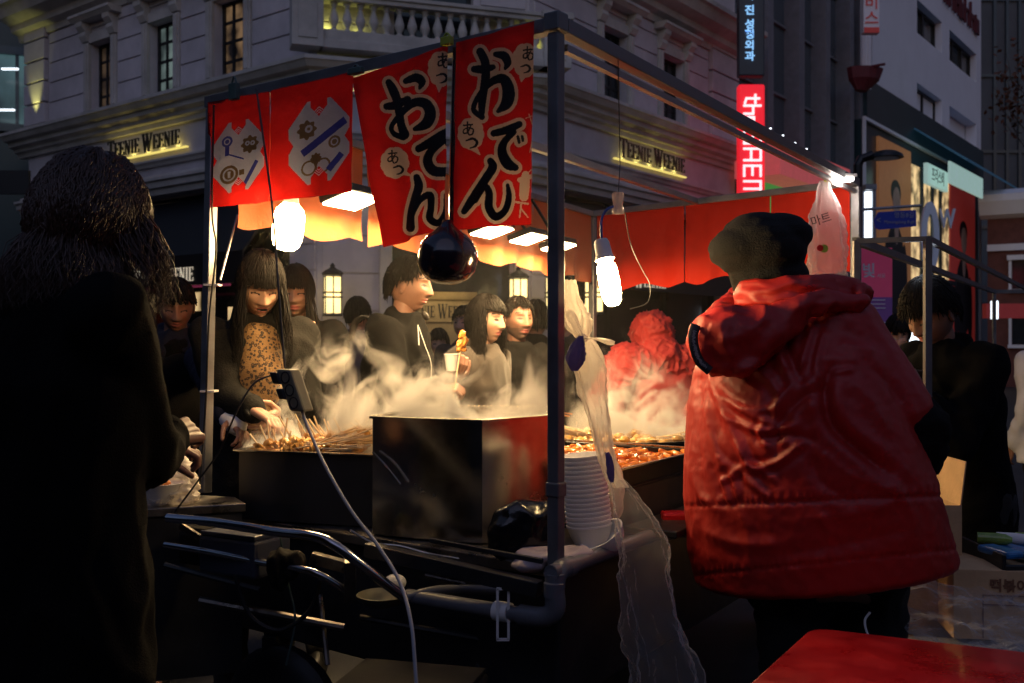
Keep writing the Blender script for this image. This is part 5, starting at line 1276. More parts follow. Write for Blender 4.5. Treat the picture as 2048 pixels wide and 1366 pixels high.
oden1 = cs([[(1105, 190, 20), (1130, 235, 27), (1155, 300, 26), (1168, 380, 24), (1178, 440, 24), (1198, 495, 28)],
 [(1092, 330, 20), (1145, 322, 26), (1215, 288, 20)],
 [(1190, 510, 20), (1135, 490, 15), (1122, 445, 14), (1180, 370, 18), (1250, 310, 24), (1315, 312, 30), (1348, 365, 33), (1325, 430, 32), (1258, 462, 14)],
 [(1205, 182, 18), (1262, 162, 26), (1298, 185, 24), (1285, 225, 8)],
 [(1280, 578, 22), (1340, 545, 26), (1420, 495, 26), (1470, 470, 22)], [(1420, 530, 22), (1355, 590, 24), (1332, 650, 28), (1370, 708, 30), (1470, 712, 26)], [(1432, 530, 10), (1445, 552, 9)],
 [(1268, 745, 20), (1280, 800, 26), (1255, 880, 24), (1235, 960, 22), (1232, 1040, 26)], [(1240, 960, 18), (1285, 880, 18), (1345, 850, 22), (1352, 920, 20), (1345, 985, 22), (1395, 1012, 20), (1435, 950, 16), (1440, 850, 14)]])
aB = lambda cx, cy, k: [[(cx-22*k, cy-16*k, 4*k), (cx+20*k, cy-20*k, 4*k)], [(cx-4*k, cy-32*k, 4*k), (cx-4*k, cy+10*k, 4*k), (cx+4*k, cy+30*k, 4*k)], [(cx+12*k, cy-12*k, 3*k), (cx-4*k, cy+18*k, 4*k), (cx-22*k, cy+22*k, 4*k), (cx-22*k, cy+6*k, 3*k), (cx, cy-4*k, 3*k), (cx+24*k, cy+4*k, 4*k), (cx+20*k, cy+26*k, 4*k), (cx+6*k, cy+32*k, 3*k)]]
tB = lambda cx, cy, k: [[(cx-26*k, cy-12*k, 4*k), (cx+6*k, cy-22*k, 6*k), (cx+26*k, cy-4*k, 7*k), (cx+16*k, cy+16*k, 6*k), (cx-8*k, cy+24*k, 3*k)]]
def bubble(cx, cy, rx, ry, n=9):
    return [[(cx+rx*.5*math.cos(2*math.pi*i/n), cy+ry*.55*math.sin(2*math.pi*i/n), min(rx, ry)*.5), (cx+rx*.52*math.cos(2*math.pi*i/n+.1), cy+ry*.57*math.sin(2*math.pi*i/n+.1), min(rx, ry)*.5)] for i in range(n)]+[[(cx, cy, rx*.6), (cx, cy+1, rx*.6)]]
bub1 = cs(bubble(1140, 660, 84, 92)+[[(1200, 720, 14), (1232, 735, 4)]]+bubble(1410, 110, 78, 118)+[[(1400, 200, 22), (1398, 245, 3)]])
txt1 = cs(aB(1128, 625, 1.15)+tB(1160, 702, 1.05)+aB(1425, 62, 1.3)+tB(1415, 165, 1.15))
def paint1(px, py, u, v):
    m = np.zeros(px.shape); d = strokes_d(px, py, oden1); m[d < 20/S] = 1; b = strokes_d(px, py, bub1); m[b < 0] = 1; m[d < 0] = 2; t_ = strokes_d(px, py, txt1); m[(t_ < 0)] = 2; return m
oden2 = cs([[(1640, 10, 24), (1668, 70, 26), (1672, 150, 26), (1660, 240, 24), (1650, 320, 22), (1648, 385, 16)], [(1605, 112, 20), (1660, 112, 26), (1715, 100, 16)],
 [(1650, 392, 18), (1600, 345, 15), (1640, 255, 16), (1710, 185, 22), (1775, 170, 30), (1805, 235, 36), (1795, 310, 34), (1745, 358, 12)], [(1730, 25, 16), (1780, 35, 26), (1800, 75, 22), (1785, 110, 8)],
 [(1720, 488, 20), (1790, 470, 24), (1868, 435, 20)], [(1835, 480, 18), (1780, 540, 22), (1768, 600, 28), (1800, 665, 32), (1845, 688, 20)], [(1860, 508, 9), (1868, 540, 9)], [(1885, 505, 8), (1890, 530, 8)],
 [(1700, 650, 20), (1712, 690, 26), (1655, 780, 26), (1590, 880, 26), (1545, 945, 18)], [(1610, 880, 18), (1665, 800, 18), (1692, 840, 22), (1690, 920, 24), (1730, 975, 24), (1785, 940, 20), (1808, 860, 18), (1800, 790, 10)]])
bub2 = cs(bubble(1585, 490, 78, 100)+[[(1600, 570, 22), (1638, 612, 3)]]+bubble(1905, 60, 78, 110)+[[(1885, 160, 18), (1880, 185, 3)]]+[[(1905, 730, 22), (1900, 800, 30), (1895, 860, 26)], [(1870, 760, 14), (1940, 740, 14)], [(1880, 900, 5), (1870, 980, 4)], [(1880, 930, 5), (1920, 980, 4)], [(1850, 890, 6), (1920, 900, 6)]])
txt2 = cs(aB(1570, 460, 1.2)+tB(1590, 545, 1.2)+aB(1920, 20, 1.2)+tB(1905, 110, 1.0))
gum2 = cs([[(1895, 740, 3), (1940, 700, 3)], [(1925, 375, 3), (1950, 470, 3), (1930, 600, 3)], [(1905, 400, 2), (1960, 380, 2)]])
def paint2(px, py, u, v):
    m = np.zeros(px.shape); d = strokes_d(px, py, oden2); b = strokes_d(px, py, bub2); m[(d < 20/S) | (b < 0)] = 1; t_ = strokes_d(px, py, txt2); m[(d < 0) | (t_ < 0)] = 2; g_ = strokes_d(px, py, gum2); m[g_ < 0] = 1; return m
cl3 = ['red_cloth', 'cream_cloth', 'ink_cloth']
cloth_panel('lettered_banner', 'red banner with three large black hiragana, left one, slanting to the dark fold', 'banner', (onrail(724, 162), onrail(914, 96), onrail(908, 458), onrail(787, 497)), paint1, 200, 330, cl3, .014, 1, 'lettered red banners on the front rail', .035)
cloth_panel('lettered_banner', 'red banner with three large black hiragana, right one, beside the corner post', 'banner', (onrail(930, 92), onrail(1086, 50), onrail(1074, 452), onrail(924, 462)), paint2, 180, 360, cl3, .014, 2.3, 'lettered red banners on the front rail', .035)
# small short curtains with grey emblem print
def emblem(cx, cy, k, kind):
    def f(px, py, u, v):
        m = np.zeros(px.shape); x = (px-cx)/k; y = (py-cy+.22*(px-cx))/k
        # notched octagon-like plate
        inside = (np.abs(x) < .95) & (np.abs(y) < 1.3) & (np.abs(x)*.95+np.abs(y)*.75 < 1.32) & ~((np.abs(x) < .26) & (np.abs(y) > .78+np.abs(x)*1.2)) & ~((np.abs(y+.0) < .22) & (np.abs(x) > .80+np.abs(y)*.6))
        m[inside] = 1
        for q_ in (.05, .13, .21):  # chevrons at the notches
            m[(np.abs(x) < .3) & (np.abs(np.abs(y)-(.86+q_-np.abs(x)*.9)) < .018)] = 1
        def disc(ax, ay, r_, mm, hole=0): dd = np.hypot(x-ax, y-ay); m[(dd < r_) & (dd > hole) & inside] = mm
        def wob(ax, ay, r_, mm, n_=8):
            a = np.arctan2(y-ay, x-ax); dd = np.hypot(x-ax, y-ay); m[(dd < r_*(1+.12*np.cos(n_*a))) & inside] = mm
        if kind == 0:
            disc(-.35, .62, .34, 2); disc(-.35, .62, .24, 1); disc(-.35, .62, .18, 2); m[(np.abs(x+.35) < .05) & (np.abs(y-.62) < .12)] = 1
            wob(.42, -.35, .30, 2); disc(.33, -.40, .09, 1); disc(.52, -.38, .09, 1); disc(.33, -.40, .03, 2); disc(.52, -.38, .03, 2)
            disc(-.42, -.62, .2, 3); disc(-.42, -.62, .12, 1); disc(-.42, -.62, .08, 3); m[(np.abs(x+.42) < .08) & (y > -.45) & (y < -.1)] = 3; m[(np.abs(y-(x*.5+.05)) < .03) & (x > -.35) & (x < .2)] = 3
            m[(np.abs((x-.45)*.85+(y-.7)*.5) < .07) & (np.abs((y-.7)*.85-(x-.45)*.5) < .45) & inside] = 3; m[(np.abs(y-.62) < .1) & (np.abs(x-.12) < .1)] = 2
        else:
            wob(-.38, -.42, .28, 2); disc(-.32, -.45, .12, 1); disc(-.32, -.45, .05, 2)
            m[(np.abs((y+.1)*.86+(x-.15)*.5) < .12) & (np.abs((x-.15)*.86-(y+.1)*.5) < .78) & inside] = 3
            disc(.48, .12, .19, 2); disc(.48, .12, .12, 1); disc(.48, .12, .08, 2)
            disc(-.32, .78, .24, 2); disc(-.32, .78, .18, 1); disc(.12, .78, .24, 2); disc(.12, .78, .18, 1); wob(-.1, .52, .16, 2)
            m[(np.abs((x-.5)*.7+(y-.75)*.7) < .1) & (np.abs((y-.75)*.7-(x-.5)*.7) < .3) & inside] = 3
        return m
    return f
cl4 = ['red_cloth', 'grey_print', 'brown_print', 'blue_print']
cloth_panel('red_short_curtain', 'short red curtain with a small grey round emblem at the left stall end', 'curtain', (onrail(426, 207), onrail(549, 185), onrail(549, 404), onrail(424, 419)), emblem(477, 312, 54, 0), 150, 240, cl4, .010, 4, 'short red curtains on the front rail', .02)
cloth_panel('red_short_curtain', 'short red curtain with a wide grey emblem crossed by a blue bar', 'curtain', (onrail(551, 184), onrail(718, 146), onrail(716, 386), onrail(551, 404)), emblem(638, 282, 64, 1), 190, 240, cl4, .010, 6, 'short red curtains on the front rail', .02)
# inner valances seen from behind: along back rail and far end
def valance(a, b, hts, nm, label, seed, n=90, wave=.02, m='red_cloth_flood_lit'):
    d = (b-a).normalized(); nn = V((d.y, -d.x, 0))
    def fn(u, v):
        h = lerp(hts[0], hts[1], u)*(1+.04*math.sin(u*11+seed)); p = a+(b-a)*u; w_ = wave*(math.sin(u*23+seed+v*1.3)*.5+math.sin(u*9+seed)*.6+noise.noise(V((u*8, v*3, seed)))*.8)*(.2+.8*v)
        return p+nn*w_-V((0, 0, h*v))
    return tag(grid_obj(nm, fn, n, 14, m), label, 'curtain', 'red valances inside the stall')
off_ = V((0, 0, -.012))
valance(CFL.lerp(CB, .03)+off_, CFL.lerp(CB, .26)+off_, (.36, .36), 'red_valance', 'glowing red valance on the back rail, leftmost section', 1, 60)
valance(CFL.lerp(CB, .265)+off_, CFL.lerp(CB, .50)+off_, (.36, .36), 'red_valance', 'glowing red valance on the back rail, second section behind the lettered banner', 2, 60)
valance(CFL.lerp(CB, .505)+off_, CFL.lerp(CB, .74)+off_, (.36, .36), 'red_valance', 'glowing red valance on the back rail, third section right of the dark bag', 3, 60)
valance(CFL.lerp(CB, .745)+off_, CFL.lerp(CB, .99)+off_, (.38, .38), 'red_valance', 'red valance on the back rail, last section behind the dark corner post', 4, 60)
valance(CB.lerp(CR, .02)+off_, CB.lerp(CR, .40)+off_, (.44, .42), 'red_valance', 'red valance of the far stall end behind the hanging bulb', 5, 70, .012, 'red_cloth_far_lit')
valance(CB.lerp(CR, .405)+off_, CB.lerp(CR, .72)+off_, (.42, .40), 'red_valance', 'red valance of the far stall end behind the black beanie', 6, 60, .012, 'red_cloth_far_lit')
valance(CB.lerp(CR, .725)+off_, CB.lerp(CR, .98)+off_, (.42, .42), 'red_valance', 'red valance of the far stall end behind the bag on the right post', 7, 50, .012, 'red_cloth_far_lit')
# clips
def clip(px, py, w_, h_, m, label):
    q = onrail(px, py)+nOut*.05; t = thing('binder_clip', label, 'clip', q, 'clips on the front rail'); k = MB(); k.box(q, (w_, .018, h_), (dL, nOut, V((0, 0, 1)))); k.build('jaw', m, t, bevel=.003)
    k = MB(); k.tube(spline([q+dL*-.012+V((0, 0, h_*.4)), q+V((0, 0, h_*.9)), q+dL*.012+V((0, 0, h_*.4))], 5), .003, 6); k.build('handle', m, t)
clip(495, 190, .035, .05, 'clip_green', 'dark green clip above the left short curtain'); clip(919, 92, .032, .022, 'clip_yellow', 'yellow green clip between the two lettered banners'); clip(738, 150, .05, .018, 'clip_green', 'flat dark clip at the top left of the left lettered banner')
# dark strip between banners and the glossy black bag hanging from it
k = MB(); a = onrail(920, 100)+nOut*.02; b = onrail(918, 470)+nOut*.03
k.tube([a, lerp(a, b, .3), lerp(a, b, .7), b], [.012, .016, .018, .014], 10, flat=.5); bbg = thing('hanging_black_bag', 'glossy black balloon shaped bag hanging on a dark cloth strip between the banners', 'bag', b)
k.build('hanging_strip', 'blackbag', bbg, smooth=True)
c = onrail(920, 522)+nOut*.05; rr_ = .0735
k = MB(); prof = [(.001, -.062), (.03, -.060), (.052, -.050), (.068, -.030), (.0755, -.005), (.075, .018), (.066, .042), (.048, .062), (.030, .075), (.018, .086), (.012, .10)]
k.lathe(c, prof, 40); vs = np.array([list(v) for v in k.v]); 
for i in range(len(vs)): vs[i] += np.array(list((V(vs[i])-c).normalized()))*.0025*noise.noise(V(vs[i])*22)
rawobj('bag_body', vs, k.f, 'blackbag', bbg, None, True, 180)

# ------------------------------------------------------------------ power strip and cables
ps = thing('power_strip', 'grey green multi socket power strip hanging on its cable over the tray', 'power strip', P(590, 780, 2.66))
a, b = P(576, 738, 2.62), P(604, 822, 2.60); d = (b-a).normalized(); x, y = frame_axes(d, V((0, -1, 0))); 
k = MB(); k.box((a+b)/2, (.052, .040, .118), (V((.85, -.52, 0)).normalized(), V((.52, .85, 0)).normalized(), d)); k.build('housing', 'olive_box', ps, bevel=.006)
xa, ya = V((.85, -.52, 0)).normalized(), V((.52, .85, 0)).normalized()
for t_ in (.2, .5, .8):
    c = a.lerp(b, t_)-ya*.0185; k = MB(); k.lathe(c, [(.016, 0), (.016, .003), (.013, .003), (.013, .001)], 16, ax=-ya); k.build('socket', 'cart_black', ps)
k = MB(); k.box(a.lerp(b, .22)-xa*.035-ya*.01, (.03, .03, .035), (xa, ya, d)); k.box(a.lerp(b, .6)-xa*.034-ya*.01, (.026, .03, .03), (xa, ya, d)); k.build('plug', 'black_cable', ps, bevel=.005)
k = MB(); k.tube(spline([onrail(545, 186)+nOut*.06, P(543, 400, 2.8), P(556, 560, 2.72), P(566, 690, 2.68), P(570, 735, 2.66)], 8), .0032, 8); k.build('supply_cable', 'black_cable', ps, smooth=True)
k = MB(); k.tube(spline([b, P(620, 865, 2.55), P(655, 940, 2.45), P(705, 1025, 2.35), P(755, 1090, 2.28), P(800, 1165, 2.2), P(822, 1245, 2.12), P(830, 1330, 2.08), P(836, 1420, 2.05)], 8), .0042, 8); k.build('grey_cable', 'grey_cable', ps, smooth=True)
k = MB(); k.tube(spline([a.lerp(b, .25)-xa*.05, P(540, 752, 2.62), P(505, 770, 2.6), P(470, 830, 2.58), P(440, 900, 2.6), P(390, 970, 2.62), P(345, 1030, 2.64)], 8), .0026, 8); k.build('plug_cable', 'black_cable', ps, smooth=True)
k = MB(); k.tube(spline([P(428, 210, 3.0), P(424, 420, 3.0), P(432, 500, 3.0), P(418, 640, 3.0), P(412, 800, 3.0), P(400, 970, 3.0)], 6), .003, 6); tag(k.build('post_cable', 'black_cable'), 'thin dark cable running down the left stall post', 'cable')
for py, lb_ in ((570, 'upper pale cable tie around the left stall post'), (782, 'lower pale cable tie around the left stall post')):
    k = MB(); q = P(lerp(437, 412, (py-205)/780), py, 3.075); k.box(q, (.045, .045, .006)); tag(k.build('cable_tie', 'white_plastic'), lb_, 'cable tie')
k = MB(); k.tube([P(475, 430, 3.4), P(440, 560, 3.15)], .004, 6); tag(k.build('brace_rod', 'galv'), 'thin diagonal brace rod beside the left stall post', 'rod')

# ------------------------------------------------------------------ plastic bags
def film_bag(nm, label, secs, m, Y, seed=1, fold=7, parent=None, amp=.22, group=None, top=None, flat=.45):
    """secs: (px,py,half width px); star shaped folded film"""
    secs = [tuple(q) for q in spline([V(s_) for s_ in secs], 9)]; rings = []; vs = []; n = 72
    for i, (px, py, hw) in enumerate(secs):
        t = i/(len(secs)-1); c = P(px, py, Y); r_ = hw/F*Y
        for k_ in range(n):
            a = 2*math.pi*k_/n; rr = 1+amp*math.sin(fold*a+seed+t*5)*(.6+.4*math.sin(t*7+seed))+.20*noise.noise(V((math.cos(a)*2.2, math.sin(a)*2.2, t*9+seed)))+.16*noise.noise(V((math.cos(a)*5, math.sin(a)*5, t*22+seed)))
            vs.append(c+V((math.cos(a)*r_*rr, math.sin(a)*r_*rr*flat, .25*r_*noise.noise(V((math.cos(a)*2, math.sin(a)*2, seed))))))
    L_ = len(secs); fs = [(i*n+k_, (i+1)*n+k_, (i+1)*n+(k_+1) % n, i*n+(k_+1) % n) for i in range(L_-1) for k_ in range(n)]
    fs.append(tuple(range((L_-1)*n, L_*n)))
    o = rawobj(nm, [tuple(v) for v in vs], fs, m, parent, None, True, 180); return o
hb = thing('tied_plastic_bags', 'bundle of long white plastic bags tied to the corner post with a bow', 'plastic bags', P(1170, 900, 2.45))
film_bag('upper_bag', '', [(1140, 560, 10), (1146, 600, 16), (1155, 640, 26), (1164, 676, 12)], 'bag_thick', 2.42, 2, parent=hb)
film_bag('long_bag', '', [(1166, 672, 12), (1180, 720, 30), (1184, 770, 28), (1196, 830, 20), (1208, 890, 16), (1222, 945, 15), (1238, 975, 18)], 'bag_thick', 2.42, 3, parent=hb)
film_bag('purple_print_loop', '', [(1162, 672, 5), (1155, 695, 14), (1150, 722, 16), (1150, 742, 6)], 'bag_blue', 2.39, 4, 5, parent=hb)
film_bag('bow_ear', '', [(1168, 676, 5), (1190, 676, 10), (1212, 682, 14), (1222, 690, 6)], 'bag_thick', 2.39, 5, 5, parent=hb)
film_bag('bow_ear', '', [(1163, 672, 4), (1150, 650, 8), (1143, 630, 9), (1140, 618, 3)], 'bag_thick', 2.39, 6, 5, parent=hb)
k = MB(); k.ell(P(1165, 677, 2.40), .013, .012, .012); k.build('knot', 'bag_thick', hb, smooth=True)
film_bag('purple_print', '', [(1214, 905, 4), (1219, 925, 7), (1222, 950, 7), (1224, 965, 3)], 'bag_blue', 2.375, 7, 5, parent=hb)
k = MB(); k.tube([P(1200, 760, 2.46), P(1220, 838, 2.46)], .0016, 6); k.build('tie_string', 'skewer', hb)
o = film_bag('clear_trash_bag', '', [(1232, 960, 14), (1258, 1010, 32), (1282, 1070, 48), (1290, 1120, 48), (1294, 1180, 50), (1308, 1260, 58), (1330, 1340, 68), (1345, 1430, 74)], 'bag_film', 2.40, 8, 5, amp=.20); tag(o, 'long clear trash bag hanging to the ground beside the vendor', 'plastic bag')
o = film_bag('bag_on_post', '', [(1648, 362, 10), (1650, 385, 16), (1653, 430, 30), (1655, 480, 36), (1655, 530, 38), (1655, 552, 35)], 'bag_pink', 4.45, 11, 6, amp=.14, flat=.3)
bp_ = thing('printed_plastic_bag', 'pinkish translucent plastic bag with green print hooked on the right post', 'plastic bag', P(1655, 552, 4.45)); loc0 = o.location.copy(); o.parent = bp_; o.location = loc0-bp_.location; o.name = 'bag_film'
FZ6 = Fr((0, 4.28), (1, 0), (0, -1)); k = MB(); k.lathe(P(1648, 497, 4.29), [(.018, 0), (.018, .002)], 20, ax=V((0, -1, 0))); k.build('green_print', 'green_glow' if False else 'bottle_green', bp_)
k = MB(); k.lathe(P(1640, 496, 4.285), [(.014, 0), (.014, .002)], 20, ax=V((0, -1, 0))); k.build('red_print', 'red_table', bp_)
k = MB(); put_text(k, FZ6, '마트', (1642-1024)/F*4.28, Z0+(683-440)/F*4.28, 0, .05, ex=.001, rot=.3); k.build('dark_print', 'print_black', bp_)
k = MB(); k.tube(spline([P(1648, 352, 4.5), P(1650, 362, 4.45), P(1654, 352, 4.42)], 4), .006, 6); k.build('hook', 'clip_yellow', bp_)

# bag with bowl on the left shelf
tb = thing('takeaway_bag', 'open white plastic bag holding a bowl of food on the left steel shelf', 'plastic bag', P(318, 1012, 2.86))
film_bag('bag_film', '', [(346, 898, 6), (344, 925, 34), (338, 960, 56), (330, 990, 66), (326, 1014, 60)], 'bag_thick', 2.88, 13, 6, amp=.12, flat=.8, parent=tb)
k = MB(); bq = P(322, 1012, 2.84); k.lathe(V((bq.x, bq.y, .938)), [(.030, 0), (.034, .002), (.052, .03), (.066, .058), (.068, .06), (.064, .06), (.048, .03), (.02, .008), (.001, .008)], 32)
t2 = thing('food_bowl', 'white bowl with reddish food inside the plastic bag', 'bowl', V((bq.x, bq.y, .938))); k.build('bowl', 'foam_white', t2, smooth=True)
vs, fs, nr = None, None, None
k = MB()
for i in range(12): k.ell(V((bq.x+random.uniform(-.035, .035), bq.y+random.uniform(-.035, .035), .995+random.uniform(0, .008))), .014, .012, .009, None, 8, 6)
k.build('food', 'ricecake', t2, smooth=True)

# ------------------------------------------------------------------ right foreground: table, boxes, plastic
rt_ = thing('red_table', 'glossy red folding table top in the right foreground', 'table', V((1.0, 1.6, 0)))
c0 = V((.715, 2.37)); c1 = V((1.30, 2.10)); dl = (V((.473, 1.98))-c0).normalized(); c2 = c0+dl*1.25; c3 = c1+dl*1.25
def rc_(a, b, c, r_=.05, n=5):
    p1 = b+(a-b).normalized()*r_; p2 = b+(c-b).normalized()*r_; return [p1.lerp(b, t).lerp(b.lerp(p2, t), t) for t in [i/n for i in range(n+1)]]
c1 = c0+(c1-c0).normalized()*1.0; c3 = c1+dl*1.25
poly = rc_(c2, c0, c1)+rc_(c0, c1, c3)+rc_(c1, c3, c2)+rc_(c3, c2, c0)
k = MB(); k.prism([tuple(p) for p in reversed(poly)], .695, .72); k.build('table_top', 'red_table', rt_, bevel=.004)
for cc in (c0, c1, c2, c3):
    m_ = (c0+c1+c2+c3)/4; q = cc+(m_-cc).normalized()*.12; k = MB(); k.tube([(q.x, q.y, 0), (q.x, q.y, .695)], .014, 10); k.build('leg', 'galv', rt_)
def carton(nm, label, c, size, yaw, m='cardboard', flaps=(), txt=None):
    ax = (V((math.cos(yaw), math.sin(yaw), 0)), V((-math.sin(yaw), math.cos(yaw), 0)), V((0, 0, 1))); c = V(c); t = thing(nm, label, 'cardboard box', c-V((0, 0, size[2]/2)))
    X, Y_, Zz = ax; sx, sy, sz = [q/2 for q in size]; th = .005; k = MB()
    for sg in (-1, 1):
        k.box(c+Y_*sg*(sy-th/2), (size[0], th, size[2]), ax); k.box(c+X*sg*(sx-th/2), (th, size[1]-2*th, size[2]), ax)
    k.box(c-Zz*(sz-th/2), (size[0]-2*th-.001, size[1]-2*th-.001, th), ax); k.build('walls', m, t)
    for side, ang, ln in flaps:
        e = {'r': (X, Y_, sx, size[1]), 'l': (-X, Y_, sx, size[1]), 'f': (-Y_, X, sy, size[0]), 'b': (Y_, X, sy, size[0])}[side]
        hdir = (e[0]*math.cos(ang)+Zz*math.sin(ang)).normalized(); hinge = c+e[0]*(e[2]-.002)+Zz*sz; nn = hdir.cross(e[1]).normalized()
        k = MB(); k.box(hinge+hdir*ln/2, (ln, e[3]-.004, .004), (hdir, e[1], nn)); k.build('flap', m, t)
    if txt:
        frm = Fr((c-Y_*(sy+.001)).to_2d(), X.to_2d(), (-Y_).to_2d()); k = MB(); txt(k, frm, c, size); k.build('printing', 'print_brown', t)
    return t
carton('cardboard_box', 'open cardboard box with a raised flap, just right of the red jacket', V((1.185, 3.10, .655)), (.30, .30, .52), -.02, flaps=(('r', 1.45, .13), ('b', 1.35, .14), ('l', 1.9, .12)), txt=lambda k, fr, c, s_: put_text(k, fr, '취급주의', .07, c.z+.12, .001, .035, ex=.0005))
def tx2(k, fr, c, s_):
    put_text(k, fr, '떡볶이', .02, c.z+.055, .001, .038, ex=.0005, bold=.001)
    for (a, b, z0, z1) in ((-.05, .09, .028, .031), (-.05, .09, .002, .005), (-.05, -.047, -.09, .028)): k.fb(fr, a, b, c.z+z0, c.z+z1, .0005, .002)
    put_text(k, fr, '은  넣', .01, c.z+.016, .001, .018, ex=.0005)
carton('cardboard_box', 'closed light cardboard box with printed hangul in front of the open one', P(2010, 1180, 2.78)+V((0, .1, -.04)), (.25, .24, .19), -.16, flaps=(('l', 1.35, .15), ('f', 3.08, .118), ('b', 3.08, .118)), txt=tx2)
# hoses and wires under the cart front
for i, (pts_, m_, r_, lb_) in enumerate((([(470, 1150), (500, 1230), (560, 1260), (620, 1220), (640, 1160)], 'black_cable', .006, 'black gas hose looping below the chrome bars'), ([(560, 1070), (575, 1160), (590, 1240), (572, 1330)], 'clip_green', .003, 'thin green cord hanging below the chrome bars'), ([(900, 1130), (930, 1150), (990, 1150), (1040, 1165)], 'black_cable', .004, 'short black wire along the cart front under the pot'), ([(700, 1060), (745, 1085), (800, 1092), (870, 1110), (960, 1122)], 'steel', .003, 'thin steel strip along the foot of the pot'))):
    tag(MB().tube(spline([P(x, y, 2.56) for x, y in pts_], 6), r_, 8).build('hose', m_, smooth=True), lb_, 'hose')
lumpy('rag', 'dirty rag hanging over the lower chrome bar', 'rag', [('c', P(560, 1120, 2.54), .03, P(556, 1165, 2.54), .022), ('c', P(590, 1125, 2.54), .028, P(584, 1150, 2.54), .02)], 'box_grimy', vox=.006, amp=.008, sc_=(30, 30, 12))
simple_box('gas_burner', 'low dark gas burner box under the tray front', 'burner', P(640, 1075, 2.95)+V((0, .1, 0)), (.30, .18, .06), 'box_grimy', -.6)
for i, (pa, pb, r_) in enumerate((((330, 1130), (520, 1180), .008), ((400, 1200), (690, 1255), .010), ((720, 1235), (1080, 1300), .009), ((850, 1150), (1090, 1200), .006), ((960, 1250), (955, 1366), .008), ((640, 1190), (655, 1330), .007))):
    tag(MB().tube([P(*pa, 2.62), P(*pb, 2.55)], r_, 8).build('frame_tube', 'steel_worn' if i % 2 else 'cart_black', smooth=True), ['thin dark tube low at the left end of the cart front', 'worn steel tube running low under the chrome bars', 'black tube low under the grey pipe', 'short worn steel tube just above the grey pipe', 'black upright tube at the bottom edge below the clamp', 'worn upright tube under the battery box'][i], 'tube')
# black tray with packs
bt = thing('black_display_tray', 'black tray of packets standing on the light cardboard box', 'tray', P(2060, 1115, 2.85)); k = MB(); c = P(2075, 1128, 2.9); k.box(c, (.32, .26, .03)); k.box(c+V((-.16, 0, .03)), (.012, .26, .05)); k.box(c+V((0, -.13, .012)), (.32, .01, .03)); k.build('tray', 'cart_black', bt, bevel=.004)
for i in range(3):
    k = MB(); q = P(2000+38*i, 1103, 2.84+.03*i); k.box(q, (.06, .12, .022), (V((.96, .25, 0)).normalized(), V((-.25, .96, 0)).normalized(), V((0, 0, 1)))); tag(k.build('blue_packet', 'pack_blue', bevel=.008), ['leftmost blue wet wipe packet in the black tray', 'second blue packet from the left in the black tray', 'third blue packet, cut by the right picture edge'][i], 'packet', 'blue packets in the black tray')
    k = MB(); q = P(1995+38*i, 1078, 2.92+.03*i); k.tube([q+V((-.05, .02, 0)), q+V((0, 0, 0)), q+V((.02, -.01, 0)), q+V((.035, -.018, 0))], [.017, .018, .016, .008], 12); tag(k.build('green_bottle', 'bottle_green' if i != 1 else 'foam_white', smooth=True), ['green bottle lying at the left of the black tray', 'white bottle lying between two green ones in the black tray', 'green bottle lying at the right edge of the black tray'][i], 'bottle', 'small bottles in the black tray')
def pf(u, v):
    p = V((lerp(1.02, 1.62, u), lerp(2.42, 2.78, v), lerp(.60, .72, v))); p.z += .03*noise.noise(V((u*6, v*5, 2)))+.018*abs(noise.noise(V((u*14, v*11, 7)))); return p
mat('film_crate', (.5, .5, .52), .2, alpha=.45, bump=.6, bs=20, coat=.5); tag(grid_obj('plastic_sheet', pf, 60, 40, 'bag_film'), 'crinkled clear plastic sheet over the crate behind the red table', 'plastic sheet')
k = MB(); k.box(V((1.36, 2.62, .3)), (.64, .36, .52), (V((.97, -.2, 0)).normalized(), V((.2, .97, 0)).normalized(), V((0, 0, 1)))); tag(k.build('pale_crate', 'film_crate', bevel=.01), 'pale translucent crate under the clear plastic sheet', 'crate')
k = MB(); k.tube(spline([P(1740, 1225, 2.45), P(1730, 1240, 2.44), P(1733, 1262, 2.43), P(1745, 1285, 2.42)], 6), .003, 6); tag(k.build('white_string', 'white_plastic'), 'curved white string hanging behind the red table', 'string')
lr_ = thing('rail_lamp', 'small white lamp under the roof rail above the pinkish bag', 'lamp', P(1680, 358, 4.5)); k = MB(); k.box(P(1682, 358, 4.5), (.10, .05, .022)); k.build('glass', 'led_spot', lr_); k = MB(); k.box(P(1682, 352, 4.5), (.12, .07, .012)); k.build('housing', 'galv', lr_)
light('rail_lamp_light', 'POINT', P(1682, 372, 4.45), 5, (1, .85, .75), .04)
for i, (px, py) in enumerate(((1541, 262), (1566, 276), (1590, 291), (1613, 303))):
    tag(MB().ell(P(px, py-5, 4.1+.15*i), .005, .005, .004).build('rail_spot_lamp', 'led_white', smooth=True), 'tiny white bulb on top of the long right roof rail', 'lamp', 'tiny bulbs along the right roof rail')
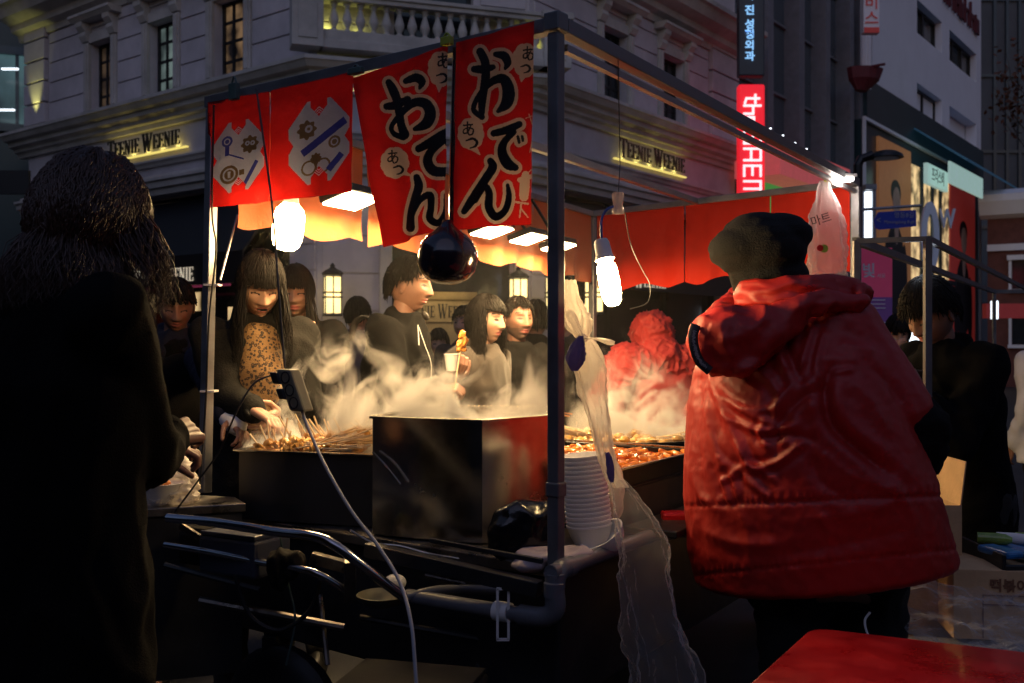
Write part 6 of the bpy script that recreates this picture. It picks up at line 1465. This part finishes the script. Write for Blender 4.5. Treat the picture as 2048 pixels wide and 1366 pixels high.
# second stall frame at right
sf2 = thing('empty_stall_frame', 'thin dark metal frame of the neighbouring stall', 'stall frame', V((1.377, 3.3, 0)))
a = P(1855, 478, 3.3); b = P(1712, 482, 3.36); zt2 = a.z; b.z = zt2; c = V((3.5, 6.72, zt2))
k = MB(); k.sqtube(V((a.x, a.y, 0)), V((a.x, a.y, zt2)), .022); k.build('post', 'frame_dark', sf2)
k = MB(); k.sqtube(a, b, .017); k.sqtube(a, c, .020); d_ = V((b.x-a.x, b.y-a.y, 0)); k.sqtube(b, c+d_*1.0, .025); k.sqtube(c, c+d_, .025); k.build('roof_rail', 'frame_dark', sf2)
for q in (b, c, c+d_): MB().sqtube(V((q.x, q.y, 0)), q, .02).build('post', 'galv', sf2)
light('stall_led', 'AREA', a+V((.1, .3, -.05)), .15, (.75, .85, 1), .1, a-V((0, 0, 1)))
# ================================================================== THE PEOPLE
Z = V((0, 0, 1))
# 1 foreground woman, back to us
H1 = P(180, 442, 1.98)
fdir = V((.62, .78, 0))
t, J = person('person in long black coat with curly brown hair, seen from behind at the left edge', H1, fdir, pitch=.25, s=1.0, skin='skin', coat='wool_black', coat_len=1.05, width=1.04,
    arms=[(P(296, 915, 2.0), P(338, 872, 2.22)), (P(120, 900, 2.35), P(300, 905, 2.45))], hands=[(V((.35, .9, .10)), V((-.5, .2, -.6)), dict(curl=1.25, spread=.05)), (V((.9, .3, .1)), V((.2, .3, -1)), dict(curl=.9))],
    hair=dict(n=4200, style='long', length=.145, r=.0017, curl=.018, spread=2.0, vol=1.08, mats='hair_brown', fr=.8, side=1.0), voxel=.012, foldamp=.012)
k = MB(); k.loft([(P(232, 540, 1.96), V((.018, .02, 0)), V((-.015, .02, .02))), (P(246, 575, 1.95), V((.022, .02, 0)), V((-.015, .02, .025))), (P(240, 618, 1.94), V((.014, .015, 0)), V((-.01, .012, .012)))], 14)
vs, fs, nr = remesh(k, .006, 3); rawobj('cream_collar', folds(vs, nr, .004, (30, 30, 30), 1), fs, 'cream_knit', t, None, True, 180)
# 2 reaching person in navy suit
H2 = P(352, 612, 4.15)
person('young man in navy coat with white cuff, reaching over the tray behind the left post', H2, V((.35, -.95, 0)), pitch=.35, s=.93, skin='skin', coat='coat_navy', lean=.12, inner='coat_dark',
    arms=[None, (P(400, 720, 3.85), P(462, 842, 3.40))], hands=[None, (V((.5, -.45, -.35)), V((-.3, -.3, -.9)), dict(curl=.7))], hair=dict(n=300, style='short', r=.005, bang=.05, men=True), headkw=dict(eyes='down'), foldamp=.010)
k = MB(); a_ = P(452, 832, 3.44); b_ = P(474, 850, 3.37); k.cap(a_, .036, b_, .036); o = k.build('shirt_cuff', 'shirt_white', [q for q in bpy.data.objects if q.name.startswith('person')][-1], smooth=True)
# 3 woman with bangs and leopard top
H3 = P(520, 572, 3.58)
t, J = person('long-haired woman with bangs, leopard top and dark coat looking down into the tray', H3, V((.42, -.91, 0)), pitch=.42, s=.98, skin='skin_pale', coat='coat_olive', inner='leopard', width=.92,
    arms=[(P(455, 800, 3.50), P(512, 822, 3.30)), (P(610, 800, 3.62), P(560, 830, 3.45))], hands=[(V((.7, -.5, -.3)), V((0, -.2, -1)), dict(curl=.6)), None],
    hair=dict(n=1700, style='long', length=.26, r=.0020, curl=.005, fr=.92, bang=.040, vol=1.05), headkw=dict(eyes='down', female=True, na=150, npol=110, mouth_open=.6), foldamp=.009)
# 4 woman behind, holding a cup to her mouth
H4 = P(592, 585, 4.15)
t, J = person('woman half hidden behind the long-haired woman, holding a white cup to her mouth', H4, V((.1, -1, 0)), pitch=.15, s=.92, skin='skin_pale', coat='coat_dark', width=.9,
    arms=[(P(520, 780, 3.95), P(575, 690, 3.93)), (P(655, 790, 4.0), P(603, 712, 3.90))], hands=[None, (V((-.05, .1, 1)), V((-1, .3, 0)), dict(curl=1.0))], hair=dict(n=900, style='long', length=.22, r=.0022, fr=.75, bang=.035), headkw=dict(eyes='down', female=True))
c_ = P(588, 668, 3.90); k = MB(); k.lathe(c_-Z*.035, [(.025, 0), (.034, .07), (.036, .071), (.033, .071), (.023, .004)], 24, ax=V((0, .25, 1))); tag(k.build('paper_cup', 'paper_cup', smooth=True), 'white paper cup at the mouth of the half hidden woman', 'cup')
# 5 man in profile with skewer
H5 = P(818, 572, 4.5)
t, J = person('man in a black hooded jacket with backpack straps and earphones, in profile holding a skewer', H5, V((.97, -.22, 0)), pitch=.10, s=1.02, skin='skin', coat='coat_dark', hood=True, width=1.05,
    arms=[(P(800, 790, 4.22), P(872, 782, 4.05)), (P(850, 800, 4.55), P(905, 762, 4.36))], hands=[(V((.9, -.1, .12)), V((0, .4, -.9)), dict(curl=1.15)), (V((.45, -.2, .9)), V((-.5, .8, .1)), dict(curl=.95))],
    hair=dict(n=1300, style='short', r=.0024, fr=.85, bang=.070, vol=1.05, men=True), headkw=dict(na=150, npol=110), foldamp=.012)
k = MB()   # goatee
k.tube(spline([P(845, 624, 4.40), P(851, 632, 4.40), P(855, 640, 4.41)], 3), [.006, .012, .014, .015, .014, .011, .004], 8); k.build('goatee', 'lash', t, smooth=True)
k = MB(); k.tube(spline([P(742, 800, 4.33), P(770, 700, 4.30), P(745, 640, 4.36), P(715, 640, 4.45), P(700, 680, 4.52)], 8), .016, 8, flat=.35); k.build('backpack_strap', 'coat_brown', t, smooth=True)
k = MB(); k.tube(spline([P(838, 655, 4.33), P(850, 690, 4.28), P(862, 725, 4.26), P(862, 760, 4.26)], 6), .0016, 6); k.tube(spline([P(836, 650, 4.34), P(838, 690, 4.28)], 4), .002, 6); k.build('earphone_wire', 'white_plastic', t)
sk = thing('chicken_skewer', 'long stick topped with an orange battered piece held up by the man in profile', 'skewer', P(912, 770, 4.03)); k = MB(); k.tube([P(901, 830, 4.02), P(926, 668, 4.05)], .0032, 8); k.build('stick', 'skewer', sk)
lk = MB(); 
for q in ((924, 672, .017), (922, 688, .020), (929, 682, .016), (919, 698, .015), (927, 698, .013), (926, 664, .010)): lk.ell(P(q[0], q[1], 4.05), q[2], q[2]*.8, q[2], None, 10, 8)
vs, fs, nr = remesh(lk, .004, 2); rawobj('battered_piece', folds(vs, nr, .004, (50, 50, 50), 1), fs, 'egg_orange', sk, None, True, 180)
k = MB(); k.lathe(P(904, 742, 4.33), [(.024, 0), (.034, .072), (.037, .073), (.034, .075), (.022, .004)], 24); tag(k.build('paper_cup', 'paper_cup', smooth=True), 'white paper cup held beside the orange skewer', 'cup')
# 6 laughing woman far behind
person('small laughing person in a dark plum coat far behind the raised skewer', P(877, 690, 7.4), V((.1, -1, 0)), pitch=0, s=.95, skin='skin_pale', coat='coat_plum', hair=dict(n=140, style='long', length=.12, r=.008, fr=.7, bang=.05), headkw=dict(mouth_open=1.0, na=90, npol=70), voxel=.02)
# 7 woman in profile, brown coat
person('dark-haired woman in a brown coat, in profile facing right beside the bearded man', P(972, 642, 5.0), V((.86, -.50, 0)), pitch=.05, s=.98, skin='skin_pale', coat='coat_brown', hair=dict(n=1400, style='long', length=.24, r=.0022, curl=.008, fr=1.15, bang=.06, vol=1.06), headkw=dict(female=True, na=130, npol=100))
# 8 bearded man
person('dark-bearded man in a black coat right of the brown-coated woman', P(1035, 640, 5.35), V((.5, -.86, 0)), pitch=.02, s=1.0, skin='skin', coat='coat_dark', hair=dict(n=900, style='short', r=.0024, fr=.85, bang=.075, men=True), headkw=dict(beard=True, na=130, npol=100))
# dark head beyond him
person('dark-haired person in black turned away behind the bearded man', P(1072, 640, 6.3), V((.3, .95, 0)), s=.98, coat='coat_dark', hair=dict(n=200, style='short', r=.007), headkw=dict(na=60, npol=50), voxel=.02)
for px_, py_, Y_, f_, c_, lab_ in ((715, 632, 6.3, (.3, .95, 0), 'coat_grey', 'person in grey turned away between the wall lantern and the man in profile'), (930, 648, 6.6, (-.4, -.9, 0), 'coat_navy', 'person in navy facing us between the orange skewer and the brown-coated woman'), (1130, 640, 7.0, (-.8, -.5, 0), 'coat_brown', 'person in brown far behind the dark corner post')):
    person(lab_, P(px_, py_, Y_), V(f_), s=.97, skin='skin_pale', coat=c_, hair=dict(n=500, style='short', r=.003, men=True, fr=.85, bang=.06), headkw=dict(na=80, npol=60), voxel=.02)
# 9 red hooded person at the far end
H9 = P(1305, 660, 5.95)
t, J = person('person in a wrinkled red hooded jacket bending behind the steam at the far stall end', H9, V((-.35, .93, 0)), pitch=.3, s=1.0, coat='red_nylon_far', width=1.25, foldamp=.02, hair=None, headkw=dict(na=60, npol=50),
   arms=[(P(1400, 800, 5.9), P(1380, 850, 5.6)), (P(1215, 780, 5.8), P(1240, 845, 5.5))])
k = MB(); H9b = H9-Z*.02; k.ell(H9b, .128, .135, .130); k.cap(H9b-Z*.10, .12, J['neck']-Z*.05, .15); k.cap(J['SR']-Z*.02, .12, J['SL']-Z*.02, .12); k.cap(J['SR'], .115, J['SR']+V((.16, -.06, -.22)), .11); k.cap(J['SL'], .115, J['SL']+V((-.12, -.06, -.24)), .11); vs, fs, nr = remesh(k, .009, 3); vs = np.array([p+n_*(.016*max(0, 1-7*abs(noise.noise(V(p*13)+V((3, 1, 2)))))+.010*max(0, 1-7*abs(noise.noise(V(p*21)+V((9, 4, 6)))))) for p, n_ in zip(vs, nr)]); rawobj('hood', vs, fs, 'red_nylon_far', t, None, True, 180)
# 11 man in black coat bent over phone
H11 = P(1862, 628, 3.62)
t, J = person('young man in black coat with tousled hair bending over his phone at the right', H11, V((-.86, -.50, 0)), pitch=.50, s=1.0, skin='skin', coat='wool_black', lean=.10, width=.84, coat_len=.95,
    arms=[(P(1925, 900, 3.72), P(1862, 800, 3.60)), (P(1915, 900, 3.45), P(1855, 795, 3.50))], hands=[(V((-.6, -.3, .3)), V((0, .3, .9)), dict(curl=.9)), (V((-.7, .1, .3)), V((.2, .2, .9)), dict(curl=1.0))],
    hair=dict(n=1900, style='short', r=.0022, fr=.85, bang=.050, vol=1.12, curl=.03, men=True), headkw=dict(eyes='down', na=130, npol=100), voxel=.012)
k = MB(); k.box(P(1835, 775, 3.55), (.075, .012, .15), (V((.8, -.6, 0)), V((.5, .66, .55)).normalized(), V((-.33, -.44, .83)).normalized())); tag(k.build('mobile_phone', 'black_metal', bevel=.004), 'dark mobile phone in the hands of the man bending at the right', 'phone')
# 12 far people at right
person('person in grey coat raising both hands to the face, far behind the stall frame', P(1795, 665, 6.8), V((-.2, -1, 0)), pitch=.3, s=.98, skin='skin_pale', coat='coat_grey', arms=[(P(1760, 790, 6.6), P(1785, 715, 6.5)), (P(1830, 790, 6.6), P(1805, 712, 6.5))], hair=dict(n=160, style='short', r=.008, bang=.03), headkw=dict(na=90, npol=70), voxel=.02)
person('person in a white coat cut by the right edge of the picture', P(2095, 655, 6.0), V((-.3, .95, 0)), s=1.0, coat='coat_white', hair=dict(n=140, style='long', length=.2, r=.008), headkw=dict(na=60, npol=50), voxel=.02)
k = MB(); k.ell(P(1840, 650, 9), .045, .045, .06); tag(k.build('bright_lamp', 'led_spot', smooth=True), 'small bright white lamp glowing between the bending man and the frame post', 'lamp')
k = MB(); k.box(P(1828, 672, 9.2), (.10, .03, .10)); tag(k.build('white_screen', 'led_white'), 'small bluish white screen below the bright lamp', 'screen')
# 15 dark person between
person('dark-haired person in black standing between the curly-haired woman and the left post', P(268, 655, 3.9), V((.25, -.95, 0)), pitch=.4, s=.95, skin='skin', coat='coat_dark', hair=dict(n=300, style='long', length=.14, r=.006, bang=.02, fr=.5), headkw=dict(na=80, npol=60, eyes='down'), voxel=.016)

# 10 the vendor in the red jacket --------------------------------------------------
YV = 2.62
vt = thing('person', 'vendor in a red padded jacket and black beanie, seen from behind leaning over the stall', 'person', V((P(1640, 683, YV).x, YV, 0)))
fv = V((-.50, .86, 0)).normalized(); rv_ = fv.cross(Z).normalized(); HV = P(1535, 512, 2.72)
neckV = P(1585, 600, 2.66); hipV = P(1660, 1150, 2.66)
body = MB()
body.loft([(hipV-Z*.05, V((.17, 0, 0)), V((0, .11, 0))), (P(1640, 950, 2.68), V((.15, 0, 0)), V((0, .10, 0))), (P(1600, 750, 2.72), V((.17, 0, 0)), V((0, .11, 0))), (P(1590, 650, 2.70), V((.14, 0, 0)), V((0, .08, 0))), (neckV, V((.06, 0, 0)), V((0, .06, 0)))], 22)
body.cap(neckV, .058, HV-Z*.05, .055)
SRv, ERv, WRv = P(1700, 680, 2.62), P(1830, 880, 2.62), P(1745, 930, 2.95); SLv, ELv, WLv = P(1470, 740, 2.85), P(1455, 880, 3.05), P(1425, 860, 3.28)
for S_, E_, W_ in ((SRv, ERv, WRv), (SLv, ELv, WLv)): body.cap(S_, .055, E_, .042); body.cap(E_, .042, W_, .028)
lj = []
for sx in (-.10, .10):
    hj = hipV+V((sx, 0, 0)); kn = V((hj.x+.01, hj.y+.02, .44)); an = V((hj.x, hj.y-.02, .085)); lj.append((hj, kn, an)); body.cap(hj, .09, kn, .058); body.cap(kn, .058, an, .04); body.cap(an-Z*.03, .038, an-Z*.045+fv*.15, .03)
vs, fs, nr = remesh(body, .016, 4); mi = [0]*len(fs)
hv, hf, hm = head_mesh(HV, (fv*.9-Z*.35).normalized(), (Z*.93+fv*.35).normalized(), 1.0, 90, 70); k_ = len(vs); vs = np.vstack([vs, hv]); fs = list(fs)+[tuple(i+k_ for i in q) for q in hf]; mi += hm
for E_, W_, th_ in ((ERv, WRv, 1), (ELv, WLv, -1)):
    hv, hf = hand(W_, (W_-E_).normalized(), V((0, 0, -1)), s=1.0, curl=.8, thumb=th_); k_ = len(vs); vs = np.vstack([vs, hv]); fs += [tuple(i+k_ for i in q) for q in hf]; mi += [0]*len(hf)
rawobj('body', vs, fs, ['skin', 'lips', 'lash', 'stubble'], vt, mi, True, 180)
jk = MB(); 
def ring_lr(L_, R_, y, b): a_ = P(L_[0], L_[1], y+.09); c_ = P(R_[0], R_[1], y-.05); return ((a_+c_)/2, (c_-a_)/2, V((0, b, 0)))
secs = [((1410, 1175), (1904, 1116), 2.62, .235), ((1392, 1165), (1903, 1105), 2.62, .25), ((1376, 1100), (1886, 1040), 2.62, .25), ((1369, 1000), (1862, 950), 2.62, .25), ((1371, 900), (1828, 870), 2.63, .245), ((1378, 810), (1790, 790), 2.64, .235),
        ((1392, 735), (1772, 700), 2.66, .22), ((1440, 660), (1745, 640), 2.68, .18), ((1466, 600), (1722, 590), 2.69, .135), ((1470, 566), (1716, 560), 2.69, .125)]
# dense sections
rings = []
for i in range(len(secs)-1):
    for q in range(4):
        t_ = q/4; a_, b_ = secs[i], secs[i+1]; rings.append(ring_lr([lerp(a_[0][j], b_[0][j], t_) for j in (0, 1)], [lerp(a_[1][j], b_[1][j], t_) for j in (0, 1)], lerp(a_[2], b_[2], t_), lerp(a_[3], b_[3], t_)))
rings.append(ring_lr(*secs[-1][:3], secs[-1][3])); jk.loft(rings, 40, pw=.92)
jk.cap(P(1675, 665, 2.60), .115, P(1785, 820, 2.55), .100); jk.cap(P(1785, 820, 2.55), .100, P(1815, 875, 2.56), .085); jk.cap(P(1815, 870, 2.56), .088, P(1750, 915, 2.85), .07)
jk.cap(P(1480, 740, 2.82), .10, P(1462, 870, 3.0), .085); jk.cap(P(1462, 870, 3.0), .085, P(1435, 860, 3.18), .055)
vs, fs, nr = remesh(jk, .0062, 4)
# creases traced as ridges (+) and valleys (-): polyline px, width px, depth m
CR_ = [([(1418, 740), (1436, 800), (1472, 880), (1512, 965)], 11, .013), ([(1440, 790), (1495, 828), (1562, 852)], 9, .010), ([(1500, 728), (1540, 762), (1562, 795)], 10, .010),
 ([(1548, 655), (1556, 700), (1578, 745)], 13, .013), ([(1572, 655), (1574, 700), (1600, 760)], 10, -.012), ([(1626, 648), (1612, 700), (1600, 742)], 9, .011), ([(1645, 668), (1632, 728), (1640, 765)], 8, .009),
 ([(1478, 812), (1528, 822), (1562, 804)], 9, .009), ([(1450, 832), (1520, 862), (1596, 850)], 8, .010), ([(1398, 760), (1394, 850), (1400, 930)], 9, -.009), ([(1414, 775), (1420, 850), (1444, 930)], 9, .008),
 ([(1480, 888), (1500, 930), (1548, 962)], 8, .009), ([(1605, 885), (1555, 925), (1500, 940)], 8, .012), ([(1438, 968), (1495, 930), (1545, 952)], 8, .008), ([(1486, 945), (1500, 965), (1535, 994)], 7, .010),
 ([(1466, 955), (1474, 992)], 7, .009), ([(1446, 962), (1458, 1002)], 7, .008), ([(1425, 935), (1440, 985)], 8, -.006), ([(1660, 735), (1650, 790), (1665, 850), (1720, 900), (1780, 945)], 15, -.028), ([(1672, 745), (1700, 740)], 7, .007),
 ([(1645, 780), (1600, 800), (1560, 850), (1550, 900)], 12, -.012), ([(1590, 760), (1560, 800), (1552, 835)], 10, .010), ([(1515, 880), (1570, 870), (1625, 880)], 9, -.008), ([(1390, 1040), (1382, 1100)], 9, .007),
 ([(1620, 905), (1640, 960), (1700, 1000)], 14, -.009), ([(1640, 900), (1700, 950), (1790, 985)], 14, .008), ([(1380, 930), (1400, 990), (1440, 1020)], 10, .007), ([(1405, 1060), (1470, 1085), (1560, 1090)], 14, .007),
 ([(1700, 760), (1740, 800), (1770, 860)], 14, .008), ([(1730, 720), (1770, 760), (1810, 810)], 12, -.006), ([(1690, 690), (1740, 700)], 10, .006), ([(1430, 860), (1440, 900), (1470, 930)], 8, -.008), ([(1540, 900), (1520, 870), (1530, 840)], 7, .008),
 ([(1600, 1040), (1700, 1030), (1800, 1000)], 18, .006), ([(1560, 1110), (1680, 1090), (1820, 1060)], 16, -.005), ([(1480, 1020), (1500, 1090), (1490, 1150)], 12, .005), ([(1640, 1020), (1660, 1080), (1640, 1140)], 12, .005), ([(1780, 960), (1820, 1020), (1830, 1080)], 12, .005)]
PX = 1024+F*vs[:, 0]/vs[:, 1]; PY = 683-F*(vs[:, 2]-Z0)/vs[:, 1]; back = np.clip(-nr[:, 1]*1.6+.35, 0, 1)
disp = np.zeros(len(vs))
for pl_, wd_, am_ in CR_:
    q_ = spline([V((x, y, 0)) for x, y in pl_], 5) if len(pl_) > 2 else [V((*pl_[0], 0)), V((*pl_[1], 0))]
    n_ = len(q_); d_ = np.full(len(vs), 1e9); tt = np.zeros(len(vs))
    for i in range(n_-1):
        dd_ = seg_d(PX, PY, (q_[i].x, q_[i].y, 0), (q_[i+1].x, q_[i+1].y, 0)); cl_ = dd_ < d_; d_ = np.where(cl_, dd_, d_); tt = np.where(cl_, (i+.5)/(n_-1), tt)
    tap = np.clip(np.minimum(tt, 1-tt)*4+.25, 0, 1); wj = wd_*(1+.0*tt)
    disp += am_*.80*tap*(np.exp(-(d_/(wj*.8))**1.4)-.40*np.exp(-((d_-wj*1.7)/wj)**2))
disp *= back
sm_ = np.array([.0030*noise.noise(V((p[0]*5+p[2]*3, p[1]*5, p[2]*6)))+.0022*noise.noise(V(((p[0]+p[2])*22, p[1]*14, (p[2]-p[0])*9)))+.0012*noise.noise(V((p[0]*60, p[1]*60, p[2]*60))) for p in vs])
hemv = -.006*np.exp(-((PY-(1012+(PX-1380)*-.04))/4.0)**2)*back-.004*np.exp(-((PY-(1150-(PX-1400)*.10))/3.0)**2)*back
pk = (.0022*np.sin(PX*.42+3*np.sin(PX*.05))*np.exp(-((PY-(1006+(PX-1380)*-.04))/11.0)**2)+.0018*np.sin(PX*.5+2*np.sin(PX*.07))*np.exp(-((PY-(1145-(PX-1400)*.10))/9.0)**2))*back
vs = vs+nr*((disp+sm_+hemv+pk)[:, None])
rawobj('jacket', vs, fs, 'red_nylon', vt, None, True, 180)
hd = MB(); pts_ = [(1722, 602, 2.52, .026), (1665, 600, 2.50, .028), (1615, 612, 2.49, .030), (1570, 640, 2.50, .046), (1530, 660, 2.51, .064), (1490, 676, 2.515, .080), (1458, 682, 2.52, .088), (1446, 684, 2.53, .088)]
for a_, b_ in zip(pts_[:-1], pts_[1:]): hd.cap(P(*a_[:3]), a_[3], P(*b_[:3]), b_[3])
pts_ = [(1722, 590, 2.55, .026), (1715, 590, 2.8, .03), (1600, 585, 2.86, .03), (1480, 596, 2.84, .035), (1450, 640, 2.70, .05), (1455, 680, 2.55, .07)]
for a_, b_ in zip(pts_[:-1], pts_[1:]): hd.cap(P(*a_[:3]), a_[3], P(*b_[:3]), b_[3])
hd.cap(P(1420, 722, 2.50), .030, P(1490, 728, 2.47), .032); hd.cap(P(1412, 660, 2.50), .035, P(1412, 712, 2.50), .035)
vs, fs, nr = remesh(hd, .006, 4); vs = folds(vs, nr, .010, (16, 16, 16), 5, .004); 
rawobj('hood', vs, fs, 'red_nylon', vt, None, True, 180)
cl = MB(); cl.loft([(P(1592, 612, 2.67), V((.165, 0, 0)), V((0, .13, 0))), (P(1592, 585, 2.67), V((.162, 0, 0)), V((0, .13, 0))), (P(1592, 566, 2.67), V((.158, 0, .004)), V((0, .125, 0))), (P(1594, 556, 2.67), V((.145, 0, .004)), V((0, .11, 0)))], 36)
vs, fs, nr = remesh(cl, .007, 3); rawobj('collar', folds(vs, nr, .006, (8, 8, 30), 2), fs, 'red_nylon', vt, None, True, 180)
# hood label following the hood edge
lb = MB(); pl = spline([P(1392, 650, 2.475), P(1386, 672, 2.462), P(1390, 700, 2.455), P(1400, 724, 2.450), P(1420, 742, 2.448)], 5); lb.tube(pl, .0125, 8, flat=.35, hint=V((0, 1, 0))); lbo = lb.build('hood_label', 'label_black', vt, smooth=True)
wt = MB(); rnd = random.Random(2)
for i in range(3, len(pl)-3):
    d = (pl[i+1]-pl[i]).normalized(); sd = d.cross(V((0, 1, 0))).normalized()
    for q in range(3): c_ = pl[i].lerp(pl[i+1], q/3)+V((0, -.0062, 0)); wt.box(c_+sd*rnd.uniform(-.002, .002), (.0012, .001, rnd.uniform(.004, .009)), (d, V((0, 1, 0)), sd))
wt.build('label_lettering', 'print_grey', lbo)
# over-sleeve patch at the right elbow and dark upper arm panel
sl_ = MB(); sl_.cap(P(1822, 862, 2.555), .100, P(1836, 905, 2.58), .070); sl_.cap(P(1836, 900, 2.58), .075, P(1760, 935, 2.85), .06)
vs, fs, nr = remesh(sl_, .008, 3); rawobj('dark_oversleeve', folds(vs, nr, .008, (14, 14, 20), 6), fs, 'coat_dark', vt, None, True, 180)
# beanie
bn = MB(); bn.ell(P(1525, 495, 2.71), .118, .128, .092, (V((.95, 0, -.30)), V((0, 1, 0)), V((.30, 0, .95)))); bn.ell(P(1480, 500, 2.70), .085, .10, .062); bn.cap(P(1530, 540, 2.71), .100, P(1545, 562, 2.71), .098); bn.ell(P(1560, 470, 2.71), .085, .10, .058)
vs, fs, nr = remesh(bn, .006, 5); vs = folds(vs, nr, .004, (8, 8, 30), 4, .002); rawobj('beanie', vs, fs, 'knit_black', vt, None, True, 180)
trz = MB()
for hj, kn, an in lj: trz.cap(hj+Z*.06, .115, kn, .085); trz.cap(kn, .085, an, .07)
trz.cap(lj[0][0]+Z*.03, .11, lj[1][0]+Z*.03, .11)
vs, fs, nr = remesh(trz, .014, 3); rawobj('trousers', folds(vs, nr, .008, (9, 9, 12), 2), fs, 'trouser_black', vt, None, True, 180)
for hj, kn, an in lj:
    b = MB(); b.loft([(V((an.x, an.y, .012))+fv*.04, fv*.14, rv_*.045), (V((an.x, an.y, .05))+fv*.035, fv*.135, rv_*.047), (V((an.x, an.y, .085))-fv*.01, fv*.075, rv_*.042), (V((an.x, an.y, .14))-fv*.02, fv*.05, rv_*.04)], 18); b.build('shoe', 'black_metal', vt, smooth=True, sharp=60)

# ================================================================== STEAM
def steam(nm, label, c, size, dens, seed, lean=(0, 0), scale=3.2, top=.9):
    k = MB(); k.box(c, size); o = k.build(nm, 'asphalt'); o.data.materials.clear(); tag(o, label, kind='stuff')
    m = bpy.data.materials.new('steam_'+str(seed)); m.use_nodes = True; nt = m.node_tree; N = nt.nodes; L = nt.links; N.clear()
    out = N.new('ShaderNodeOutputMaterial'); pv = N.new('ShaderNodeVolumePrincipled'); pv.inputs['Color'].default_value = (.97, .95, .92, 1); pv.inputs['Anisotropy'].default_value = .1
    L.new(pv.outputs[0], out.inputs['Volume']); tc = N.new('ShaderNodeTexCoord'); ge = tc.outputs['Generated']
    sep = N.new('ShaderNodeSeparateXYZ'); L.new(ge, sep.inputs[0])
    def M_(op, a, b=None, c=None):
        n = N.new('ShaderNodeMath'); n.operation = op
        for i, x in enumerate((a, b, c)):
            if x is None: continue
            if isinstance(x, (int, float)): n.inputs[i].default_value = x
            else: L.new(x, n.inputs[i])
        return n.outputs[0]
    def fall(s_, cx, r_, z_shift): # 1 - ((s-cx-shift*z)/r)^2
        x = M_('SUBTRACT', s_, cx); x = M_('SUBTRACT', x, M_('MULTIPLY', sep.outputs[2], z_shift)); x = M_('DIVIDE', x, r_); return M_('MULTIPLY', x, x)
    fx = fall(sep.outputs[0], .5-lean[0]*.4, .47, lean[0]*.8); fy = fall(sep.outputs[1], .5, .48, 0)
    rad = M_('SUBTRACT', 1.0, M_('ADD', fx, fy)); rad = M_('MAXIMUM', rad, 0.0)
    zf = M_('SUBTRACT', top, sep.outputs[2]); zf = M_('MAXIMUM', zf, 0.0); zb = M_('MINIMUM', M_('MULTIPLY', sep.outputs[2], 30.0), 1.0); zf = M_('MULTIPLY', M_('POWER', zf, 1.1), zb)
    mp = N.new('ShaderNodeMapping'); mp.inputs['Location'].default_value = (seed*3.7, seed, 0); mp.inputs['Scale'].default_value = (1, 1, .75); L.new(tc.outputs['Object'], mp.inputs[0])
    n1 = N.new('ShaderNodeTexNoise'); n1.inputs['Scale'].default_value = scale; n1.inputs['Detail'].default_value = 6; n1.inputs['Roughness'].default_value = .56; n1.inputs['Distortion'].default_value = 1.1; L.new(mp.outputs[0], n1.inputs['Vector'])
    mr = N.new('ShaderNodeMapRange'); mr.inputs[1].default_value = .475; mr.inputs[2].default_value = .66; L.new(n1.outputs['Fac'], mr.inputs[0])
    nz = M_('ADD', mr.outputs[0], M_('MULTIPLY', M_('SUBTRACT', .12, sep.outputs[2]), 1.6)); nz = M_('MAXIMUM', nz, 0.0)
    d = M_('MULTIPLY', M_('MULTIPLY', rad, zf), M_('MULTIPLY', nz, dens)); L.new(d, pv.inputs['Density']); o.data.materials.append(m); return o
steam('steam', 'rolling pale steam rising from the skewer tray', V((-.53, 3.22, 1.315)), (.62, .46, .56), 120, 1, (.45, 0), 5.2)
steam('steam', 'thick bright steam over the steel pot', V((-.13, 3.02, 1.30)), (.72, .44, .32), 105, 2, (.2, 0), 5.5)
steam('steam', 'drifting steam in front of the red hooded person', V((.52, 4.05, 1.30)), (.66, .7, .70), 60, 3, (0, 0), 5.5)
k = MB(); k.box(V((.05, 3.75, 1.60)), (1.7, 2.2, .95)); o = k.build('thin_steam_haze', 'asphalt'); o.data.materials.clear(); tag(o, 'thin warm haze of steam around the lamps inside the stall', kind='stuff')
m = bpy.data.materials.new('thin_haze'); m.use_nodes = True; m.node_tree.nodes.clear(); pv = m.node_tree.nodes.new('ShaderNodeVolumePrincipled'); pv.inputs['Density'].default_value = .010; pv.inputs['Anisotropy'].default_value = .75; mo = m.node_tree.nodes.new('ShaderNodeOutputMaterial'); m.node_tree.links.new(pv.outputs[0], mo.inputs['Volume']); o.data.materials.append(m)
